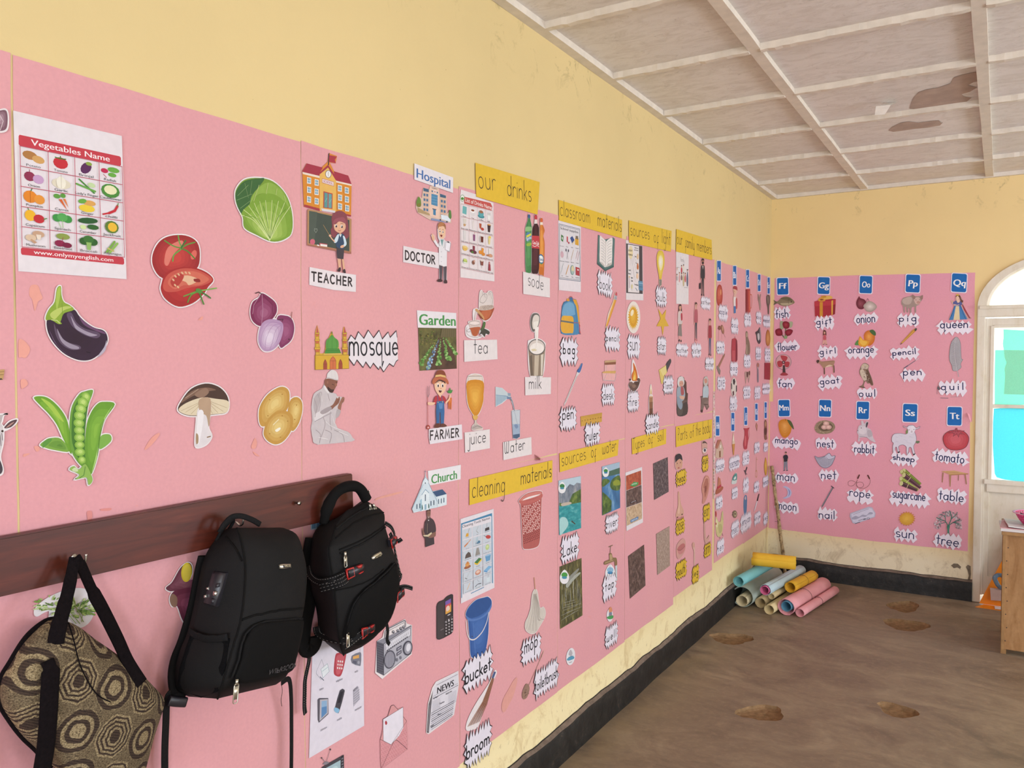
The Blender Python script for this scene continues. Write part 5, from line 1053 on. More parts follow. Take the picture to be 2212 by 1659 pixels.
bb = '580,560 600,490 635,470 668,490 690,570 688,680 662,790 645,885 620,890 605,800 585,690'
halo(p,4,bb,'612,885 652,885 648,960 632,985 615,965',col='#e8c8b0'); p.G(bb,'#dcb83c','#f0dc8a',(635,620),5,.35).S('605,600 635,540 668,600 662,700 635,760 610,700','#ecdfa8').G('612,620 635,560 660,620 655,680 635,720 615,680','#eee2c0','#f2ecec',(635,640),2).L('595,560 610,510 640,490',5,'#e8d060',False,True)
p.part('screw_base','grey screw base').P('612,885 650,888 648,965 634,985 616,962','#8f8880').L('612,905 650,912',4,'#5a5450').L('613,928 650,935',4,'#5a5450').L('615,950 648,956',4,'#5a5450').build()
star('L',1427,641,26,52,'bulb','zigzag card hand-lettered bulb',nx=5,ny=3,seed=6,edge=('#3a363c',.04),tw=.66,th=.46,ink_=BLACK,pen=.0042)
p = Pic('L','sun_picture','~a spiky golden sun on a white oval, left wall')
p.E(245,1430,98,230,'#e8dcd4',0,0,360,36); p.first = False
p.part('sun').P([(242+(78 if k % 2 == 0 else 58)*math.cos(PI*k/26),1430+(188 if k % 2 == 0 else 140)*math.sin(PI*k/26)) for k in range(52)],'#dfae3c').G(ellipse(242,1430,55,132,0,n=24),'#d69a2e','#e8bc50',(230,1400),3).E(225,1365,22,48,'#f0e2c0',15).L('300,1470 318,1482',4,'#5a4a38').build()
star('L',1367,748,30,60,'sun','zigzag card hand-lettered sun, left wall',nx=5,ny=3,seed=7,edge=('#4a4448',.035),tw=.6,th=.34,ink_=BLACK,pen=.005)
Z(1330,640,5.026)
p = Pic('L','star_picture','plain yellow paper star cut with two points up')
p.P('455,135 500,205 542,145 530,240 572,325 520,328 505,425 490,328 437,325 480,245','#d9ad42'); p.build()
star('L',1428,747,21,46,'star','zigzag card hand-lettered star',nx=6,ny=4,seed=8,edge=('#3f3a40',.045),tw=.66,th=.46,ink_=BLACK,pen=.0042)
p = Pic('L','fire_picture','~a camp fire on stones')
halo(p,3,'175,690 200,720 230,830 258,920 235,1000 190,1032 145,1000 132,960 160,900 165,800'); p.part('flame','orange flame').S('182,720 205,760 228,840 230,910 200,920 168,910 166,850 185,800','#c9682e').S('195,800 215,850 212,905 178,905 185,850','#e0a23c').S('198,850 205,900 185,905','#ecc86a')
p.part('stones').S('132,960 160,925 180,945 200,925 235,925 258,905 255,935 230,1000 190,1030 150,1005','#6a5048').E(160,950,24,22,'#7d6258').E(225,945,24,22,'#574038').E(190,975,22,20,'#8a6c5e').E(150,905,10,10,'#5a4038').E(240,905,16,18,'#6a5048').build()
star('L',1366,866,27,54,'fire','zigzag card hand-lettered fire',nx=6,ny=4,seed=9,edge=('#4a4448',.04),tw=.62,th=.46,ink_=BLACK,pen=.0045)
p = Pic('L','torch_picture','~a torch shining yellow light')
p.P('462,800 545,745 555,820 520,870 505,950 490,950 475,870','#d9c070').P('475,800 540,755 548,815 510,870','#e3d08c'); p.part('torch','dark torch').S('540,740 575,690 590,680 596,715 560,795 552,825','#4a464a',2).L('545,735 556,820',7,'#6a6468').L('585,690 560,770',3,'#7d787c').build()
star('L',1442,832,24,46,'Torch','zigzag card hand-lettered Torch',nx=6,ny=3,seed=10,edge=('#2f2a30',.05),tw=.7,th=.4,ink_=BLACK,pen=.0045)
p = Pic('L','candle_picture','~a brown lit candle')
halo(p,3,'355,1090 395,1080 397,1290 358,1290','362,1050 366,990 376,955 386,1000 388,1050 376,1075'); p.part('flame').S('364,1050 366,1000 376,960 386,1005 386,1050 376,1072','#efe0c8').S('370,1050 376,1000 382,1050 376,1068','#c99a5a').L('376,1055 374,1082',4,'#3f302c')
p.part('wax').P('355,1092 396,1084 397,1290 358,1290','#a87c5c').P('357,1150 397,1145 397,1290 358,1290','#8a5f48').P('358,1220 397,1215 397,1290 358,1290','#6f4a3a').E(376,1089,20,8,'#d8b490').build()
star('L',1407,916,32,52,'candle','zigzag card hand-lettered candle',nx=6,ny=3,seed=11,edge=('#3a363c',.05),tw=.76,th=.4,ink_=BLACK,pen=.0045,lift=2,slant=.05)
# -- family
Z(1330,470,6.635)
p = Pic('L','family_chart','white sheet headed family with small standing figures','chart')
p.P('858,485 1000,520 1038,535 1036,1245 862,1235','#e3dadb'); p.part('title').Hd('family',922,625,972,640,32,3.5,'#5a5254'); p.part('printed_figures')
for x,y0,y1,c,h in ((872,720,760,'#d8c8c4','#c9b0a8'),(870,815,900,'#b5a8a8','#6a4a40'),(905,790,920,'#d8a0a0','#8a5a48'),(935,690,790,'#c4505a','#5a3a38'),(963,680,770,'#e0d8c8','#4a4040'),(935,800,895,'#8a6a64','#3a3030'),(963,790,975,'#c9b48a','#6a5a50'),(988,800,920,'#cc6a70','#7a4a3a'),(1018,750,975,'#6a6a80','#4a3f44')):
    p.S([(x-8,y1),(x-11,(y0+y1)/2),(x,y0+18),(x+11,(y0+y1)/2),(x+8,y1)],c).E(x,y0+8,8,16,'#d9a890').E(x,y0-1,8,9,h)
p.part('captions')
for t,x,y in (('grandmother',866,715),('grandfather',1000,745),('brother',870,955),('mother and father',968,1005)): p.T(t,x,y,x+len(t)*3.3,y+6,11,'#7a7070')
p.build()
def figure(name,label,x,top,bot,w,skin,hair,topc,legc,shoe='#3a3036',skirt=False,lift=0,part='person',plab=None,extra=None,hairlong=False):
    """printed picture of a person standing, in enlargement units"""
    p = Pic('L',name,label,'picture',None,lift); h = bot-top; Yf = lambda v: top+h*v; X = lambda v: x+w*v
    sil = [(X(-.3),top),(X(.3),top),(X(.36),Yf(.16)),(X(.5),Yf(.25)),(X(.5),Yf(.55)),(X(.3),Yf(.6)),(X(.28),bot),(X(-.3),bot),(X(-.3),Yf(.6)),(X(-.5),Yf(.55)),(X(-.5),Yf(.25)),(X(-.36),Yf(.16))]
    p.S(sil,'#dda09e',3); p.part(part,plab)
    if hairlong: p.S([(X(-.36),Yf(.2)),(X(-.3),Yf(.03)),(x,Yf(-.01)),(X(.3),Yf(.03)),(X(.4),Yf(.24)),(X(.2),Yf(.25)),(X(-.25),Yf(.24))],hair)
    if skirt: p.P([(X(-.22),Yf(.38)),(X(.22),Yf(.38)),(X(.42),Yf(.85)),(X(-.42),Yf(.83))],legc).L([(X(-.1),Yf(.85)),(X(-.08),Yf(.97))],w*.12,skin).L([(X(.1),Yf(.85)),(X(.1),Yf(.97))],w*.12,skin).L([(x,Yf(.4)),(X(.08),Yf(.84))],w*.05,'#6f625c')
    else: p.P([(X(-.26),Yf(.5)),(X(.26),Yf(.5)),(X(.26),Yf(.95)),(X(.08),Yf(.95)),(x,Yf(.58)),(X(-.06),Yf(.93)),(X(-.24),Yf(.93))],legc)
    p.S([(X(-.3),Yf(.94)),(X(-.1),Yf(.92)),(X(-.06),Yf(.98)),(X(-.3),Yf(.985))],shoe,2).S([(X(.08),Yf(.95)),(X(.26),Yf(.94)),(X(.32),Yf(.99)),(X(.1),Yf(1.))],shoe,2)
    p.S([(X(-.36),Yf(.2)),(X(-.1),Yf(.165)),(X(.12),Yf(.165)),(X(.38),Yf(.2)),(X(.46),Yf(.36)),(X(.44),Yf(.5)),(X(.27),Yf(.52)),(X(-.27),Yf(.52)),(X(-.46),Yf(.5)),(X(-.46),Yf(.34))],topc,3)
    p.L([(X(-.3),Yf(.26)),(X(-.32),Yf(.48))],w*.04,'#4a4044').L([(X(.28),Yf(.26)),(X(.32),Yf(.48))],w*.04,'#4a4044').E(X(-.4),Yf(.53),w*.09,h*.02,skin).E(X(.4),Yf(.53),w*.09,h*.02,skin)
    p.P([(X(-.1),Yf(.12)),(X(.1),Yf(.12)),(X(.08),Yf(.185)),(X(-.08),Yf(.185))],skin).S([(X(-.24),Yf(.06)),(X(-.2),Yf(.02)),(X(.2),Yf(.02)),(X(.24),Yf(.06)),(X(.18),Yf(.12)),(x,Yf(.15)),(X(-.18),Yf(.12))],skin).S([(X(-.27),Yf(.075)),(X(-.26),Yf(.02)),(x,Yf(-.01)),(X(.27),Yf(.02)),(X(.27),Yf(.075)),(X(.18),Yf(.04)),(X(-.15),Yf(.045))],hair)
    p.E(X(-.09),Yf(.078),w*.03,h*.006,'#2f2626').E(X(.1),Yf(.078),w*.03,h*.006,'#2f2626').L([(X(-.05),Yf(.117)),(X(.06),Yf(.117))],w*.03,'#8a4a44')
    if extra: extra(p,X,Yf)
    return p.build()
def f_father(p,X,Y): p.S([(X(-.2),Y(.09)),(X(.22),Y(.09)),(X(.14),Y(.145)),(X(-.12),Y(.145))],'#2f2628').P([(X(-.1),Y(.19)),(X(.12),Y(.19)),(X(.02),Y(.3))],'#e6dcdc').L([(X(.01),Y(.2)),(X(.02),Y(.3))],5,'#5a2f3a').part('briefcase').S([(X(-.75),Y(.66)),(X(-.4),Y(.64)),(X(-.42),Y(.8)),(X(-.75),Y(.81))],'#3f343a',1).L([(X(-.6),Y(.65)),(X(-.5),Y(.61)),(X(-.45),Y(.65))],4,'#3f343a')
figure('father_picture','~a bearded man in a black suit carrying a briefcase',1240,590,1128,68,'#a5705c','#2f2628','#3c383e','#3c383e',extra=f_father)
star('L',1523,655,22,33,'ƒather','white zigzag card hand-lettered father',nx=7,ny=2,seed=12,tw=.82,th=.52,ink_=BLACK,pen=.004)
Z(1330,640,5.026)
def f_mother(p,X,Y): p.S([(X(.12),Y(.25)),(X(.42),Y(.24)),(X(.46),Y(.4)),(X(.2),Y(.42))],'#b5404f')
figure('mother_picture','~a long-haired woman in a grey skirt holding a red bundle',693,90,497,52,'#d9a48c','#4f3838','#d4c4c0','#8f827c',skirt=True,extra=f_mother,hairlong=True)
star('L',1472,756,27,33,'mother','white zigzag card hand-lettered mother',nx=7,ny=2,seed=13,tw=.84,th=.42,ink_=BLACK,pen=.0042)
figure('sister_picture','~a short-haired girl in a rose top and dark trousers',866,68,487,42,'#d0a08a','#4a3634','#b5606a','#45464f',shoe='#b5606a')
star('L',1503,757,22,36,'sister','white zigzag card hand-lettered sister',nx=6,ny=2,seed=14,tw=.8,th=.42,ink_=BLACK,pen=.0042)
figure('brother_picture','~a boy in a red shirt and jeans',1018,245,648,42,'#cf9c86','#3f3030','#a03f48','#4f5a74')
star('L',1531,786,20,33,'brother','white zigzag card hand-lettered brother',nx=6,ny=2,seed=15,tw=.84,th=.46,ink_=BLACK,pen=.004)
p = Pic('L','grandmother_picture','~a grandmother sitting in an armchair')
p.P('670,890 700,865 735,880 745,925 762,930 765,1045 778,1060 770,1280 668,1298 655,1180 660,1050','#6a5850'); p.part('armchair').S('735,935 755,922 765,1040 778,1055 770,1120 740,1110','#5a403a').S('660,1170 700,1180 770,1150 768,1278 668,1296','#4a423e').S('668,1200 720,1190 715,1280 672,1290','#5f5650')
p.part('person','grandmother with white hair').S('665,920 680,880 715,870 735,900 735,960 690,990 668,965','#d8d2d0').S('688,925 720,920 728,960 700,985 685,965','#d09c88').S('660,1000 690,980 730,985 748,1060 735,1120 690,1150 658,1100','#9aa5b0').S('700,985 725,985 735,1060 705,1070','#a85a5c').S('690,1080 740,1090 730,1120 695,1110','#d6a892').S('660,1090 700,1120 720,1180 700,1230 665,1180','#8d9aa8').L('690,945 700,945',3,'#4a3a38').L('708,942 720,942',3,'#4a3a38').build()
p = Pic('L','grandfather_picture','~a grandfather sitting in a rocking chair')
p.P('945,910 960,875 985,865 1000,900 998,960 1005,1020 1003,1170 1010,1200 985,1235 960,1180 935,1262 918,1245 925,1100 912,1090 940,1080 945,980','#8a746c'); p.part('rocking_chair').L('998,960 1002,1050 998,1130',10,'#5a3f38',False,True).L('915,1092 960,1085',9,'#5a3f38').L('920,1105 930,1170',7,'#5a3f38').L('930,1170 995,1175',8,'#4f3832').L('965,1180 985,1230 1000,1195',7,'#5a3f38')
p.part('person','grandfather with a white beard').S('945,920 958,880 985,870 998,905 990,960 965,975 950,950','#c4bab4').S('955,905 980,895 988,930 965,945','#c98f7c').S('945,990 975,970 998,985 1003,1060 985,1110 945,1110 940,1050','#b5c0c8').S('930,1110 985,1100 990,1130 960,1150 945,1180 938,1240 922,1235 930,1160','#7d6a62').S('918,1235 940,1235 935,1262 918,1255','#4a3430').L('960,1010 945,1080',9,'#c4ced4',False,True).build()
# ================================================================ pictures: cleaning,water,soil,body,messages
Z(970,980,4.88)
banner('205,270 1080,68 1078,298 205,542',[('cleaning',232,465,582,395,105),('materials',748,325,1072,240,88)],'yellow heading card hand-lettered cleaning materials',pen=9.5,lift=1)
p = Pic('L','cleaning_tools_chart','white chart headed Cleaning Tools Names with a blue border','chart')
p.P('112,688 462,580 470,1412 118,1578','#e3dce2'); p.part('border','blue border').P('118,735 445,625 456,1362 447,1366 438,660 425,655 140,742 128,752 128,1516 120,1522','#4a86ac').P('222,1468 360,1402 360,1410 222,1476','#4a86ac')
p.part('title').T('Cleaning Tools Names',130,783,424,686,28,'#33303a',.008)
p.part('printed_pictures'); f = quad((132,800),(442,712),(446,1360),(136,1485)); us = [0,.34,.67,1]; vs = [0,.165,.335,.5,.665,.83,1]
CL = [('Broom','l .05 .7 .05 .55 .5 8a6a4a|p .4 .45 .62 .5 .6 .8 .3 .75 d8a03c'),('Mop','l .05 .6 .1 .4 .5 a0a4a0|l .05 .4 .5 .6 .75 8a8a84'),('Dustpan','l .04 .5 .02 .45 .55 55505a|p .3 .5 .7 .45 .75 .75 .28 .78 4a4448'),('Brush','l .16 .2 .6 .5 .4 d08050|l .08 .5 .4 .8 .15 d49060'),('Vacuum cleaner','l .05 .5 .1 .3 .7 4a6a8a|e .6 .6 .2 .14 5a7f9c|e .45 .35 .12 .25 b4c6d0|l .04 .35 .7 .75 .72 40607c'),('Duster','e .6 .4 .28 .17 c04a48 25|l .05 .15 .15 .4 .3 6a4a48'),
 ('Garbage bag','p .2 .75 .3 .4 .55 .2 .75 .35 .85 .75 5f5450'),('Mop head','p .4 .1 .6 .1 .75 .8 .25 .8 8f8a84|l .03 .5 .1 .45 .75 c4beb8|l .03 .55 .1 .6 .75 c4beb8'),('Rubber gloves','e .5 .35 .2 .28 b9cc8a|e .5 .3 .12 .12 d2dca4'),('Scrubber','e .45 .6 .35 .16 a0654a|e .45 .35 .22 .2 d89a5a|e .45 .2 .12 .12 c8814a'),('Sponge','p .15 .4 .6 .1 .9 .25 .45 .6 4a7a4c|p .15 .4 .45 .6 .45 .75 .15 .55 e0b83c|p .45 .6 .9 .25 .9 .42 .45 .75 e8c54a'),('Bucket','p .25 .15 .85 .12 .75 .7 .35 .72 6a9cc4|e .55 .15 .3 .08 9cc0dc'),
 ('Toilet brush','l .05 .7 .05 .35 .6 b4b8b8|l .06 .2 .55 .4 .7 5a5a5e'),('Washing liquid','e .5 .45 .3 .25 c98a74|e .5 .4 .2 .14 e4c4b4'),('Washcloths','p .1 .5 .6 .2 .95 .4 .45 .7 7fb0d8|p .1 .5 .45 .7 .45 .8 .1 .6 5a90c0'),('Scrub brush','l .1 .65 .2 .4 .65 e0b48a'),('Squeegee','l .03 .4 .1 .6 .4 8a8a90|l .07 .2 .7 .45 .55 3f3f48|l .07 .5 .55 .8 .6 3f3f48'),('Dish soap','p .4 .3 .7 .3 .68 .7 .4 .72 d0dce2|l .04 .55 .05 .5 .3 6a7a8a')]
grid(p,f,us,vs,CL,105,10,'#5a5860',capw=.06,capv=.9,tile='#c9cfd8'); p.build()
p = Pic('L','waste_basket_picture','~a red perforated waste basket')
sil = '730,490 800,425 900,395 965,397 975,420 970,470 958,760 945,940 900,990 810,1005 772,990 765,900 748,560 735,520'
halo(p,6,sil); p.S(sil,'#b5625e').S('735,492 800,432 900,402 962,402 968,425 930,450 800,490 745,505','#cf8078').S('765,490 830,455 930,430 955,425 920,445 820,478','#eee2e0').S('732,495 800,500 900,475 972,420 968,470 900,505 800,528 738,522','#c06a64')
p.part('mesh_holes')
for j in range(20):
    for i in range(10):
        t = j/20; u = i/9; x = (762+(945-762)*u)+(4+t*16)*(1-u)-t*12*u; y = 555+j*20.5-(u*62)+math.sin(u*3)*18*(1-t)
        p.E(x+(5 if j % 2 else 0),y,5.5,7,'#e8d0cc' if (t < .72 and (i+j) % 5) else '#7d3a3a',n=6); p.k -= .95
p.k += 10; p.build()
p = Pic('L','mop_picture','~a white string mop on a short stick')
ms = '875,1302 888,1300 895,1400 902,1430'
Z(970,1270,4.265)
hd = '780,15 800,20 812,60 830,180 862,175 882,215 875,270 830,350 790,410 745,418 700,385 695,320 720,265 745,180 755,80 765,40'
halo(p,4,hd); p.S(hd,'#d2c8be'); p.part('stick').L('778,-95 784,-20 788,15',9,'#b58a5a'); p.part('strings')
for k in range(15):
    u = k/14; p.L(cr([(770+26*u,60),(755+70*u,180),(735+95*u,290-40*abs(u-.6)),(705+(150*u if u < .6 else 90+180*(u-.6)),375+20*math.sin(u*3)-(u > .7)*90)],5),3.2,('#9a8f84','#e4dcd2','#857a70')[k % 3])
p.L('770,60 800,55',6,'#b0a498').build()
star('L',1145,1403,47,66,'mop','zigzag card hand-lettered mop',nx=6,ny=3,seed=16,edge=('#26222a',.05),tw=.62,th=.56,ink_=BLACK,pen=.0055)
p = Pic('L','bucket_picture','~a blue bucket with a white handle')
bk = '145,245 170,180 240,110 320,85 352,80 382,110 385,160 362,230 355,420 330,570 290,625 240,645 205,640 188,600 182,480 165,290'
halo(p,5,bk); p.part('body').G(bk,'#3a5c9c','#4a6eae',(270,430),3,.4).S('150,248 180,185 245,118 320,92 360,92 378,115 372,160 330,215 260,260 190,275','#34558f').S('150,255 200,285 280,268 345,215 383,150 380,185 340,245 270,290 200,305 160,290','#5a7cb8').L('215,320 235,600',6,'#5f82bc')
p.part('handle','white handle').L('150,300 158,400 175,455 200,475 240,465 300,400 340,310 358,225',11,'#ded8d8',False,True).E(205,445,6,5,'#4a4448').build()
star('L',1030,1447,70,84,'bucket','zigzag card hand-lettered bucket',nx=7,ny=3,seed=17,edge=('#1f1d22',.05),tw=.8,th=.42,ink_=BLACK,pen=.0065)
p = Pic('L','broom_picture','~a stick broom with a blue binding')
halo(p,5,'410,765 430,770 425,800 390,880 330,1060 270,1250 240,1290 165,1310 150,1270 180,1180 250,1050 360,880')
p.part('bristles')
for k in range(12):
    u = k/11; p.L([(388+18*u,830+4*u),(300+40*u,1050+20*u),(165+105*u,1275-45*u)],7,('#8a5c48','#b08068','#6f4636')[k % 3])
p.part('binding','blue binding').P('408,768 425,772 402,832 385,826','#4a5a86').build()
star('L',1030,1608,64,88,'broom','zigzag card hand-lettered broom',nx=8,ny=3,seed=18,edge=('#1f1d22',.05),tw=.78,th=.4,ink_=BLACK,pen=.0065)
p = Pic('L','toilet_brush_picture','~a long-handled brown toilet brush')
p.part('handle').L('866,580 800,740 725,905',7,'#a88a78').L('866,580 845,640',7,'#c4a490'); p.part('brush_head').S('700,885 725,890 735,930 715,1000 685,1025 668,1000 672,950','#9a7a6a')
rnd = random.Random(4)
for k in range(34):
    a = rnd.random()*6.28; x,y = 702+22*math.cos(a)*rnd.random(),955+48*math.sin(a)*rnd.random(); p.L([(x,y),(x+10*math.cos(a),y+10*math.sin(a))],3,rnd.choice(['#6a4c40','#b89a88','#8a6858']))
p.build()
star('L',1178,1465,58,72,'toiletbrush','zigzag card hand-lettered toiletbrush',nx=9,ny=2,seed=19,edge=('#26222a',.045),tw=.86,th=.42,ink_=BLACK,pen=.005)
# -- sources of water
Z(1190,940,3.316)
banner('55,130 480,32 472,145 58,265',[('sources',70,222,245,172,55),('oƒ',282,160,318,150,50),('water',362,138,462,108,50)],'yellow heading card hand-lettered sources of water',pen=5)
badge = lambda p,x,y,r,c1,c2: p.part('badge','white badge with a small drawing').S([(x-r,y),(x,y-r*1.5),(x+r,y-r*.2),(x+r*.8,y+r*1.2),(x,y+r*1.7),(x-r*.8,y+r*1.3)],'#e9e6e8').E(x,y-r*.3,r*.7,r*.6,c1).E(x,y+r*.3,r*.6,r*.3,c2)
p = Pic('L','lake_picture','printed photograph of a turquoise lake under grey mountains')
p.P('50,325 210,292 212,665 55,715',photo_mat('photo_cliff','cliff')).P('50,325 210,292 210,345 180,340 160,360 130,350 100,385 50,395','#b9ccd8')
p.part('lake').P('52,505 210,480 212,665 55,715',photo_mat('photo_lake','lake')).S('60,600 100,590 120,640 80,700 60,710','#a9d0d0')
p.part('forest').P('150,420 210,385 211,480 60,510 55,485 120,490',photo_mat('photo_wood','wood')).S('70,490 130,478 140,492 80,508','#c4b4a4')
p.part('boat').L('142,615 168,635',8,'#5a3f30').L('150,610 153,622',4,'#3a2a2a'); badge(p,75,372,26,'#3f7f4a','#4a90a0'); p.build()
p = Pic('L','river_picture','printed photograph of a blue river bending through green land')
p.P('362,225 488,192 492,520 364,575',photo_mat('photo_river','river')).P('362,225 488,192 488,235 362,285','#a5bacd')
p.part('far_bank').P('363,275 489,232 489,275 430,290 363,300','#4f6a5a'); p.part('bank').S('420,350 440,310 489,290 490,385 450,395 425,380',photo_mat('photo_wood','wood'),3).S('440,335 470,318 489,330 489,355 450,360','#8f9a3c'); p.part('bank').S('364,320 395,312 418,330 385,360 364,370',photo_mat('photo_wood','wood'),3); p.part('bank').P('364,405 395,430 430,470 428,540 364,574',photo_mat('photo_wood','wood')); badge(p,388,262,22,'#3f8a4a','#3f80a8'); p.build()
star('L',1320,1130,30,47,'river','zigzag card hand-lettered river',nx=7,ny=3,seed=20,edge=('#2f2a30',.05),tw=.74,th=.4,ink_=BLACK,pen=.0045)
star('L',1229,1184,43,68,'Lake','zigzag card hand-lettered Lake',nx=6,ny=3,seed=21,edge=('#26222a',.045),tw=.7,th=.46,ink_=BLACK,pen=.0055)
p = Pic('L','waterfall_picture','printed photograph of water falling over mossy rocks')
p.P('58,942 215,880 222,1290 62,1388',photo_mat('photo_fall','fall')); p.part('water')
rnd = random.Random(11)
for k in range(26):
    x = 75+rnd.random()*130; y = 1010+rnd.random()*150; p.L([(x,y),(x+rnd.uniform(-3,3),y+40+rnd.random()*110)],1.6,rnd.choice(['#c9cac4','#a5a69c','#e0e0dc']))
p.S('100,1075 130,1030 190,985 205,990 150,1045 115,1090','#a8aaa0').S('90,1050 180,960 190,970 110,1060','#8f9088')
for k in range(8): p.L([(65+rnd.random()*40,1200+k*18),(150+rnd.random()*65,1180+k*12)],2,'#a4a49c')
badge(p,90,1010,32,'#4f9a4a','#4a90a8'); p.build()
p = Pic('L','tap_picture','~a bronze water tap running')
p.part('tap').L('410,800 438,788',6,'#8a7458').L('424,795 420,855',7,'#7d6a54').S('380,905 420,885 412,850 430,845 440,875 465,880 470,930 455,935 450,905 425,912 382,928','#8a7050').S('415,860 430,855 436,885 418,895','#b59a74').L('385,915 440,895',4,'#c4a884'); p.part('water').P('456,935 470,930 470,1040 460,1045','#c2cdd0').L('462,940 464,1040',2,'#e4e8ea'); p.off -= .0004; badge(p,420,975,34,'#8fb8d4','#4a8ab8'); p.L('418,930 420,970',3,'#3f70a0').build()
star('L',1315,1268,32,64,'tap','zigzag card hand-lettered tap',nx=5,ny=3,seed=22,edge=('#3a363c',.04),tw=.6,th=.5,ink_=BLACK,pen=.0052)
p = Pic('L','well_picture','small cut-out badge of a well, above the well card'); p.P(ellipse(418,1290,22,46),'#e3dfe4').S('412,1240 425,1230 434,1245 432,1265 412,1268','#d9906a').P('412,1268 432,1264 434,1295 410,1298','#8a8290').S('400,1300 440,1290 440,1310 418,1318 400,1312','#4f9a5a').L('410,1280 433,1276',3,'#5a8ab0').build()
star('L',1319,1372,30,55,'well','zigzag card hand-lettered well',nx=6,ny=3,seed=23,edge=('#2f2a30',.05),tw=.68,th=.38,ink_=BLACK,pen=.0048)
p = Pic('L','sea_picture','small round cut-out badge of a wave below the waterfall photograph'); p.P(ellipse(137,1585,31,62,8),'#e4e2e6').S('122,1570 135,1535 150,1560 140,1580','#b5aeb4').S('112,1600 140,1580 160,1585 160,1600 130,1612 112,1612','#5a9ab8').L('120,1590 155,1578',2,'#4a6a80').L('125,1630 145,1622',3,'#55505a').build()
# -- types of soil
Z(1340,900,3.95)
banner('92,185 385,102 383,232 95,322',[('Types',100,285,200,250,52),('oƒ',232,232,270,222,48),('soil',312,212,362,198,48)],'yellow heading card hand-lettered Types of soil',pen=5.5)
banner('468,85 778,22 775,180 470,260',[('Parts',485,205,565,185,56),('of',588,182,622,172,52),('the',638,165,680,152,55),('body',697,150,762,130,56)],'yellow heading card hand-lettered Parts of the body',pen=5.5)
p = Pic('L','soil_chart','white chart with red, dark and pale soil layers','chart'); p.P('38,478 180,428 188,902 48,975','#e2dade'); p.part('clay_layer').P('42,505 172,458 175,580 44,630',photo_mat('photo_clay','clay')); p.part('loam_layer').P('44,632 175,582 178,728 46,775',photo_mat('photo_brown','brown')); p.part('sand_layer').P('46,777 178,730 180,870 48,932',photo_mat('photo_pale','pale'))
p.part('green_sticker').P('75,588 112,555 150,560 145,580 115,598','#4f9a58').T('CLAYS SOIL',92,585,135,573,12,'#e8f0e4',.02); p.part('dark_sticker').P('80,728 132,708 132,724 80,745','#332a30').T('LOAMY SOIL',86,737,128,720,9,'#d8d0d4',.02); p.part('blue_sticker').P('80,882 148,850 148,875 82,905','#4a78a8').T('SANDY SOIL',88,897,142,872,13,'#e6ecf2',.02); p.build()
for q,kind,lab in (('277,400 400,345 408,640 285,710','dark','printed photograph of dark grey crumbly soil'),('62,1190 198,1092 210,1440 78,1552','brown','printed photograph of dark brown clods of soil, lowest of the soil pictures'),('303,1000 415,935 420,1270 312,1350','sand','printed photograph of pale sandy soil')):
    p = Pic('L','soil_picture',lab); p.P(q,photo_mat('photo_'+kind,kind)); p.build()
# -- parts of the body
def blob(cx,cy,wd,ht,txt,lab,seed):
    return star('L',cx,cy,wd,ht,txt,lab,nx=5,ny=3,seed=seed,edge=('#3a2f18',.05),tw=.66,th=.56,ink_='#3a2f20',paper='#dcb53a',pen=.0055,dep=.1,inn=.62)
p = Pic('L','head_picture','~a boy face with black hair'); halo(p,3,'460,400 465,340 495,312 520,330 528,380 524,430 495,455 468,440',col='#dcb0b0'); p.part('face').S('464,390 468,350 500,335 524,370 522,430 496,454 470,440','#cf9c84'); p.part('hair').S('464,385 465,335 495,315 518,330 526,375 518,370 500,360 480,375 468,390','#3c3438').E(481,398,3,6,'#3a2828').E(508,392,3,6,'#3a2828').S('485,435 500,432 492,444','#a84850').build()
blob(1470,1032,25,38,'head','yellow zigzag card hand-lettered head',31)
p = Pic('L','eye_picture','~an eye with an eyebrow'); p.S('692,215 712,205 735,225 738,270 728,310 708,325 695,300 692,260','#cfa294'); p.part('eyebrow').S('695,228 705,210 725,215 738,235 722,225 706,226','#5a4440'); p.part('eye').S('698,285 712,268 732,275 728,300 712,308 700,300','#e6d8d4').E(716,286,10,15,'#6a6a78').E(716,286,5,8,'#28242c').L('698,280 714,265 735,272',3,'#3a2828',False,True).build()
blob(1522,1001,15,40,'eye','yellow zigzag card hand-lettered eye',32)
p = Pic('L','nose_picture','~a nose'); p.S('488,650 500,648 512,740 535,800 530,840 500,850 475,860 470,830 488,760','#d2a28c').S('492,660 500,740 500,820 488,820 494,740','#e0b8a2').E(483,858,7,5,'#5a3034',-20).E(522,833,8,5,'#5a3034',-30).S('472,870 500,862 535,845 530,860 490,882','#c98a80').build()
blob(1468,1137,21,38,'nose','yellow zigzag card hand-lettered nose',33)
p = Pic('L','ear_picture','~an ear'); p.S('700,560 720,508 745,505 758,545 752,620 735,690 710,740 695,735 700,680 690,620','#c98c7c').S('708,570 724,525 742,525 748,560 738,630 718,690 712,640 722,600 705,610','#b0705f').L('706,575 722,528 742,525 748,565',5,'#e0b0a0',False,True).S('715,600 730,590 728,630 715,650','#8f5448').build()
blob(1525,1107,16,42,'ear','yellow zigzag card hand-lettered ear',34)
p = Pic('L','mouth_picture','~a mouth with full lips'); p.S('475,1110 500,1060 535,1038 552,1070 548,1140 520,1190 490,1215 474,1180','#cf9c92').S('480,1130 505,1095 535,1080 548,1100 530,1130 495,1145','#b9706e').S('482,1140 510,1140 546,1110 535,1155 500,1175','#c98482').L('482,1135 510,1140 547,1105',3,'#6a3438',False,True).build()
blob(1470,1230,25,44,'mouth','yellow zigzag card hand-lettered mouth',35)
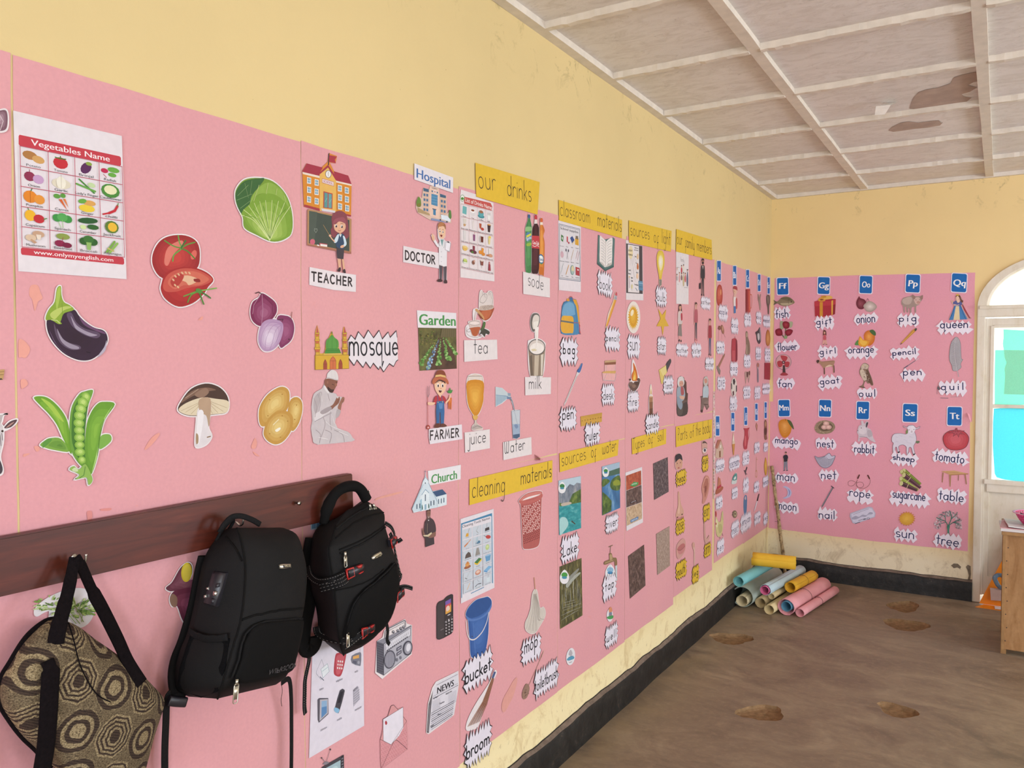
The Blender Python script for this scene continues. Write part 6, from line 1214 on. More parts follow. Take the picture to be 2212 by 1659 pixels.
p = Pic('L','arm_picture','~a bent arm'); p.S('708,920 718,915 725,1000 735,1040 752,1010 756,1030 745,1070 720,1080 710,1030','#cfa094').L('708,925 712,1030 722,1078',3,'#6a4440',False,True).L('735,1040 752,1012',3,'#6a4440').build()
blob(1527,1188,16,34,'arm','yellow zigzag card hand-lettered arm',36)
p = Pic('L','leg_picture','~a thin pale leg, under the body pictures'); p.S('615,1075 630,1078 634,1150 632,1250 622,1255 622,1150 610,1110','#d9aea0').E(620,1095,12,22,'#d2a090').build()
blob(1501,1240,16,44,'leg','yellow zigzag card hand-lettered leg',37)
# -- messages: chart,radio,phone,newspaper,envelope,television
Z(640,1230,3.868)
p = Pic('L','messages_chart','white sheet with small pictures of letters, telephone and television','chart')
p.P('130,600 200,560 553,580 560,1303 100,1575','#e0d9e4'); p.part('printed_letters').L('160,850 205,750 228,820',2,'#4a5060').P('198,830 252,785 268,850 215,905','#e4e8ec').L('198,830 252,785 268,850 215,905',2.5,'#4a7a88',True).L('210,850 255,815',3,'#5a9aa0').L('160,850 160,870 200,920 215,905',2,'#4a5060').L('190,895 222,925',6,'#4a5a6a')
p.part('printed_telephone').S('318,720 345,695 400,700 408,720 385,830 360,890 320,885 305,850','#b5454f').S('325,740 350,710 395,715 375,820 355,870 325,865','#c9606a')
for k in range(9): p.E(343+(k % 3)*17-(k//3)*3,765+(k//3)*28+(k % 3)*2,6,9,'#e8dada')
p.part('printed_radio').S('455,720 520,690 535,710 530,795 515,803 455,780','#7d7d8a',2).P('465,725 515,710 515,738 465,748','#e0a860').L('525,690 522,640',2,'#5a5a68').P('465,758 495,765 493,790 463,778','#5f5f70').E(512,775,10,14,'#a4a4b0')
p.part('printed_television').P('168,1085 182,1072 258,1072 260,1205 180,1278 170,1255','#5f5a64').P('188,1085 255,1080 255,1200 185,1265','#b9b4bc').P('202,1098 246,1092 246,1195 200,1240','#8fb0d0').P('202,1150 246,1140 246,1195 200,1240','#5f8ab8')
p.part('printed_mobile').S('355,1008 392,1002 390,1040 350,1185 335,1195 310,1175 315,1150','#4a464e',2).S('312,1150 350,1165 345,1190 330,1197 308,1178','#8ab8d8',2).P('360,1020 385,1015 358,1110 332,1115','#2f2c34')
p.part('printed_newspaper').P('468,1010 510,975 522,1080 470,1142','#b9b4c0').T('NEWS',470,1022,506,990,22,'#5a5664',.02)
for k in range(5): p.L([(470,1040+k*20),(518,1000+k*20)],3,'#6f6b78')
p.part('captions')
for t,x0,y0,x1,y1 in (('letters',184,1012,218,996),('telephone',322,942,376,918),('radio',478,862,506,852),('television',192,1350,245,1322),('mobile',330,1265,370,1245),('newspaper',480,1182,536,1150)): p.T(t,x0,y0,x1,y1,20,'#6a6672')
p.build()
p = Pic('L','radio_picture','cut-out drawing of a grey portable radio cassette player')
sil = '660,850 670,600 720,575 725,520 745,500 895,420 912,430 915,460 955,470 955,700 940,740 715,905 665,880'
halo(p,5,'655,860 670,600 715,570 730,510 900,418 915,455 957,468 955,705 712,908',smooth=False); p.P('665,600 720,575 952,465 950,700 720,885 662,855','#8f8d98'); p.part('side').P('665,600 722,620 722,882 664,855','#5f5d68')
for k in range(12): p.L([(667,615+k*20),(720,635+k*20)],3,'#3f3d46')
p.part('handle').L('728,580 732,520 745,502 895,425 905,432 905,478',9,'#76747f').L('735,580 738,525 895,440 898,478',3,'#3a3840')
p.part('front').P('722,620 952,470 950,700 722,882','#b5b3bd').L('722,620 952,470 950,700 722,882',4,'#3a3840',True).P('735,625 945,488 945,550 738,690','#d8d6de').L('735,625 945,488 945,550 738,690',3,'#3a3840',True)
for k in range(14): p.L([(745+k*14,645-k*9.3),(745+k*14,660-k*9.3)],2.5,'#4a4852')
for k in range(12): p.P([(745+k*15,672-k*10),(755+k*15,665-k*10),(755+k*15,678-k*10),(745+k*15,685-k*10)],'#55535e')
p.part('speaker').E(770,750,48,78,'#55535e',8).E(770,750,40,68,'#8a8894',8)
for k in range(-4,5): p.L([(770+k*9,750-math.sqrt(max(0,1-(k*9/40)**2))*64),(770+k*9,750+math.sqrt(max(0,1-(k*9/40)**2))*64)],2,'#c4c2cc')
p.part('speaker').E(920,655,40,62,'#4f4d58',8).E(922,655,30,50,'#a09ea9',8).E(925,650,18,34,'#dcdae2',8)
p.part('tuning_keys')
for y in (645,685): p.P([(828,y+10),(868,y-15),(868,y+10),(828,y+38)],'#5a5864').P([(834,y+14),(862,y-4),(862,y+4),(834,y+26)],'#a4a2ae')
for x,y in ((830,752),(860,735)): p.E(x,y,9,15,'#76747f')
for x,y in ((800,520),(838,510),(862,492),(885,480)): p.E(x,y,10,13,'#4a4852'); p.E(x,y-3,6,6,'#b5b3bd')
p.build()
p = Pic('L','mobile_phone_picture','~a black keypad mobile phone, front and back')
p.P('1166,310 1172,285 1186,268 1228,252 1240,236 1255,222 1288,206 1298,206 1304,214 1306,500 1300,522 1288,538 1225,572 1190,586 1174,584 1166,572','#3d3638').P('1171,312 1177,290 1190,274 1228,259 1228,564 1192,579 1178,577 1171,566','#4a4244'); p.part('screen','coloured screen').P('1238,268 1285,242 1287,350 1240,375','#7a5fa8').P('1238,300 1286,275 1287,350 1240,375','#c9555a').P('1240,340 1287,290 1287,350 1240,375','#d9a04a').S('1245,320 1265,300 1275,330 1250,350','#e4c8b8')
p.part('keypad')
for j in range(5):
    for i in range(3): p.E(1245+i*24,438+j*25-i*12,7,6,'#c4bcc0',-20,n=6)
p.P('1262,415 1270,410 1270,432 1262,436','#d8d0d4').L('1232,440 1250,420',4,'#8a8488').L('1285,400 1298,392',4,'#8a8488').L('1258,382 1277,373',8,'#c9c4c8').L('1198,506 1222,494',5,'#8a8488').build()
p = Pic('L','newspaper_picture','~a folded newspaper headed NEWS')
halo(p,4,'1080,1360 1095,1120 1130,990 1160,940 1345,850 1350,960 1310,1210 1290,1230 1100,1370',smooth=False); p.P('1130,1010 1160,948 1345,855 1348,955 1310,1205 1095,1365 1100,1230','#dcd8e0'); p.part('folded_edge').P('1082,1362 1098,1125 1135,1010 1120,1140 1100,1365','#6a6468').L('1092,1350 1110,1130',3,'#c9c4cc').L('1098,1355 1118,1130',3,'#3f3a40')
p.part('heading').T('NEWS',1170,1036,1308,968,52,'#322e36',.03); p.part('print').L('1165,965 1340,875',3,'#55505a').L('1140,1075 1345,965',4,'#4a4650').L('1135,1060 1342,950',2,'#4a4650')
for k in range(10): p.L([(1130,1105+k*9),(1195,1070+k*9)],2,'#a9a4b0'); p.L([(1262,1045+k*10),(1330,1008+k*10)],2,'#9c97a4')
for k in range(9): p.L([(1120,1200+k*17),(1310-k*2,1095+k*16)],5,('#8a8590','#55505a','#b0abb6')[k % 3])
for t,x0,y0,x1,y1 in (('Top Report',1132,1085,1178,1062),('Business Now',1242,1045,1292,1020),('Tourism',1186,1128,1228,1108),('News',1172,1220,1200,1208),('Sport',1112,1320,1140,1302)): p.T(t,x0,y0,x1,y1,15,'#4a4650',.02)
p.build()
p = Pic('L','envelope_picture','~an open pink patterned envelope with a white letter')
LN = '#5a4248'
p.P('695,1420 715,1340 720,1250 760,1225 785,1140 805,1130 838,1165 885,1148 890,1230 915,1265 920,1500 705,1665 698,1600','#d99a9c').L('695,1420 785,1140 805,1130 838,1165 915,1265 920,1500 705,1665',3.5,LN)
p.part('letter','white letter').P('718,1250 885,1148 888,1350 780,1465 720,1425','#e6e0ea').L('718,1250 885,1148 888,1350',3,LN).L('718,1250 720,1425',3,LN).S('735,1270 742,1262 750,1272 752,1285 742,1298 734,1285','#b03f48')
p.part('pocket').P('695,1418 785,1462 830,1430 915,1265 920,1500 705,1665','#d9979c').L('695,1418 785,1462 915,1265',3,LN).L('705,1660 790,1470 815,1430 840,1430 920,1500',4,LN,False,True)
rnd = random.Random(5)
for j in range(14):
    for i in range(12):
        x,y = 704+i*18+(j % 2)*9,1445+j*17-i*9
        if x < 912 and y < 1660-(x-705)*.75 and y > (1440+(x-695)*.3 if x < 790 else 1462-(x-790)*1.45): p.L([(x,y),(x+3,y-7)],3,'#a8434e'); p.k -= .95
p.k += 5; p.build()
p = Pic('L','television_picture','~an old television with an aerial, at the bottom edge')
p.L('245,1605 278,1500',5,'#8a7a80').E(278,1502,6,8,'#55484e').L('235,1610 205,1570',5,'#8a7a80').E(204,1572,6,7,'#55484e').S('215,1625 235,1605 260,1605 270,1630','#8a8088').P('205,1650 390,1545 392,1760 205,1790','#4a464c').P('225,1665 362,1590 362,1740 225,1770','#a4bcc4').S('250,1690 330,1640 340,1720 260,1750','#b9d0d4')
p.part('control_strip').P('366,1560 388,1550 388,1740 366,1745','#333036')
for k in range(5): p.P([(370,1575+k*24),(384,1567+k*24),(384,1580+k*24),(370,1588+k*24)],'#7d7a82')
p.build()
# -- half hidden by the rail and the bags
Z(640,980,5.978)
p = Pic('L','window_picture','~a blue-grey panelled window behind the right backpack'); p.P('168,700 420,640 420,960 178,982','#a9bcc8')
for i in range(4):
    for j in range(3): p.P([(190+i*58,750+j*78-i*14),(238+i*58,738+j*78-i*14),(238+i*58,800+j*78-i*14),(190+i*58,812+j*78-i*14)],'#5f7f98').L([(190+i*58,750+j*78-i*14),(238+i*58,738+j*78-i*14),(238+i*58,800+j*78-i*14),(190+i*58,812+j*78-i*14)],3,'#3a4a58',True)
p.build()
Z(330,1060,2.77)
p = Pic('L','sweet_potato_picture','~purple sweet potatoes, one cut yellow, behind the left backpack')
s1 = '72,580 110,545 160,460 205,430 228,450 228,500 205,545 260,525 280,540 270,600 200,620 130,600 95,600'; s2 = '95,650 110,610 150,590 250,580 320,640 300,760 210,805 170,770 140,690 110,690'
halo(p,6,s1,s2); p.part('sweet_potato').G(s1,'#6d3a48','#8f5a6a',(170,540),3).E(196,487,32,58,'#d9c23a',5).E(196,487,24,48,'#e0cc4e',5).E(262,555,12,40,'#d9c23a'); p.part('sweet_potato').G(s2,'#6a2f44','#96506a',(220,690),3).S('95,650 112,615 140,640 135,690 110,690','#8a6a5a').build()
p = Pic('L','yellow_tip_picture','small yellow tip of a cut-out picture above the left backpack'); p.S('792,225 800,205 812,208 808,240 795,250','#d2c05a').build()
Z(0,1000,2.5175)
p = Pic('L','coriander_picture','~green herb leaves behind the patterned bag')
halo(p,5,'185,820 190,790 240,745 320,705 400,685 460,690 500,730 505,800 480,860 430,890 370,860 300,850 265,840 265,800 230,810 200,828'); p.part('leaves')
rnd = random.Random(21)
for bx,by,n in ((270,780,40),(410,790,95),(330,800,30)):
    for k in range(n):
        a = rnd.uniform(-3.4,.6); r = rnd.uniform(20,80); x,y = bx+r*math.cos(a),by+r*math.sin(a)*.8+10
        if 195 < x < 490 and 700 < y < 860: p.L([(x,y),(x+rnd.uniform(10,26)*math.cos(a),y+rnd.uniform(6,18)*math.sin(a)+4)],rnd.uniform(5,11),rnd.choice(['#7f9a4a','#5f7f38','#a9bb6f','#c2cf94']))
for q in ('440,860 400,780 380,720','420,870 360,800 290,770','430,860 440,780 470,730','400,870 320,790 210,800'): p.L(q,4,'#8a9c55',False,True)
p.build()
# ================================================================ the alphabet: blue letter cards,pictures,words
def letter(wall,cx,cy,wd,ht,txt,side,rot=0):
    Z(0,0,1); p = Pic(wall,'letter_card','blue card with white letters %s, %s wall' % (txt,side),'letter card')
    r = math.radians(rot); R_ = lambda k,e: [(cx+x*math.cos(r)-y*math.sin(r),cy+x*math.sin(r)+y*math.cos(r)) for x,y in [(sx*(wd*k/2-e)+e*math.cos(a)*1.,sy*(ht*k/2-e)+e*math.sin(a)) for sx,sy,a0 in ((1,1,0),(-1,1,90),(-1,-1,180),(1,-1,270)) for a in [math.radians(a0+q) for q in (0,30,60,90)]]]
    e = min(wd,ht)*.12; p.P(R_(1,e),'#e3dce6'); p.P([(cx+(x-cx)*(1-3.4/wd*(1 if wall == 'B' else .6)),cy+(y-cy)*(1-3.4/ht)) for x,y in R_(1,e)],'#1f66ad')
    p.part('lettering'); a = len(txt); hw = wd*(.37 if txt[0] in 'MNGQ' else .29 if txt[0] not in 'IJL' else .2); sl = (0 if wall == 'B' else .16)
    p.T(txt,cx-hw,cy+ht*.14-sl*hw*0,cx+hw,cy+ht*.14+math.tan(r)*2*hw,ht*.33,'#f0eef4',.03); return p.build()
for t,x,y,w_,h_,r in (('Aa',1552,585,10,46,0),('Bb',1586,595,9,44,0),('Cc',1614,602,8.4,41,0),('Dd',1639,611,7.5,39,0),('Ee',1659.5,617,6.6,38,0),('Hh',1549,920,9.6,45,0),('Ii',1582,911,8.6,42,0),('Jj',1610,899,8.2,41,0),('Kk',1633,890,7.2,39,0),('Ll',1653,886,6.8,37,0)):
    letter('L',x,y,w_,h_,t,'left',r)
for t,x,y,w_,h_,r in (('Ff',1691,618.5,27,39,-1.5),('Gg',1779.5,617,28.5,39.5,1.5),('Oo',1870.5,615,30,40.5,2),('Pp',1972,612.5,33.5,41.5,2.5),('Qq',2072,611,35.5,43,3),('Mm',1694,881.5,27,38.5,-1),('Nn',1782.5,882,29,39.5,1.5),('Rr',1864,886.5,30,41,1.5),('Ss',1966,892,34,42,2),('Tt',2062,899,34,43,1.2)):
    letter('B',x,y,w_,h_,t,'back',r)
# words on plain zigzag cards: left wall
for i,(t,x,y,w_,h_) in enumerate((('apple',1561,676,21,42),('ant',1555,751,19,34),('axe',1557,828,19,34),('boy',1586,704,17,40),('bag',1584,797,18,38),('ball',1583,872,17,40),('cup',1614,691,16,36),('cat',1613,780,16,34),('cow',1612,848,17,34),('dog',1638,687,12,32),('duck',1637,764,13,34),('doll',1635,849,14,34),('elephant',1655,694,17,32),('egg',1657,767,14,36),('envelope',1654,840,18,28),
      ('house',1554,1005,21,34),('hat',1552,1086,16,34),('hen',1555,1181,17,38),('icecream',1585,1000,25,36),('iron',1586,1065,14,30),('insect',1587,1142,18,40),('jug',1610,990,16,38),('jet',1610,1049,13,40),('jerry-can',1610,1128,25,46),('kite',1634,967,13,28),('key',1633,1052,12,30),('kniƒe',1635,1119,15,32),('lion',1653,966,10,24),('lemon',1653,1040,14,28),('leg',1653,1120,11,32))):
    w2 = t.replace('ƒ','f'); star('L',x,y,w_,h_,t,'white zigzag card with %s in blue pen, left wall' % w2,nx=5 if len(t) < 6 else 8,ny=2,seed=40+i,tw=.74,th=.52,pen=.005,slant=0)
# ... and back wall: card,lean of the word
for i,(t,x,y,w_,h_,ro) in enumerate((('fish',1690,677,38,34,4),('flower',1701,748,58,32,3),('fan',1697,828,42,30,0),('giƒt',1781,697,46,38,5),('girl',1789,761,48,36,4),('goat',1793,826,58,38,5),('onion',1871,689,56,30,3),('orange',1861,762,76,34,2),('owl',1874,849,50,30,2),('pig',1962,692,52,36,1),('pencil',1954,763,70,36,5),('pen',1972,810,56,32,2),('queen',2062,708,84,36,0),('quil',2058,838,68,44,2),
      ('mango',1700,958,68,30,-1),('man',1699,1033,54,28,-2),('moon',1700,1096,60,32,-2),('nest',1784,958,50,30,0),('net',1791,1026,46,32,2),('nail',1787,1111,48,34,1),('rabbit',1868,969,60,36,-1),('rope',1858,1073,62,38,-3),('sheep',1953,992,66,36,-4),('sugarcane',1964,1078,98,40,-2),('sun',1956,1156,56,36,-2),('tomato',2053,988,88,36,-5),('table',2056,1071,74,40,-3),('tree',2048,1168,68,38,-3))):
    w2 = t.replace('ƒ','f'); star('B',x,y,w_,h_,t,'white zigzag card with %s in blue pen, back wall' % w2,rot=ro,nx=max(4,int(w_/13)),ny=1 if h_ < 33 else 2,seed=90+i,tw=.72,th=.6,pen=.0066,inn=.40,dep=.3,dy=.0)
# pictures of the left wall letters
def simple(wall,z,name,label,*shapes,lift=0):
    Z(*z); p = Pic(wall,name,label,'picture',None,lift)
    for s in shapes:
        k,a = s[0],s[1:]
        if k == 'part': p.part(*a)
        else: getattr(p,k)(*a)
    return p.build()
A1 = (1530,540,4.606); A2 = (1530,860,4.369)
simple('L',A1,'apple_picture','~a red apple, left wall',('G','110,345 128,365 137,430 135,500 122,545 108,555 90,545 80,500 80,430 90,365','#b0453c','#d0705a',(100,420),3,.3),('part','stalk'),('L','110,350 108,332',4,'#5a3a28'),('part','shine'),('E',120,420,5,30,'#e0a070'))
simple('L',A1,'boy_picture','~a boy in a red cap and blue shorts',('S','245,370 262,358 282,370 284,420 272,450 284,500 284,570 268,630 250,625 246,540 242,480 252,440 244,410','#e0b4a4'),('part','person'),('P','250,470 268,465 270,560 248,560','#e6dede'),('P','248,560 270,558 268,630 250,628','#3f74b0'),('S','268,490 282,485 284,570 270,585','#c05a58'),('E',258,410,14,26,'#e2b098'),('E',254,412,2,4,'#3a2a28'),('part','cap','red cap'),('S','243,385 248,365 265,360 282,370 284,405 272,395','#a84048'))
simple('L',A1,'cup_picture','~a red cup',('P','368,392 412,388 415,610 398,640 368,628','#b04440'),('P','368,392 385,390 386,630 368,628','#8a3434'),('P','398,405 408,405 410,600 400,615','#d06a54'),('part','handle'),('L','414,445 428,450 430,520 424,575 412,575',8,'#cc6e50',False,True))
simple('L',A1,'dog_picture','~a thin brown and white dog',('S','490,440 500,450 505,480 515,440 520,450 515,500 520,560 512,600 505,560 498,520 490,490','#a08a80'),('S','492,450 500,480 498,500','#6a524a'),('L','508,520 516,590',4,'#d8cac4'))
simple('L',A1,'elephant_picture','~a grey elephant',('S','575,460 590,445 608,460 610,520 602,560 600,630 590,635 586,570 578,540 574,500','#6a5a50'),('S','580,470 592,460 600,500 590,540','#857468'),('L','592,570 594,630',4,'#4a3e38'))
simple('L',A1,'ant_picture','~a brown ant',('E',138,790,14,46,'#a0705a',-10),('E',108,775,14,22,'#8a5a4a'),('L','100,790 98,900',4,'#8a5a4a'),('L','128,830 130,890',4,'#8a5a4a'),('L','148,830 165,870',4,'#8a5a4a'),('L','105,770 88,780',4,'#8a5a4a'),('E',138,780,6,24,'#c4957c'))
simple('L',A1,'bag_picture','~a tall red bag, left wall',('S','230,910 240,885 262,878 282,900 286,1000 284,1090 270,1112 228,1108','#b0434c',2),('P','268,885 282,905 285,1095 268,1110','#7d2c38'),('L','258,880 260,862 264,880',4,'#5a3038'),('part','pocket'),('P','233,1000 262,1000 262,1100 233,1098','#c05a60'))
simple('L',A1,'cat_picture','~a sitting brown cat',('S','368,820 380,808 390,830 392,870 408,930 412,1010 400,1040 368,1035 372,960 370,900','#8a7462'),('S','372,830 386,825 388,860 374,865','#b09a84'),('L','385,900 398,1000',6,'#5f4c40'),('S','372,950 382,945 384,1030 372,1030','#a8937f'))
simple('L',A1,'duck_picture','~a dark grey and white duck',('S','466,820 490,800 508,770 514,790 520,850 518,910 500,935 480,900 474,850','#4a4648'),('S','484,840 500,830 506,880 492,900','#c9c4c4'),('S','505,780 516,800 520,880 512,900','#8d888a'),('L','496,930 494,960',4,'#b08050'),('P','464,822 478,818 476,832','#2f2c2e'))
simple('L',A1,'egg_picture','~a brown egg, left wall',('G','590,792 606,820 613,880 608,930 592,957 575,940 568,890 574,825','#b5713c','#d59a5f',(588,880),3,.3))
simple('L',A1,'axe_picture','~an axe with a long wooden handle',('P','150,1040 162,1030 158,1055 105,1170 85,1180 95,1150','#a0745f'),('part','axe_head','grey steel head'),('P','82,1150 100,1165 118,1200 112,1245 100,1230 80,1175','#8a7d74'))
simple('L',A1,'ball_picture','~a white and black football',('E',251,1365,30,95,'#d8cdc4'),('part','black_panels'),('P','240,1290 256,1280 264,1310 254,1345 242,1330','#3a3436'),('P','222,1330 230,1325 232,1380 224,1390','#3a3436'),('P','270,1350 280,1345 280,1405 270,1415','#3a3436'),('P','236,1410 250,1400 252,1440 240,1452','#5a2f3a'))
simple('L',A1,'cow_picture','~a brown and white cow',('S','360,1220 378,1210 400,1215 410,1200 412,1240 404,1290 398,1320 394,1280 378,1285 370,1330 364,1290','#b9978c'),('S','376,1215 392,1220 390,1260 378,1265','#5a3f3a'),('S','396,1215 410,1205 410,1240 400,1245','#6a4a40'),('L','366,1280 362,1330',3,'#d8b8b0'),('L','398,1290 394,1320',3,'#d8b8b0'))
simple('L',A1,'doll_picture','~a slender doll',('S','478,1140 490,1120 504,1135 506,1160 494,1180 496,1230 498,1310 484,1310 484,1220 480,1170','#b59a9c'),('E',490,1145,10,22,'#a86a5c'),('S','484,1190 496,1190 498,1305 484,1305','#8f7f88'))
simple('L',A1,'envelope_picture','~a dark red envelope',('P','556,1122 620,1124 610,1292 554,1286','#9c3440'),('L','558,1124 592,1210 618,1126',4,'#7a2530'),('L','592,1210 608,1290',2,'#b5525c'))
simple('L',A2,'house_picture','~a small house with a pitched roof',('P','62,555 70,470 90,440 115,395 138,470 136,550 118,560 80,568','#cdb09c'),('part','roof'),('P','60,470 85,395 115,390 82,480','#b0705c'),('L','115,395 138,480',6,'#a05a4c'),('L','115,395 92,470',5,'#a05a4c'),('part','door'),('P','98,500 112,496 112,558 98,560','#8a5a40'),('part','window'),('P','106,445 116,440 116,470 106,472','#e6ded4'))
simple('L',A2,'ice_cream_picture','~an ice cream cone',('S','222,440 226,380 232,325 240,380 246,440','#dcc2a8'),('S','226,400 232,345 236,400','#efe0d0'),('part','cone'),('P','220,435 248,430 238,535 230,535','#c98f4a'),('L','224,450 242,500',2,'#a06a34'),('L','244,450 228,500',2,'#a06a34'))
simple('L',A2,'jug_picture','~a pink-red jug',('S','330,285 360,285 386,278 372,310 374,380 366,440 360,478 334,480 326,430 336,370 338,310','#b5444c'),('S','340,370 352,360 352,440 340,450','#d06a6c'),('part','handle'),('L','380,290 384,350 370,400',6,'#b5444c',False,True))
simple('L',A2,'kite_picture','~a small brown kite on a string',('P','452,232 462,260 456,310 444,262','#a8705c'),('P','452,240 456,265 454,295 449,265','#cf9c80'),('L','454,305 462,380 456,410',2,'#c9a090'))
simple('L',A2,'lion_picture','~a brown lion',('S','526,225 536,205 548,225 550,300 548,350 552,385 530,390 524,330 526,270','#8a5f4c'),('E',537,245,8,24,'#b58a6a'),('S','526,290 548,285 548,335 528,345','#5f3c34'))
simple('L',A2,'hat_picture','~a brown felt hat',('S','62,890 80,850 110,835 135,835 132,860 100,895 66,908','#a8604a'),('S','84,850 90,745 98,755 108,760 118,830 100,858','#bf7a60'),('part','hat_band'),('P','80,838 116,812 119,835 80,862','#b5404a'))
simple('L',A2,'iron_picture','~a green and white clothes iron',('S','214,805 225,760 245,715 265,705 266,760 262,800 236,812','#cfd4d0',2),('S','222,775 236,730 258,708 266,720 264,770','#4f8f8a',2),('S','236,755 256,735 256,760 240,770','#d8e0dc',2))
simple('L',A2,'jet_picture','~a small jet plane',('P','360,645 366,655 354,690 350,730 342,700 330,682 348,680','#55484e'),('P','335,700 364,715 360,722','#6a5c62'))
simple('L',A2,'key_picture','~a long golden key',('L','451,555 449,690',6,'#b59a68'),('L',ellipse(450,715,9,32),5,'#c9a050',True),('L','451,575 458,580',5,'#b59a68'))
simple('L',A2,'lemon_picture','~a yellow lemon',('G','538,560 548,600 552,660 546,715 538,730 528,700 524,640 530,590','#c99438','#e0b85c',(538,640),3))
simple('L',A2,'hen_picture','~a yellow hen with a red comb',('S','66,1110 75,1130 92,1165 112,1160 122,1090 132,1065 138,1110 136,1200 128,1260 112,1300 90,1310 72,1280 64,1210','#cfc08a'),('S','72,1140 84,1170 80,1220 68,1200','#e4dcb4'),('S','90,1200 120,1190 125,1250 100,1275','#b9b07a'),('L','122,1090 136,1150',5,'#8a9a70'),('part','comb','red comb'),('S','62,1075 70,1068 74,1100 66,1125','#b5403c'),('E',68,1185,5,12,'#b5403c'),('part','feet'),('L','105,1300 100,1320 112,1318',4,'#4a3c34'),('L','126,1275 134,1300',5,'#4a3c34'))
simple('L',A2,'insect_picture','~a curled beetle-like insect',('E',246,1095,22,36,'#7d6a54'),('E',250,1095,13,24,'#b0a07f'),('L','215,1105 232,1100',3,'#5a4a40'),('L','222,1075 236,1082',3,'#5a4a40'),('E',248,1092,6,10,'#4a3c30'))
simple('L',A2,'jerry_can_picture','~a blue jerry can',('S','332,940 345,915 358,920 362,960 358,1060 346,1105 334,1090 328,1020','#56789c',2),('S','338,950 346,925 352,935 350,960','#c4b4b4',2),('L','352,960 350,1070',4,'#3f5c80'))
simple('L',A2,'knife_picture','~a kitchen knife with a dark handle',('P','452,970 462,975 440,1050 425,1072','#dccfd4'),('part','handle','dark handle'),('P','470,905 480,902 464,972 454,968','#4a3a3a'))
simple('L',A2,'leg_picture','~a very thin leg in the corner, left wall',('L','546,855 540,1060',7,'#b58f80'),('L','545,860 540,1050',3,'#cdaa98'))
# pictures of the back wall
N1 = (1650,580,5.528); O1 = (1880,580,5.529); P1 = (1650,850,4.74); Q1 = (1880,850,4.742)
simple('B',N1,'fish_picture','~a grey-green fish',('S','118,375 160,395 210,350 265,335 320,350 370,405 320,435 265,452 200,440 160,418 118,435 130,405','#85765c',3),('S','200,360 265,342 320,358 340,385 260,380','#6a6048',3),('S','200,415 300,410 350,412 300,438 230,440','#b0a284',3),('part','fin'),('P','118,375 155,398 158,418 118,438 128,405','#6f6450'),('E',330,398,6,8,'#2a2420'),('part','scales'),('L','300,360 292,395 300,425',3,'#574c3a',False,True),('L','215,372 290,372',2,'#9a8c70'),('L','215,395 290,395',2,'#9a8c70'))
simple('B',N1,'rose_picture','~three dark red roses with leaves',('S','195,640 230,632 250,690 200,740','#9aa080'),('S','300,640 345,640 335,700 300,700','#a4a888'),('L','205,770 250,835',10,'#5a6a44'),('L','262,700 258,830',12,'#6a7f54'),('L','300,780 262,830',10,'#5a6a44'),('E',262,822,20,18,'#8aa070'),('part','rose'),('G','225,650 260,630 305,650 305,700 275,720 235,705','#7d2430','#a83c48',(265,670),3),('part','rose'),('G','138,740 180,715 215,730 225,790 190,805 150,795','#7a2230','#9c3644',(180,760),3),('part','rose'),('G','255,750 300,725 348,740 325,790 290,805 262,790','#7a2230','#9c3644',(300,765),3))
simple('B',N1,'fan_picture','~a red table fan',('E',236,1115,94,92,'#8a7d82'),('E',236,1115,89,87,'#cfa0a2'),('part','blade'),('S','200,1045 240,1040 285,1060 260,1110 230,1105','#b0444a'),('part','blade'),('S','160,1120 190,1100 228,1120 215,1170 175,1175','#b0444a'),('part','blade'),('S','310,1125 280,1110 246,1125 255,1170 295,1175','#b0444a'),('part','hub'),('E',236,1120,20,20,'#5a3c40'),('E',236,1120,8,8,'#c9a8a8'),('part','stand'),('P','228,1155 252,1155 262,1260 225,1260','#4a3c3c'),('S','198,1265 240,1240 290,1262 270,1278 215,1278','#a04048'))
simple('B',N1,'gift_picture','~a red gift box with a gold ribbon',('P','605,395 720,360 860,365 858,430 850,545 700,580 612,572','#a5323c'),('P','605,395 815,385 860,365 858,425 818,440 605,452','#b53c46'),('P','815,440 858,425 850,545 812,560','#8a2832'),('part','ribbon','gold ribbon'),('P','668,402 705,400 705,578 668,576','#c98f34'),('P','808,385 828,378 824,552 808,558','#d8a44a'),('part','bow','gold bow'),('S','650,370 680,345 720,350 735,385 690,395 655,390','#d0983c'),('S','720,345 770,325 815,335 815,360 760,370 725,370','#dcae58'),('S','668,372 690,362 715,372 690,382','#8a4a34'),('S','685,330 740,325 745,345 700,350','#c08a34'))
simple('B',N1,'girl_picture','~a small girl in a pink dress',('S','705,790 712,745 728,735 742,750 748,800 738,830 750,860 760,905 735,912 728,870 720,912 698,905 712,850 718,820','#d8a49c'),('part','person'),('S','712,740 728,735 744,750 748,800 735,790 715,795 706,800','#6a4038'),('E',727,768,9,14,'#dca890'),('S','715,795 740,795 746,852 710,852','#c05a64',2),('L','720,852 716,900',6,'#d8a890'),('L','736,852 744,900',6,'#d8a890'),('L','708,908 720,905',6,'#4a3a3a'),('L','742,906 756,908',6,'#4a3a3a'))
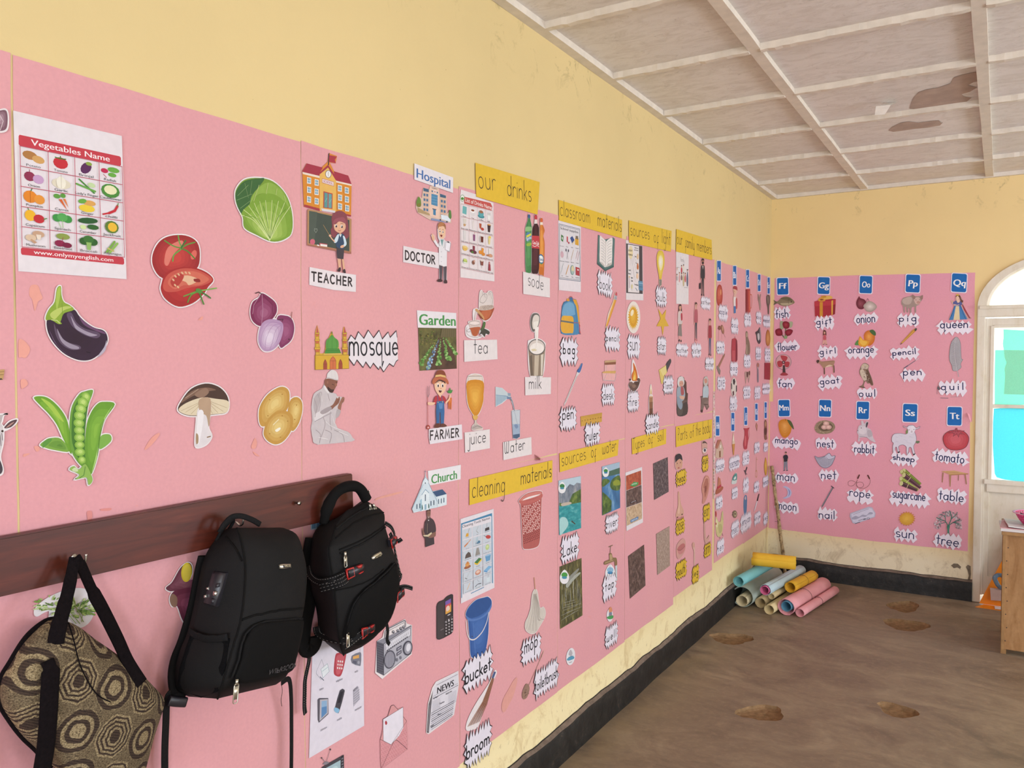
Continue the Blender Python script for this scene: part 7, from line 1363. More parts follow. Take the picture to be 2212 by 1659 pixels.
simple('B',N1,'goat_picture','~a tan goat standing, back wall',('S','628,1100 655,1090 690,1110 760,1105 835,1098 848,1115 838,1150 845,1200 842,1245 830,1240 825,1180 800,1170 745,1180 730,1190 732,1255 718,1262 715,1200 690,1160 660,1130 640,1135','#a8856c',3),('S','735,1180 800,1168 820,1160 780,1150','#d8c2a8'),('S','630,1102 655,1090 662,1110 640,1130','#4f3c38'),('L','652,1095 630,1108',4,'#3a2c2a'),('L','722,1190 724,1258',9,'#4a3a34'),('L','838,1160 842,1240',8,'#4a3a34'),('E',655,1108,5,4,'#2a2020'),('L','690,1115 830,1105',4,'#7a5c4a'))
simple('B',N1,'onion_picture','~a red onion and a pale peeled onion, back wall',('part','red_onion'),('G','1130,345 1140,330 1152,352 1200,370 1222,400 1215,450 1180,485 1130,478 1105,430 1110,385','#6a2c38','#94505c',(1150,420),3),('part','peeled_onion'),('G','1190,450 1215,415 1250,390 1300,400 1345,440 1345,475 1305,510 1265,520 1220,505','#a89890','#dccfca',(1270,455),4),('L','1262,395 1255,450',2,'#b5a49c'),('L','1225,395 1240,360 1255,388',4,'#5a3038',False,True))
simple('B',N1,'orange_picture','~oranges with a cut wedge',('part','orange'),('G','1195,800 1225,750 1270,740 1320,780 1325,850 1300,900 1255,925 1210,890','#c9702c','#e0a050',(1255,810),4),('part','leaf'),('S','1262,745 1300,730 1335,760 1335,800 1300,790','#4a6a40'),('part','leaf'),('S','1088,910 1120,855 1140,890 1135,915','#5a8a4c'),('part','wedge'),('S','1128,890 1148,805 1185,850 1255,868 1240,920 1190,938 1148,925','#dc9a34',2),('S','1145,880 1155,825 1185,862 1235,875 1215,915 1180,920','#e6b850',2))
Z(*N1); p = Pic('B','owl_picture','~a brown speckled owl'); p.S('1145,1210 1165,1160 1200,1128 1240,1140 1258,1165 1250,1210 1290,1310 1308,1385 1285,1398 1265,1370 1240,1375 1215,1345 1195,1400 1210,1430 1140,1412 1175,1390 1190,1340 1160,1290 1142,1250','#8a7464',3).S('1165,1165 1200,1135 1250,1160 1235,1200 1200,1195 1170,1205','#c4b4a4').S('1150,1220 1190,1210 1230,1300 1200,1340 1165,1290','#c9bba8'); p.part('wing').S('1225,1215 1260,1240 1300,1385 1270,1370 1235,1330','#6a5244'); rnd = random.Random(2)
for k in range(30): p.E(1165+rnd.random()*60+k*1.4,1220+k*4.2,4,4,rnd.choice(['#5a4438','#dcd0c0','#4a382e']),n=6)
p.back(); p.E(1187,1160,9,9,'#e0d0a0').E(1187,1160,4,4,'#2a2020').E(1232,1165,8,9,'#e0d0a0').E(1232,1165,4,4,'#2a2020').P('1205,1172 1216,1172 1210,1190','#6a5a48').L('1140,1410 1210,1425',7,'#5a4438'); p.build()
simple('B',O1,'pig_picture','~a grey-pink pig',('S','372,390 400,350 480,330 505,315 540,330 600,330 625,320 622,365 600,400 580,435 550,450 548,520 530,522 528,460 495,470 490,530 472,528 468,475 450,480 452,522 435,522 430,470 412,460 415,522 400,522 392,450 375,430','#a08c84',3),('S','395,365 470,340 500,360 480,420 420,430 385,400','#b8a59c'),('S','525,355 580,345 600,385 585,425 550,425 530,400','#c9aaa2'),('part','ear'),('S','495,330 510,312 540,345 520,370','#96786f'),('part','ear'),('S','595,340 628,318 625,365 605,368','#96786f'),('part','snout'),('E',575,405,22,17,'#b58a82'),('E',545,375,4,5,'#3a2c2c'),('E',590,372,4,5,'#3a2c2c'))
simple('B',O1,'queen_picture','~a queen in a blue gown',('S','968,390 985,380 1000,410 1020,390 1015,330 1040,305 1075,325 1110,380 1108,405 1130,470 1180,560 1210,595 1150,608 1000,615 935,612 975,520 1000,450 985,415','#c49a94',2),('part','gown','blue gown'),('P','1005,445 1080,440 1160,605 1065,612 940,615','#4a7fb5'),('P','1022,450 1060,448 1070,612 992,615','#dcc9a0'),('L','1005,450 985,530 945,612',6,'#35598a'),('L','1075,445 1110,540 1140,605',6,'#35598a'),('part','cloak','red cloak'),('P','1085,410 1110,440 1190,585 1205,595 1180,595 1120,500','#9c3c48'),('part','person','crowned queen'),('S','985,415 1010,390 1040,380 1085,395 1095,430 1065,445 1020,440','#5a5f94'),('P','1025,375 1062,370 1070,400 1045,412','#e6bfa4'),('L','985,420 975,395 970,385',7,'#e6bfa4'),('L','1000,430 1040,440 1060,432',7,'#e6bfa4'),('S','1018,345 1035,310 1070,320 1090,370 1110,385 1100,408 1080,395 1065,350 1040,335','#6a4438'),('E',1042,350,17,22,'#e8c2a8'),('L','1034,350 1038,350',4,'#3a2826'),('part','crown'),('P','1022,322 1026,305 1035,314 1044,300 1052,314 1062,308 1060,324','#d8b04a'))
simple('B',O1,'pencil_picture','~a yellow pencil with a dark end, back wall',('P','358,912 368,885 500,740 540,712 560,722 555,735 525,765 385,895','#c08a3c'),('L','380,885 520,750',5,'#dcae60'),('part','rubber'),('P','528,725 545,710 560,720 545,748 530,745','#4a4a40'),('part','tip'),('P','356,914 366,888 385,895','#7a5a4a'))
simple('B',O1,'pen_picture','~a slim dark pen, back wall',('L','403,1192 450,1160',9,'#4a5468'),('L','450,1160 540,1100',6,'#6a6f7c'),('L','545,1095 578,1075',9,'#d8c4cc'))
Z(*O1); p = Pic('B','quill_picture','~a grey feather quill'); fe = '1028,818 1060,845 1078,900 1082,1000 1090,1080 1105,1085 1080,1140 1085,1180 1050,1215 1020,1225 985,1215 975,1160 948,1100 945,1020 960,910 990,850'
p.S(fe,'#a9a5aa',3).L(fe,3,'#6a666c',True,True); p.part('shaft').L('1025,825 1010,960 1025,1130 1055,1292',7,'#d4d0d4',False,True).L('1025,825 1012,960 1028,1130 1057,1292',2.5,'#55525a',False,True)
for k in range(14): p.L([(1014+k*.5,900+k*20),(965+k*1.2,870+k*22)],1.8,'#7d7980'); p.L([(1014+k*.5,910+k*20),(1070-k*.3,880+k*20)],1.8,'#8a868d')
p.part('barb').L('860,1372 815,1395 800,1440 797,1500',3,'#5a565c',False,True).S('805,1405 830,1425 825,1450 808,1445','#5f5c62'); p.part('barb').L('840,1545 930,1548',6,'#6a6670').L('960,1535 1075,1532',3,'#8a868d'); p.build()
simple('B',P1,'mango_picture','~an orange mango with a leaf',('G','150,320 170,275 215,262 260,275 285,330 275,400 240,445 200,450 165,400','#c9812c','#e0a45a',(215,330),4),('part','leaf'),('S','240,270 275,280 300,325 308,368 285,345 262,315','#55603c'),('L','222,262 225,275',5,'#5a4a30'))
simple('B',P1,'man_picture','cut-out photograph of a man in a black shirt and grey jeans',('part','person'),('P','206,695 242,695 244,785 232,790 225,720 216,788 204,785','#7d828f'),('S','200,640 218,628 235,628 248,642 246,690 206,698 200,670','#33313a',2),('L','201,665 204,705',5,'#c09484'),('L','247,665 243,705',5,'#c09484'),('E',226,612,9,14,'#b98a78'),('S','216,608 220,596 234,597 236,610 226,604','#2f2a2c'),('L','203,790 216,786',6,'#3a363e'),('L','232,790 245,787',6,'#3a363e'))
simple('B',P1,'moon_picture','~a pale blue crescent moon',('S','195,955 230,950 268,975 285,1015 270,1055 225,1075 195,1070 235,1050 245,1010 232,975','#b9bcd8',3),('S','225,960 262,985 272,1020 250,1055 258,1015 245,975','#8f95c0'))
Z(*P1); p = Pic('B','nest_picture','~a twig nest with pink eggs'); p.S('520,350 560,290 640,275 710,300 730,350 690,400 610,415 545,400','#94826a'); rnd = random.Random(6)
for k in range(60):
    a = rnd.random()*6.28; x,y = 625+95*math.cos(a)*rnd.uniform(.75,1.15),345+62*math.sin(a)*rnd.uniform(.75,1.1); p.L([(x,y),(x+rnd.uniform(-22,22),y+rnd.uniform(-8,8))],2.5,rnd.choice(['#b5a284','#6a5a48','#d0c0a0','#7d6c54'])); p.k -= .9
p.k += 6; p.S('560,340 600,300 660,295 705,330 690,370 620,385 575,370','#6a5a48')
for x,y in ((640,308),(620,345),(665,345)): p.part('egg').G(ellipse(x,y,32,24,0,n=14),'#c49a90','#e6c6ba',(x-5,y-5),3,.3,False)
p.build()
Z(*P1); p = Pic('B','net_picture','~a hanging grey net'); ne = '523,642 560,655 625,640 670,610 695,640 732,638 715,690 690,735 640,762 590,750 550,705'
p.S(ne,'#a9a8b8',2); p.S('625,640 668,612 695,640 725,640 700,670 650,668','#c4c4d4',2).L(ne,4,'#5f5e70',True,True).L('530,655 575,668 630,645 665,675 715,660',2.5,'#6a6a7c',False,True); p.part('mesh_lines')
for k in range(7): p.L([(545+k*24,665+abs(k-3)*3),(590+k*13,748-abs(k-3)*6)],1.4,'#8d8c9e'); p.L([(700-k*24,668),(660-k*10,752-abs(k-3)*6)],1.4,'#8d8c9e')
p.build()
simple('B',P1,'nail_picture','~a steel nail',('L','705,965 598,1155',13,'#5a5860'),('L','702,965 600,1148',4,'#9a98a2'),('L','693,948 718,968',9,'#45434a'),('P','592,1152 606,1158 592,1170','#9a8a90'))
simple('B',P1,'rabbit_picture','~a white rabbit',('S','960,375 975,330 1000,320 995,285 1015,280 1030,310 1050,285 1072,298 1060,345 1095,370 1110,410 1120,450 1145,500 1090,480 1050,450 980,455 985,480 965,490 970,430 955,400','#c9c0c8',3),('S','1050,300 1070,298 1055,345 1045,340','#4a464e'),('S','985,345 1040,340 1050,400 1010,420 975,400','#d8d0d6'),('L','980,440 1060,448',3,'#6a6068'),('E',998,352,5,5,'#3a3036'),('E',962,380,4,4,'#5a4a50'),('S','1060,380 1100,380 1112,430 1070,445','#b5acb4'))
simple('B',P1,'rope_picture','~a skipping rope with brown handles',('L','935,905 900,890 865,905 870,940 910,945 940,915 960,885',3.4,'#8a5f5c',False,True),('L',ellipse(985,935,38,30),3.4,'#8a5f5c',True),('L','958,880 950,930 975,965 1030,970 1075,940 1090,900 1085,875',3.4,'#8a5f5c',False,True),('part','handle'),('L','978,835 963,868',13,'#5a342e'),('part','handle'),('L','1066,838 1082,870',13,'#5a342e'))
Z(*P1); p = Pic('B','razor_blade_picture','~a silver razor blade'); p.P('885,1225 1075,1158 1110,1165 1145,1225 1138,1265 940,1335 910,1325 880,1260','#b9b8cc'); p.P('895,1235 1080,1172 1105,1178 1135,1228 1130,1258 945,1320 915,1312','#cfcee0').L('915,1240 1075,1180',3,'#7d7c94'); p.part('cut_out_slot').S('900,1275 940,1252 975,1262 1010,1240 1050,1245 1085,1215 1115,1220 1110,1235 1070,1240 1040,1262 1000,1262 960,1282 920,1290','#a3a2b8').L('970,1300 1040,1280',4,'#4a4a5c').L(ellipse(1070,1280,14,10),3,'#3a3a4c',True); p.part('print').L('1022,1290 1048,1282',5,'#4a4a5c').L('935,1332 985,1318',5,'#3a3a48').build()
Z(*Q1); p = Pic('B','sheep_picture','cut-out drawing of a white lamb'); sh = '222,450 245,415 310,408 370,415 385,370 345,345 340,330 375,345 395,328 440,325 470,350 510,335 495,360 460,372 455,395 470,440 470,490 445,540 455,600 460,628 440,625 420,555 398,555 392,590 378,630 370,590 368,545 330,525 290,545 300,605 282,602 270,550 255,560 258,605 235,612 230,540 238,510 222,490'
p.S(sh,'#d5d0dc',2).L(sh,3,'#5f5c6a',True,True); p.part('head').S('385,360 400,335 445,332 462,362 450,395 425,410 400,400','#e2dde6').E(398,372,4,4,'#33303a').E(447,368,4,4,'#33303a').L('415,395 424,398 432,393',3,'#5a5460').E(424,385,6,4,'#b59aa0').S('345,335 372,348 382,362 355,352','#c9a8b0').S('508,338 485,358 465,362 478,348','#c9a8b0'); p.part('hoof').S('442,618 462,616 464,630 444,630','#2f2c34'); p.part('hoof').S('284,596 302,594 304,608 286,608','#2f2c34'); p.part('leaves').S('365,385 380,370 385,405 368,410','#7a8a5a').S('465,490 500,485 505,500 480,512','#6a7a5c')
for q in ('260,440 280,450','300,430 330,440','260,490 290,495','340,470 370,480','400,440 430,450','380,500 420,510'): p.L(q,1.6,'#a9a4b4')
p.build()
Z(*Q1); p = Pic('B','tomato_picture','hand-coloured drawing of a big red tomato, back wall'); to = '745,465 760,420 810,385 880,375 950,385 1000,430 1008,480 985,540 940,570 880,580 810,570 765,530'
p.G(to,'#b8454e','#c9606a',(870,470),3,.4).L(to,4,'#4a2c34',True,True); p.part('stalk').P('875,355 890,355 895,395 935,378 965,380 920,402 970,420 915,412 905,445 888,410 850,440 860,408 795,400 845,395 815,378 860,388','#b0525c').L('875,355 878,392 815,378 848,398 795,402 860,410 848,440 886,412 905,448 912,412 970,420 922,402 968,380 892,392 890,355',3,'#3a2c34',True); p.build()
Z(*Q1); p = Pic('B','sugar_cane_picture','~a bundle of purple and green sugar cane')
for x0,y0,x1,y1,r,c1,c2 in ((345,790,515,930,24,'#6f7a34','#94a048'),(320,800,500,950,20,'#8a9040','#a9b060'),(315,870,490,990,22,'#8d9c44','#b0bc68'),(345,835,515,965,24,'#55353f','#7a5460'),(318,920,480,990,25,'#4f343c','#7a5a58')):
    d = Vector((x1-x0,y1-y0)).normalized(); n_ = Vector((-d.y,d.x))*r; p.part('cane').P([(x0+n_.x,y0+n_.y),(x1+n_.x*.6,y1+n_.y*.6),(x1-n_.x*.6,y1-n_.y*.6),(x0-n_.x,y0-n_.y)],c1).L([(x0-n_.x*.4,y0-n_.y*.4),(x1-n_.x*.3,y1-n_.y*.3)],7,c2).L([(x0+d.x*70+n_.x,y0+d.y*70+n_.y),(x0+d.x*70-n_.x,y0+d.y*70-n_.y)],5,'#cdbf94').E(x0,y0,r*.75,r,'#c4c088',20)
p.build()
simple('B',Q1,'table_picture','~a wooden table',('part','leg'),('P','740,808 752,812 742,912 734,910','#a07a5a'),('part','leg'),('P','808,830 830,832 822,955 814,955','#a8825f'),('part','leg'),('P','900,835 908,835 904,893 898,893','#8a6448'),('part','leg'),('P','965,830 978,828 990,930 980,930','#a07a5a'),('part','table_top'),('P','722,796 860,788 1005,820 1003,828 820,838 815,830','#a87a50'),('P','722,796 860,788 1005,820 818,830','#c49a6c'),('L','760,797 860,792 960,815',3,'#d8b488'),('L','780,802 900,812',3,'#b08558'))
simple('B',Q1,'sun_picture','~a yellow sun with small rays, back wall',('P',[(376+(92 if k % 2 == 0 else 70)*math.cos(PI*k/19),1282+(78 if k % 2 == 0 else 60)*math.sin(PI*k/19)) for k in range(38)],'#c98450'),('G',ellipse(374,1284,72,62,0,n=26),'#cf9a3c','#dcb04c',(370,1280),3,.3,False))
Z(*Q1); p = Pic('B','tree_picture','hand-coloured drawing of a bare-branched tree with a green trunk'); p.part('twigs'); rnd = random.Random(14)
for k in range(230):
    a = rnd.uniform(-3.5,.35); r = rnd.uniform(.55,1); x,y = 800+145*r*math.cos(a),1330+130*r*math.sin(a)+20*abs(math.cos(a)); p.L(ellipse(x,y,rnd.uniform(4,8),rnd.uniform(4,8),n=7),2,rnd.choice(['#55585c','#7d8084','#c9ccd0','#e0e2e6'])); p.k -= .95
p.k += 12; p.part('branches')
for q,w_ in (('797,1360 770,1310 720,1290 680,1270',8),('770,1310 765,1260 720,1240',6),('765,1270 770,1220',5),('800,1350 830,1280 820,1220 810,1200',8),('828,1285 880,1240 890,1215',6),('805,1350 850,1320 920,1290',7),('850,1322 880,1330 930,1350',5),('860,1318 910,1330',4),('775,1320 730,1330 680,1340',5),('720,1290 690,1310',4),('815,1240 790,1220',4)): p.L(q,w_,'#3f7468',False,True)
p.part('trunk').S('785,1360 800,1350 815,1355 808,1400 812,1445 820,1460 775,1462 788,1440 790,1400','#3f7a68').L('798,1370 796,1450',4,'#5f9a88'); p.build()
# ================================================================ the hook rail and the three bags
def RD(*a): return [Vector(p) for p in a]
WOOD = NT('red_brown_varnish'); _o_ = WOOD.pos(); _n = WOOD.noise(WOOD.scaled(_o_, (1, 1.2, 14)), 3, 6, .65, .8); WOOD.col(WOOD.ramp(_n, (.3, lin('#411a11')), (.55, lin('#562317')), (.75, lin('#662c1e')))); WOOD = WOOD.set(.42, .4)
STEEL = plain('bright_steel', '#c9c6c0', .25, .5, 1., .05, 80)
tl, tr, br, bl = onX(0, 1163, .028), onX(762, 1023, .028), onX(765, 1112, .028), onX(0, 1282, .028)
ext = (tl-tr)*.75; bm = bmesh.new()
rail = empty('coat_rail', (0.004, -5.3, 1.31), 'long red-brown wooden coat rail with metal hooks on the pink wall', 'coat rail')
F4 = [tr, br, bl+ext, tl+ext]; fv = [bm.verts.new(p-rail.location) for p in F4]; bv = [bm.verts.new(Vector((.006, p.y, p.z))-rail.location) for p in F4]
bm.faces.new(fv); bm.faces.new(bv[::-1])
for i in range(4): bm.faces.new((fv[i], bv[i], bv[(i+1) % 4], fv[(i+1) % 4]))
bmesh.ops.recalc_face_normals(bm, faces=bm.faces); bmesh.ops.bevel(bm, geom=list(bm.edges), offset=.0025, segments=2, affect='EDGES')
mesh_obj('board', bm, WOOD, rail)
for i, (x, y, up) in enumerate(((160, 1203, 1), (501, 1124, 1), (638, 1086, 0), (768, 1073, 1))):
    p = onX(x, y, .028) if i != 3 else Vector((.028, -4.845, 1.325)); bm = bmesh.new()
    if up:
        tube(bm, cr([p+Vector(q)-rail.location for q in ((-.004, 0, 0), (.014, 0, -.002), (.026, .002, -.009), (.034, .003, -.004), (.036, .003, .010))], 4), .0026, 8)
        tube(bm, [p+Vector(q)-rail.location for q in ((-.002, 0, 0), (.003, 0, 0))], .0065, 10)
    else: tube(bm, [p+Vector(q)-rail.location for q in ((-.004, 0, 0), (.012, 0, 0), (.0125, 0, 0), (.016, 0, 0))], [.003, .003, .006, .005], 10)
    mesh_obj('hook' if up else 'nail', bm, STEEL, rail, True)
HOOK = [onX(160, 1203, .06), onX(501, 1124, .06), Vector((.06, -4.845, 1.325))]
BLK = NT('black_nylon'); _n = BLK.noise(BLK.pos(), 420, 3); _b = BLK.noise(BLK.pos(), 9, 4); BLK.col(BLK.ramp(_b, (.3, lin('#0b0a0a')), (.7, lin('#131112')))); BLK.bump(BLK.mix(.3, _n, _b), .25, .004); BLK = BLK.set(.7, .22)
BLK2 = plain('black_matt', '#0d0c0c', .85, .15, var=.2, scale=200); MESHB = plain('black_mesh_fabric', '#0c0c0e', .9, .1, var=.5, scale=500, bump=.8)
WEB = plain('black_webbing', '#100f10', .75, .2, var=.3, scale=300, bump=.5); REDP = plain('red_plastic', '#a51f1c', .35, .5, var=.05); BUCK = plain('black_plastic', '#232126', .35, .5, var=.05)
THREAD = plain('white_thread', '#8a8682', .8); CREAM_M = plain('brushed_nickel', '#c9c4b4', .3, .5, .9, .05, 90)
class Bag:
    """a bag lofted through levels; FL/FR are its front edges and BL its back edge, as seen, each with its distance from the wall"""
    def __init__(s, org, levels, xb, bulge):
        s.o = org; s.A = []; s.xb = xb; s.bul = bulge
        for fl, fr, blp, xf in levels:
            P = [(PX0+q[0]/PSC, PY0+q[1]/PSC) for q in (fl, fr, blp)]
            a, b, c = onX(*P[0], xf), onX(*P[1], xf*.97), onX(*P[2], xb)
            d = Vector((xb, b.y+.012, b.z-.006)); s.A.append((a, b, c, d, Vector(fl), Vector(fr), Vector(blp)))
    def lv(s, v):
        n = len(s.A)-1; x = max(0, min(n-1e-6, v*n)); i = int(x); t = x-i; g = lambda k: s.A[max(0, min(n, k))]
        return [.5*((2*q)+(r-p)*t+(2*p-5*q+4*r-w_)*t*t+(-p+3*q-3*r+w_)*t**3) for p, q, r, w_ in zip(g(i-1), g(i), g(i+1), g(i+2))]
    def front(s, u, v, off=0):
        a, b = s.lv(v)[:2]; e = min(1, v*6, (1-v)*5); p = a+(b-a)*u; p.x += s.bul*e*max(0, math.sin(PI*u))**.7+off; return p
    def side(s, t, v, off=0):
        q = s.lv(v); e = min(1, v*6, (1-v)*5); p = q[2]+(q[0]-q[2])*t; p.y -= .008*e*math.sin(PI*t)+off; return p
    def inv(s, x, y, side=False):
        best = None
        for k in range(161):
            v = k/160; q = s.lv(v); a, b = (q[6], q[4]) if side else (q[4], q[5]); d = b-a; w_ = Vector((x, y))-a; t = w_.dot(d)/d.length_squared; e = abs(w_.x*d.y-w_.y*d.x)/d.length
            if best is None or e < best[0]: best = (e, t, v)
        return best[1], best[2]
    def F(s, x, y, off=.002): u, v = s.inv(x, y); return s.front(u, v, off)
    def S(s, x, y, off=.002): t, v = s.inv(x, y, True); return s.side(t, v, off)
    def body(s, parent, mat, n=40):
        bm = bmesh.new(); rows = []
        for k in range(n+1):
            v = k/n; q = s.lv(v); loop = [s.side(t, v) for t in (0, .15, .35, .55, .75, .9, .97)]
            a = s.front(0, v); loop.append(a*.72+(s.side(.93, v)+s.front(.06, v))*.14); loop += [s.front(u, v) for u in (.03, .08, .16, .28, .4, .5, .6, .72, .84, .92, .97)]
            b = s.front(1, v); loop += [b*.8+s.front(.95, v)*.1+(b+(q[3]-b)*.06)*.1]+[b+(q[3]-b)*t+Vector((0, .006*math.sin(PI*t), 0)) for t in (.05, .25, .6, 1)]
            loop += [q[3]+(q[2]-q[3])*t for t in (.33, .66)]
            rows.append([bm.verts.new(p-s.o) for p in loop])
        for r, w_ in zip(rows, rows[1:]):
            for i in range(len(r)): f = bm.faces.new((r[i], r[(i+1) % len(r)], w_[(i+1) % len(r)], w_[i])); f.smooth = True
        for r in (rows[0], rows[-1]):
            c = bm.verts.new(sum((v.co for v in r), Vector())/len(r))
            for i in range(len(r)): bm.faces.new((r[i], r[(i+1) % len(r)], c)).smooth = True
        bmesh.ops.recalc_face_normals(bm, faces=bm.faces); return mesh_obj('body', bm, mat, parent)
    def seam(s, name, q, r, mat, parent, where='F', off=.001, n=4, flat=None, label=None):
        g = s.F if where == 'F' else s.S; P = [g(x, y, off)-s.o for x, y in cr(pts(q), n)]
        bm = bmesh.new(); tube(bm, P, r if not flat else 1, 8 if flat else 6, flat=flat); o = mesh_obj(name, bm, mat, parent)
        if label: o['label'] = label
        return o
    def patch(s, name, q, mat, parent, where='F', off=.003, th=.004, n=1, smooth=0):
        """a plate or panel lying on the bag"""
        g = s.F if where == 'F' else s.S; P = cr(pts(q), smooth, True) if smooth else pts(q); top = [g(x, y, off) for x, y in P]; c = sum(top, Vector())/len(top)
        d = Vector((th, 0, 0)) if where == 'F' else Vector((0, -th, 0)); bm = bmesh.new(); N = len(top)
        t_ = [bm.verts.new(p+d*.6-s.o) for p in top]; b_ = [bm.verts.new(p-d*.4-s.o) for p in top]; i_ = [bm.verts.new(c+(p-c)*.86+d-s.o) for p in top]
        cc = bm.verts.new(sum((v.co for v in i_), Vector())/N)
        for k in range(N):
            j = (k+1) % N; bm.faces.new((b_[k], b_[j], t_[j], t_[k])); bm.faces.new((t_[k], t_[j], i_[j], i_[k])).smooth = True; bm.faces.new((i_[k], i_[j], cc)).smooth = True
        bmesh.ops.recalc_face_normals(bm, faces=bm.faces); return mesh_obj(name, bm, mat, parent)
    def writing(s, name, txt, x0, y0, x1, y1, h, mat, parent, off=.004, slant=0.):
        vs, fs, xa, xb = printed(txt); bm = bmesh.new(); V = []
        for x, y in vs:
            t = (x-xa)/(xb-xa); px, py = x0+(x1-x0)*t, y0+(y1-y0)*t; V.append(bm.verts.new(s.F(px+slant*y*h/.72, py-y*h/.72, off)-s.o))
        for f in fs:
            try: bm.faces.new([V[i] for i in f])
            except ValueError: pass
        bmesh.ops.recalc_face_normals(bm, faces=bm.faces); return mesh_obj(name, bm, mat, parent)
def puller(parent, o, p, d, ln, wd, name='zip_puller', mat=CREAM_M):
    """a metal zip puller hanging along d"""
    d = Vector(d).normalized(); s_ = d.cross(Vector((1, 0, 0))).normalized(); bm = bmesh.new(); p = p-o
    tube(bm, [p-d*.006, p+d*.006], .0035, 8); a = p+d*.005; b = p+d*ln
    tube(bm, [a+s_*wd*.4, a+s_*wd*.5+d*.004, b+s_*wd*.5-d*.002, b+s_*wd*.35, b-s_*wd*.35, b-s_*wd*.5-d*.002, a-s_*wd*.5+d*.004, a-s_*wd*.4, a+s_*wd*.4], .0013, 6)
    tube(bm, [a+d*.004, b-d*.008], .85, 8, flat=(wd, .0016, (1, 0, 0)))
    return mesh_obj(name, bm, mat, parent, True)
# ---- left backpack
Z(330, 1060, 2.77)
LV = [((500, 222), (790, 225), (440, 228), .100), ((522, 285), (866, 266), (365, 305), .122), ((545, 400), (908, 390), (310, 400), .142), ((550, 500), (924, 500), (276, 530), .152), ((541, 640), (916, 640), (246, 690), .158), ((520, 790), (896, 760), (206, 850), .163), ((477, 930), (870, 890), (162, 960), .166), ((440, 1060), (836, 1020), (134, 1080), .166), ((405, 1180), (802, 1110), (142, 1190), .160), ((385, 1245), (740, 1160), (215, 1232), .135)]
b1 = empty('backpack', HOOK[1], 'black backpack with a combination lock on its side, hanging between the two other bags', 'backpack'); B1 = Bag(b1.location, LV, .045, .014)
B1.body(b1, BLK)
B1.seam('piping', [tuple(l[0]) for l in LV], .0022, BLK2, b1, off=.0015)
B1.seam('flap_seam', '452,272 500,330 540,420', .002, BLK2, b1, 'S', .002)
B1.seam('panel_seam', '528,772 600,740 700,715 800,703 892,704', .0025, BLK2, b1)
pk = B1.patch('front_pocket', '470,1140 500,1000 530,880 580,800 660,775 780,765 870,770 880,810 866,900 840,1000 812,1070 650,1120', BLK2, b1, 'F', .003, .012, smooth=3)
B1.seam('pocket_zip', '450,1120 490,1000 520,880 575,800 660,772 780,760 875,765', .003, WEB, b1, off=.006)
B1.writing('lettering', 'WIERSOON', 625, 1088, 820, 1045, 34, plain('dull_grey_print', '#4b4749', .6), b1, .0172, .25)
pl = B1.patch('name_plate', '718,438 735,432 788,430 790,455 735,460 722,462', CREAM_M, b1, 'F', .002, .004)
B1.patch('plate_inset', '736,437 782,435 782,452 738,455', BUCK, pl, 'F', .0058, .001).location = (0, 0, 0)
B1.writing('plate_print', 'WIERSOON', 740, 450, 778, 447, 10, CREAM_M, pl, .0078)
sp = B1.patch('side_pocket', '248,835 470,880 440,1060 395,1200 300,1235 160,1180 175,1060 215,930', MESHB, b1, 'S', .002, .003)
B1.seam('pocket_band', '245,825 320,860 400,872 475,868', 1, WEB, b1, 'S', .010, flat=(.016, .003, (0, -1, 0)))
lk = B1.patch('combination_lock', '398,475 470,488 415,682 338,665', BUCK, b1, 'S', .002, .010)
for x, y in ((378, 570), (364, 618)): o = B1.patch('button', [(x-6, y-7), (x+6, y-7), (x+6, y+7), (x-6, y+7)], STEEL, lk, 'S', .013, .003)
for x, y in ((440, 552), (426, 600), (412, 645)): o = B1.patch('dial', [(x-9, y-14), (x+10, y-10), (x+5, y+14), (x-12, y+10)], STEEL if y == 600 else BUCK, lk, 'S', .013, .004)
puller(b1, b1.location, B1.F(466, 1135, .012), (0, -.1, -1), .045, .012)
def world_tube(name, P, r, mat, par, flat=None, n=5, seg=8):
    bm = bmesh.new(); tube(bm, [Vector(q)-par.location for q in cr([tuple(p) for p in P], n)], r, seg, flat=flat); return mesh_obj(name, bm, mat, par)
X = lambda x, y, c: onX(PX0+x/PSC, PY0+y/PSC, c)
world_tube('carry_handle', [X(400, 250, .07), X(430, 200, .075), X(475, 158, .08), X(530, 152, .085), X(590, 172, .09), X(640, 200, .09)], 1, WEB, b1, (.013, .007, (1, 0, 0)))
world_tube('hang_loop', [X(380, 300, .05), X(420, 230, .055), X(470, 178, .064), X(482, 185, .06), X(450, 240, .05)], .004, WEB, b1)
world_tube('shoulder_strap', [X(330, 390, .035), X(308, 480, .03), X(268, 690, .028), X(208, 900, .028), X(165, 1010, .03), X(152, 1100, .034), X(165, 1200, .04)], 1, BLK2, b1, (.05, .012, (1, 0, 0)))
world_tube('strap_tail', [X(190, 1240, .045), X(110, 1215, .04), X(85, 1260, .035), X(78, 1400, .03), X(72, 1560, .03), X(72, 1720, .03)], 1, WEB, b1, (.02, .003, (1, .2, 0)))
bk = world_tube('strap_buckle', [X(95, 1255, .046), X(140, 1262, .05), X(195, 1265, .05)], 1, BUCK, b1, (.022, .012, (1, 0, 0)))
world_tube('strap_tail', [X(770, 1150, .06), X(815, 1130, .05), X(828, 1230, .04), X(830, 1400, .03), X(830, 1560, .03), X(828, 1720, .03)], 1, WEB, b1, (.014, .003, (1, .2, 0)))
world_tube('loose_thread', [X(770, 1160, .11), X(775, 1200, .11), X(768, 1250, .11), X(772, 1290, .11)], .0006, BLK2, b1)
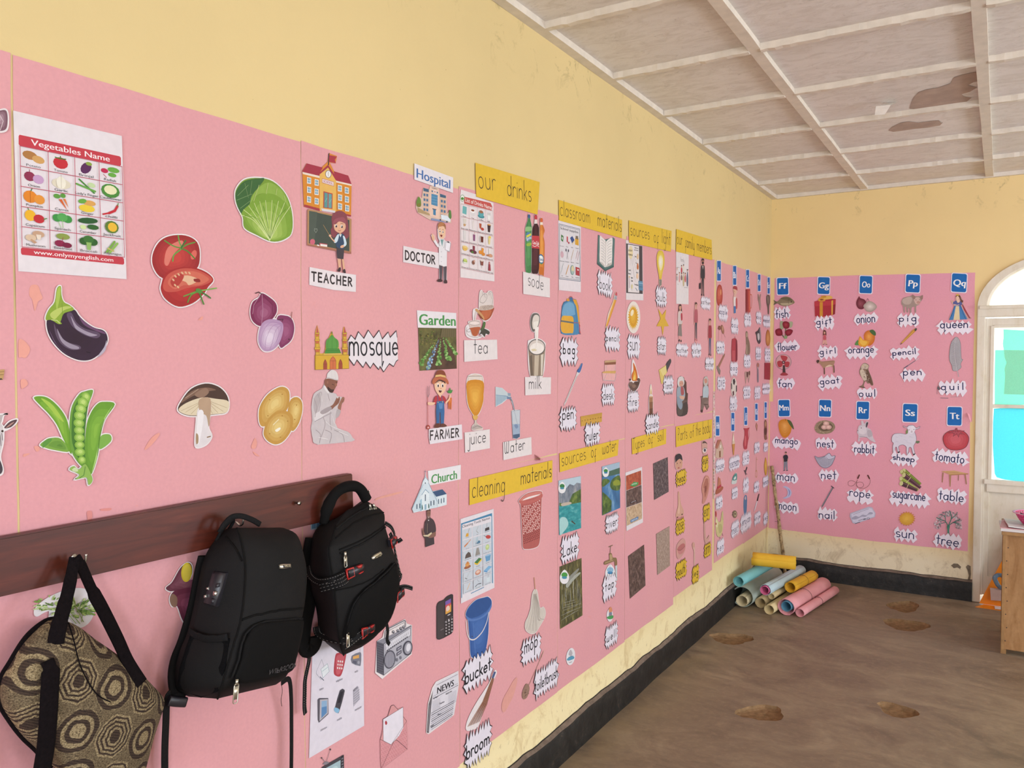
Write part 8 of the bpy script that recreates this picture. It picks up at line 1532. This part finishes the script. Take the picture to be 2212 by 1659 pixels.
# ---- right backpack
Z(640, 1020, 3.948)
LV = [((430, 325), (600, 245), (350, 400), .075), ((335, 455), (742, 335), (205, 450), .100), ((290, 600), (758, 450), (135, 560), .122), ((276, 665), (790, 560), (118, 700), .128), ((292, 800), (836, 690), (110, 860), .134), ((320, 960), (868, 810), (122, 1000), .138), ((330, 1080), (872, 930), (160, 1120), .140), ((340, 1200), (842, 1080), (182, 1250), .138), ((352, 1350), (790, 1230), (190, 1340), .132), ((372, 1480), (690, 1390), (240, 1440), .118), ((402, 1562), (560, 1490), (330, 1515), .098)]
b2 = empty('backpack', HOOK[2], 'black backpack with red-trimmed buckles and white stitched straps, at the right end of the rail', 'backpack'); B2 = Bag(b2.location, LV, .04, .016)
B2.body(b2, BLK); B2.seam('piping', [tuple(l[0]) for l in LV[1:]], .002, BLK2, b2, off=.0012)
B2.seam('top_zip', '330,480 420,400 520,335 640,282', .003, WEB, b2); B2.seam('panel_seam', '320,560 450,440 600,370 740,340', .0018, BLK2, b2)
B2.seam('zip', '345,690 480,620 620,545 752,468', .0028, WEB, b2); B2.seam('zip_flap', '340,660 480,590 620,515 755,445', .002, BLK2, b2)
B2.patch('front_pocket', '385,1400 400,1260 440,1110 510,1010 620,920 720,840 800,775 825,830 838,960 800,1150 740,1280 600,1400 480,1470', BLK2, b2, 'F', .003, .016, smooth=3)
B2.seam('pocket_zip', '395,1330 410,1220 450,1090 520,1000 640,900 760,800 800,765', .003, WEB, b2, off=.008); B2.seam('panel_seam', '330,1005 480,960 600,900 700,820', .0018, BLK2, b2)
pl = B2.patch('name_plate', '582,722 605,700 668,672 684,690 660,712 598,742 588,742', CREAM_M, b2, 'F', .002, .004); B2.patch('plate_inset', '606,716 664,690 664,703 608,730', BUCK, pl, 'F', .0058, .001)
B2.writing('plate_print', 'IIIIII', 610, 728, 660, 704, 12, CREAM_M, pl, .0078)
for x, y, dx, ln in ((605, 290, .35, .034), (640, 285, .55, .03), (366, 690, .05, .034), (400, 1345, 0, .042)): puller(b2, b2.location, B2.F(x, y, .008), (0, dx, -1), ln, .009)
for x, y, sx, sy, nm in ((400, 850, 1, 1, 0), (515, 1350, .8, .9, 0), (775, 600, .55, .8, 1), (830, 1050, .6, .85, 1)):
    q = (lambda pt: [(x+(a*.8+b*.12)*sx, y+(b*.78-a*.42)*sy) for a, b in pt])
    bu = B2.patch('buckle', q([(-20, -48), (120, -40), (125, 40), (-20, 48)]), BUCK, b2, 'F', .004, .014); B2.seam('buckle_trim', ' '.join('%.1f,%.1f' % p_ for p_ in q([(-36, -56), (20, -48), (20, 48), (-36, 56), (-36, -56)])), .0028 if not nm else .002, REDP, bu, 'F', .015, 1)
    B2.patch('release_button', q([(50, -46), (95, -42), (80, -22), (55, -24)]), REDP, bu, 'F', .016, .005); B2.patch('release_button', q([(60, 26), (95, 24), (90, 42), (55, 44)]), REDP, bu, 'F', .016, .005)
def stitched(name, P, wd, par, nrm=(1, -.4, 0), rows=(-.3, .3)):
    o = world_tube(name, P, 1, WEB, par, (wd, .003, nrm)); Q = [Vector(q)-par.location for q in cr([tuple(p) for p in P], 12)]
    for k in rows:
        bm = bmesh.new()
        for i in range(0, len(Q)-1, 2):
            d = (Q[i+1]-Q[i]).normalized(); nn = Vector(nrm); nn = (nn-d*nn.dot(d)).normalized(); s_ = d.cross(nn)*wd*k+nn*.0021; tube(bm, [Q[i]+s_, Q[i+1]+s_], .0006, 4)
        mesh_obj('stitching', bm, THREAD, o); o.children[-1]['kind'] = 'stuff'
    return o
SD = lambda x, y, off=.006: B2.S(x, y, off)
stitched('compression_strap', [SD(112, 800), SD(150, 880), SD(230, 925), B2.F(300, 915, .006), B2.F(365, 870, .012)], .02, b2, (.5, -1, 0)); stitched('strap_tail', [B2.F(365, 900, .016), B2.F(320, 935, .02), Vector(SD(250, 975, .014))], .026, b2, (.6, -.8, .1), (-.33, 0, .33))
stitched('compression_strap', [SD(190, 1310), SD(230, 1380), B2.F(380, 1430, .004), B2.F(500, 1360, .010)], .022, b2, (.6, -1, 0)); stitched('strap_tail', [B2.F(480, 1370, .014), B2.F(400, 1450, .016), B2.F(372, 1480, .014)], .022, b2, (.8, -.6, .1))
world_tube('carry_handle', [X(235, 440, .05), X(260, 320, .055), X(320, 200, .062), X(400, 135, .07), X(490, 118, .075), X(550, 150, .08), X(600, 235, .085)], [.013]*4+[.016, .017, .016, .017, .016]+[.015]*22, BLK2, b2, n=5)
stitched('strap_tail', [X(800, 520, .12), X(830, 580, .125), X(865, 590, .14), X(900, 570, .15)], .013, b2, (1, 0, .2)); stitched('strap_tail', [X(850, 1010, .13), X(880, 985, .14), X(930, 975, .15), X(990, 992, .155)], .012, b2, (1, 0, .3))
stitched('side_strap', [X(760, 435, .07), X(810, 470, .06), X(838, 540, .06), X(835, 640, .07), X(880, 850, .08), X(895, 885, .08), X(860, 960, .09)], .012, b2, (1, .4, 0))
world_tube('strap_tail', [X(765, 1270, .08), X(780, 1350, .085), X(775, 1430, .085), X(795, 1468, .085)], 1, WEB, b2, (.012, .002, (1, 0, 0)))
world_tube('shoulder_strap', [X(135, 560, .035), X(112, 700, .032), X(105, 900, .03), X(110, 1100, .03), X(75, 1300, .03), X(62, 1430, .032), X(90, 1510, .034), X(150, 1480, .04), X(175, 1400, .045)], 1, BLK2, b2, (.045, .012, (1, 0, 0)))
stitched('strap_tail', [X(110, 1510, .034), X(110, 1600, .03), X(92, 1690, .028), X(75, 1780, .026), X(72, 1880, .026), X(70, 2000, .026), X(78, 2060, .026)], .016, b2, (1, .2, 0))
# ---- patterned handbag
Z(0, 1000, 2.5175)
def tapestry():
    t = NT('octagon_tapestry'); o = t.obj(); r = t.add('ShaderNodeMapping'); t.ln(o, r.inputs[0]); r.inputs['Rotation'].default_value = (math.radians(28), 0, 0); r.inputs['Scale'].default_value = (1, 11.8, 11.8)
    wob = t.noise(o, 40, 3); y0, z0 = t.sep(r.outputs[0])[1:]; y = t.math('ADD', y0, t.math('MULTIPLY', wob, .12)); z = t.math('ADD', z0, t.math('MULTIPLY', wob, -.1))
    row = t.math('FLOOR', z); odd = t.math('MODULO', t.math('ADD', row, 100.), 2.); y2 = t.math('ADD', y, t.math('MULTIPLY', odd, .5)); colm = t.math('FLOOR', y2)
    fy = t.math('ABSOLUTE', t.math('SUBTRACT', t.math('SUBTRACT', y2, colm), .5)); fz = t.math('ABSOLUTE', t.math('SUBTRACT', t.math('SUBTRACT', z, row), .5))
    oc = t.math('MAXIMUM', t.math('MAXIMUM', fy, fz), t.math('MULTIPLY', t.math('ADD', fy, fz), .7)); eu = t.math('SQRT', t.math('ADD', t.math('MULTIPLY', fy, fy), t.math('MULTIPLY', fz, fz)))
    kind = t.math('MODULO', t.math('ADD', t.math('ADD', colm, row), 100.), 2.)
    ring = t.ramp(t.math('FRACT', t.math('MULTIPLY', oc, 10.5)), (.45, (0,0,0)), (.5, G1)); ring.node.color_ramp.interpolation = 'LINEAR'
    core = t.ramp(oc, (.1, (0,0,0)), (.115, G1)); octa = t.mix(core, (0, 0, 0), ring)
    disc = t.ramp(eu, (.16, G1), (.175, (0,0,0)), (.27, (0,0,0)), (.285, G1), (.36, G1), (.375, (0,0,0)), (.47, (0,0,0)), (.485, (.8, .8, .8)))
    pat = t.mix(kind, octa, disc); edge = t.ramp(oc, (.47, (0,0,0)), (.485, G1)); pat = t.mix(edge, pat, (.45, .45, .45))
    weave = t.noise(t.scaled(o, (1, 1, 1.6)), 330, 3, .6); stripes = t.add('ShaderNodeTexWave'); t.ln(r.outputs[0], stripes.inputs[0]); stripes.inputs['Scale'].default_value = 5.5; stripes.bands_direction = 'Z'
    tan = t.ramp(weave, (.32, lin('#3f3428')), (.47, lin('#857457')), (.64, lin('#ab9a78'))); dk = t.mix(t.math('MULTIPLY', stripes.outputs['Fac'], .7), lin('#2b2321'), lin('#4f4035'))
    dk = t.mix(t.ramp(weave, (.45, (0,0,0)), (.7, (.5,)*3)), dk, lin('#5a4838')); t.col(t.mix(pat, dk, tan)); t.bump(weave, .7, .004); return t.set(.85, .15)
b3 = empty('handbag', HOOK[0], 'brown and tan handbag woven with octagons, black straps, leftmost on the rail', 'bag')
OUT = cr(pts('290,850 230,880 130,980 60,1090 8,1185 5,1300 60,1400 130,1490 205,1560 280,1640 340,1730 420,1790 560,1800 700,1770 770,1730 800,1640 842,1480 885,1350 892,1285 835,1215 760,1140 690,1080 600,1015 520,960 430,892 360,860'), 4, True)
cx_, cy_ = 440, 1320; bm = bmesh.new(); rings = []
for k, xd in ((1, .040), (1.0, .058), (.97, .076), (.90, .092), (.78, .104), (.6, .112), (.38, .117), (.16, .119)):
    rings.append([bm.verts.new(X(cx_+(x-cx_)*k, cy_+(y-cy_)*k, xd+(.004*noise.noise(Vector((x*.006, y*.006, k*2))) if k < .95 else 0))-b3.location) for x, y in OUT])
for r, w_ in zip(rings, rings[1:]):
    for i in range(len(r)): bm.faces.new((r[i], r[(i+1) % len(r)], w_[(i+1) % len(r)], w_[i])).smooth = True
c = bm.verts.new(X(cx_, cy_, .119)-b3.location)
for i in range(len(r)): bm.faces.new((rings[-1][i], rings[-1][(i+1) % len(r)], c)).smooth = True
bm.faces.new(rings[0]); bmesh.ops.recalc_face_normals(bm, faces=bm.faces); mesh_obj('body', bm, tapestry(), b3)
VEL = plain('black_velvet', '#120d0f', .95, .1, var=.4, scale=160, bump=.8)
world_tube('edge_zip', [X(300, 852, .05), X(250, 864, .05), X(180, 915, .05), X(125, 978, .05), X(60, 1085, .05), X(8, 1180, .05), X(5, 1300, .05), X(60, 1400, .05), X(130, 1490, .05), X(205, 1562, .05), X(280, 1650, .05)], .0065, VEL, b3)
world_tube('strap', [X(408, 515, .062), X(398, 560, .066), X(370, 700, .08), X(330, 850, .098), X(312, 925, .106), X(302, 985, .106)], [.72]*8+[.8]*4+[.9]*4+[1.]*10, VEL, b3, (.029, .006, (1, -.3, 0)))
world_tube('strap', [X(415, 512, .064), X(440, 555, .064), X(500, 690, .06), X(560, 800, .06), X(640, 960, .068), X(700, 1090, .086), X(770, 1200, .1)], [.6]*5+[.75]*6+[.95]*20, VEL, b3, (.029, .006, (1, .2, 0)))
world_tube('front_strap', [X(255, 1075, .114), X(275, 1130, .122), X(270, 1250, .124), X(262, 1400, .122), X(248, 1550, .116), X(225, 1700, .11), X(220, 1800, .1)], [.7]*5+[1.]*26, VEL, b3, (.033, .006, (1, 0, .1)))
world_tube('seam', [X(372, 868, .093), X(400, 960, .107), X(440, 1110, .116), X(520, 1250, .1185), X(600, 1300, .118)], .0012, VEL, b3)
# ================================================================ rolls of coloured paper in the corner
ROLLS = []
def roll(label, hexc, p0, p1, r, turns=2.2, seed=0, r2=None, inner=None, string=None, gap=.0035):
    """a sheet of paper rolled from p0 (near end) to p1"""
    p0, p1 = Vector(p0), Vector(p1); d = (p1-p0).normalized(); up = Vector((0, 0, 1)); s_ = d.cross(up).normalized(); up = s_.cross(d); bm = bmesh.new(); rnd = random.Random(seed)
    n = int(28*turns); L = (p1-p0).length; rows = []; ph = rnd.uniform(0, 6.28)
    for j in range(7):
        t = j/6; row = []
        for k in range(n+1):
            a = ph+2*PI*turns*k/n; rr = (r-gap*turns*(1-k/n))*(1+(.0 if r2 is None else (r2/r-1)*t)); e = (rnd.random()-.5)*.004 if j in (0, 6) else 0
            row.append(bm.verts.new(d*(t*L+e+(.010*(1-k/n) if j == 0 else 0))+s_*(rr*math.cos(a)*1.03)+up*(rr*math.sin(a)*.97)))
        rows.append(row)
    for q, w_ in zip(rows, rows[1:]):
        for k in range(n): bm.faces.new((q[k], q[k+1], w_[k+1], w_[k])).smooth = True
    ROLLS.append((label, p0, p1, r)); o = mesh_obj('paper_roll', bm, plain('roll_paper_'+hexc.lstrip('#'), hexc, .6, .25, var=.06, scale=14, bump=.15), loc=p0); tag(o, label, 'paper roll', 'rolls of coloured paper in the corner')
    md = o.modifiers.new('thickness', 'SOLIDIFY'); md.thickness = .0011; md.offset = 0
    if string:
        bm = bmesh.new(); c = d*(L*string); tube(bm, [c+s_*((r+.001)*1.03*math.cos(2*PI*k/24))+up*((r+.001)*.97*math.sin(2*PI*k/24)) for k in range(25)], .0011, 5); tube(bm, [c+up*(r*.98)+s_*.01, c+up*(r+.006)+d*-.03+s_*-.012, c+up*(r+.002)+d*-.05], .0011, 5); mesh_obj('string', bm, plain('dark_string', '#4a3f38', .9), o)
    return o
ZC = lambda a, b: (1540+a/4.146, 960+b/4.146)
zr = lambda a, b, z: onZ(*ZC(a, b), z)
g0, g1 = zr(262, 1366, .074), zr(600, 1130, .074); gd = (g1-g0).normalized()
def ax(p, ln, turn=0.):
    d = Matrix.Rotation(math.radians(turn), 3, 'Z') @ gd; return Vector(p)+d*ln
roll('wide grey-green paper roll on the floor with cream rolls inside it', '#a8b3a8', g0, ax(g0, .70), .073, 2.4, 1, gap=.002)
q = g0+Vector((0, 0, -.026))+gd*-.01; roll('cream paper roll inside the wide grey-green roll', '#d8c9a4', q, q+gd*.6, .041, 2.2, 2)
q = zr(412, 1416, .039)+Vector((.010, 0, 0)); roll('cream paper roll on the floor between the grey-green and the lowest cream roll', '#cfb98c', q, ax(q, .66, -2), .037, 2.6, 3)
q = zr(500, 1480, .036); roll('thin cream paper roll lying lowest and nearest, left of the pink rolls', '#d9c596', q, ax(q, .68, -3), .035, 2., 4)
q = zr(655, 1457, .057); roll('thick pink paper roll tied with string at the right of the heap', '#e6a3a9', q, ax(q, .72, -5), .056, 2.2, 5, string=.45)
q2 = q+gd*-.006+Vector((0, 0, .004)); roll('blue paper roll tucked inside the thick pink roll', '#5f93ad', q2, ax(q2, .5, -5), .036, 1.6, 6)
q = zr(743, 1505, .031)+Vector((.024, 0, 0)); roll('thin pink paper roll on the floor, rightmost of the heap', '#e3a0a6', q, ax(q, .70, -5), .030, 2., 7, string=.5)
q = onX(*ZC(228, 1228), .085); roll('turquoise paper roll leaning against the left wall on the heap', '#79b7b9', q, ax(q, .66, -4)+Vector((0, 0, .015)), .037, 2.6, 8)
q = zr(462, 1308, .158); roll('pink paper roll with pale edges on top of the grey-green roll', '#d9709a', q, ax(q, .2, -4), .031, 2.4, 9)
q2 = q+gd*.012; roll('pale blue paper roll wrapped round a pink one, middle of the heap', '#b6cdd3', q2, ax(q2, .68, -4), .038, 1.6, 10, gap=.002)
q = zr(520, 1362, .088); roll('small cream paper roll peeping out under the pale blue roll', '#d6c294', q, ax(q, .6, -3), .0235, 2., 11)
q = zr(655, 1278, .137)+Vector((.026, 0, .003)); roll('short golden paper roll tied with string beside the pale blue roll', '#dfae34', q, ax(q, .42, -6), .039, 2.6, 12, string=.55)
q0 = onX(*ZC(350, 1036), .10); q0.z += .012; q1 = zr(742, 1062, q0.z-.004); roll('golden yellow paper roll lying across the top of the heap', '#e6b93a', q0, q1, .049, 1.8, 13); 
# a rough stick leaning in the corner
top = onY(1661.5, 1006, -.03); top.x = max(top.x, .03); bot = onZ(1698, 1250, .004); STK = NT('rough_stick'); _n = STK.noise(STK.pos(), 45, 6, .75); STK.col(STK.ramp(_n, (.36, lin('#5a4634')), (.5, lin('#a58d68')), (.66, lin('#c2ab82')))); STK.bump(_n, .6, .01); STK = STK.set(.85, .15)
bm = bmesh.new(); N = 26; P = [top+(bot-top)*(k/N)+Vector((.0015*math.sin(k*.7), .001*math.sin(k*1.3), 0)) for k in range(N+1)]
tube(bm, [p-top for p in P], [.0135+.0018*math.sin(k*2.3)+.001*math.sin(k*5.1) for k in range(N+1)], 10); stick = tag(mesh_obj('stick', bm, STK, loc=top), 'rough brown stick leaning in the corner behind the paper rolls', 'stick')
for k, sx in ((3, 1), (15, 1), (13, -1), (22, 1)):
    bm = bmesh.new(); p = P[k]-top; tube(bm, [p, p+Vector((.03*sx, -.012, .002))], [.0012, .0008], 5); mesh_obj('nail', bm, BUCK, stick)
# ================================================================ the cupboard by the door and what lies on it
PLY = NT('plywood'); _n = PLY.noise(PLY.scaled(PLY.pos(), (2.5, 2.5, .5)), 7, 7, .65, 1.2); _m = PLY.noise(PLY.pos(), 60, 4); PLY.col(PLY.mix(1., PLY.ramp(_n, (.3, lin('#93693f')), (.5, lin('#a67d52')), (.72, lin('#b38a5e'))), PLY.ramp(_m, (.3, [.93]*3), (.7, [1.05]*3)), 'MULTIPLY')); PLY = PLY.set(.55, .3)
PINE = plain('pine_batten', '#9f7a50', .6, .25, var=.2, scale=20)
cup = empty('cupboard', (1.93, -.87, 0), 'plain plywood cupboard with nailed battens in front of the door', 'cupboard'); co = cup.location
def cb(name, a, b, mat, bev=.002):
    bm = bmesh.new(); box(bm, Vector(a)-co, Vector(b)-co, bev=bev); return mesh_obj(name, bm, mat, cup)
CX0, CX1, CY0, CY1, CZ = 1.607, 2.26, -1.107, -.64, .712
cb('front_panel', (CX0+.012, CY0, .030), (CX1, CY0+.008, CZ-.012), PLY); cb('side_panel', (CX0, CY0+.008, .035), (CX0+.008, CY1, CZ-.012), PLY); cb('side_panel', (CX1-.008, CY0+.008, .035), (CX1, CY1, CZ-.012), PLY); cb('top', (CX0-.008, CY0-.012, CZ-.012), (CX1+.01, CY1, CZ+.004), PINE)
for x in (CX0-.002, CX1-.03):
    for y in (CY0+.006, CY1-.03): cb('leg', (x, y, 0), (x+.028, y+.028, CZ-.013), PINE)
cb('edge_batten', (CX0-.001, CY0-.006, .028), (CX0+.013, CY0+.004, CZ-.012), PINE)
cb('cross_batten', (CX0+.013, CY0-.003, .032), (CX1, CY0+.001, .075), PLY, .001)
for k in range(8):
    bm = bmesh.new(); p = Vector((CX0+.02+.006*(k % 2), CY0-.0012, .08+k*.078))-co; tube(bm, [p, p+Vector((0, .004, 0))], .0032, 8); mesh_obj('nail', bm, BUCK, cup)
def slab(name, label, cat, c, sx, sy, th, rot, mat, curl=0):
    bm = bmesh.new(); n = 10; V = [[None]*(n+1) for _ in range(n+1)]
    for i in range(n+1):
        for j in range(n+1):
            u, v = i/n-.5, j/n-.5; V[i][j] = bm.verts.new((u*sx, v*sy, th+curl*(max(0, -u)**2)*4+curl*.3*math.sin(v*7)**2))
    for i in range(n):
        for j in range(n): bm.faces.new((V[i][j], V[i+1][j], V[i+1][j+1], V[i][j+1]))
    rim = [e for e in bm.edges if e.is_boundary]; g = bmesh.ops.extrude_edge_only(bm, edges=rim)
    for v in g['geom']:
        if isinstance(v, bmesh.types.BMVert): v.co.z -= th
    bmesh.ops.recalc_face_normals(bm, faces=bm.faces); o = mesh_obj(name, bm, mat, loc=Vector(c)); o.rotation_euler = (0, 0, math.radians(rot)); return tag(o, label, cat)
WP = plain('white_paper', '#dcd8d8', .6, var=.04); PP = plain('pink_paper', '#dba5ac', .6)
zc = CZ+.0045; slab('paper_sheet', 'white paper lying lowest on the cupboard top', 'paper', (1.78, -.95, zc), .38, .27, .016, 2, WP); slab('paper_sheet', 'pink paper between white papers on the cupboard', 'paper', (1.775, -.955, zc+.0165), .36, .28, .004, -2, PP); slab('paper_sheet', 'curling white paper on top of the pile, under the pink basket', 'paper', (1.80, -.95, zc+.021), .36, .26, .006, 5, WP, .008)
# pink plastic sieve basket
bc = Vector((1.775, -.97, zc+.0335)); PNK = plain('pink_plastic', '#c42f70', .35, .5, var=.05)
bm = bmesh.new(); NB, prof = 44, [(.062, 0), (.074, .004), (.086, .018), (.096, .034), (.104, .050), (.111, .066)]; rows = [[bm.verts.new((r*math.cos(2*PI*k/NB), r*math.sin(2*PI*k/NB), z)) for k in range(NB)] for r, z in prof]
fs = []
for a, b in zip(rows, rows[1:]):
    for k in range(NB): fs.append(bm.faces.new((a[k], a[(k+1) % NB], b[(k+1) % NB], b[k])))
for f in fs[NB:]:
    c = f.calc_center_median(); o_ = list(f.verts); i_ = [bm.verts.new(c+(v.co-c)*.56) for v in o_]
    for k in range(4): bm.faces.new((o_[k], o_[(k+1) % 4], i_[(k+1) % 4], i_[k]))
bmesh.ops.delete(bm, geom=fs[NB:], context='FACES_ONLY'); bm.faces.new(rows[0][::-1])
bk = empty('basket', bc, 'bright pink perforated plastic basket on the papers on the cupboard', 'basket'); o = mesh_obj('bowl', bm, PNK, bk); md = o.modifiers.new('thickness', 'SOLIDIFY'); md.thickness = .0022
bm = bmesh.new(); tube(bm, [((.117)*math.cos(2*PI*k/48), .117*math.sin(2*PI*k/48), .068) for k in range(49)], 1, 10, caps=False, flat=(.014, .004, (0, 0, 1))); mesh_obj('rim', bm, plain('pale_pink_plastic', '#e08aae', .35, .5), bk)
bm = bmesh.new(); a, b = Vector((-.085, -.03, .066)), Vector((.06, -.02, .012)); tube(bm, [a, a+(b-a)*.9, b], [.0042, .0042, .001], 8); pn = tag(mesh_obj('pen', bm, BUCK, loc=bc), 'black pen leaning in the pink basket', 'pen')
# orange card and papers on the floor by the door
ORG = plain('orange_card', '#e8861a', .5, .3, var=.06); fl0 = onZ(2107, 1311, .002); fx, fy = fl0.x, min(fl0.y, -.14)
of = empty('orange_folder', (fx, fy, .002), 'open orange card folder standing by the foot of the door', 'folder'); fo = of.location
def leaf(name, P):
    bm = bmesh.new(); bm.faces.new([bm.verts.new(Vector(p)-fo) for p in P]); o = mesh_obj(name, bm, ORG, of); o.modifiers.new('t', 'SOLIDIFY').thickness = .003
leaf('floor_leaf', [(fx, fy, .003), (2.0, fy-.01, .003), (2.0, fy+.10, .003), (fx+.05, fy+.10, .003)])
leaf('upright_leaf', [(fx+.02, fy+.102, .004), (2.02, fy+.102, .004), (2.02, fy+.125, .54), (fx+.235, fy+.125, .52)])
slab('paper_sheet', 'white paper lying on the orange folder by the door', 'paper', (fx+.245, fy+.046, .0055), .26, .065, .002, 3, WP)
bm = bmesh.new(); box(bm, (-.13, -.002, 0), (.13, .002, .085), bev=.0008); o = mesh_obj('card', bm, plain('grey_pink_card', '#b59a90', .7), loc=(fx+.22, fy+.088, .05)); o.rotation_euler = (math.radians(-8), math.radians(-4), 0); tag(o, 'small grey-pink card propped against the orange folder', 'card')
bm = bmesh.new(); Q = [onY(2040+a/3.453, 1000+b/3.453, fy+.085) for a, b in ((440, 850), (425, 838), (395, 838), (376, 858), (385, 885), (402, 915), (420, 930), (440, 935))]
tube(bm, [Vector(p)-Q[0] for p in cr([tuple(p) for p in Q], 5)], 1, 8, flat=(.03, .005, (0, 1, .3))); tag(mesh_obj('strap', bm, plain('blue_grey_strap', '#6f8294', .6, var=.3, scale=60), loc=Q[0]), 'blue-grey strap hanging over the orange folder', 'strap')
# a printed border strip between the sheets
p = Z(0, 0, 1) or Pic('L', 'border_strip', 'narrow patterned paper strip between the body pictures and the alphabet, left wall', 'paper strip'); p.P('1539,846 1543.5,845 1544.5,1075 1540,1078', '#ddb9b4')
rnd = random.Random(9)
for k in range(34): p.E(1541+rnd.uniform(-.9, 1.6), 850+k*6.6, .9, 2.2, rnd.choice(['#c98a9c', '#8fa08a', '#b5705f', '#e8dcd4', '#c9a05a']), n=6)
p.build()
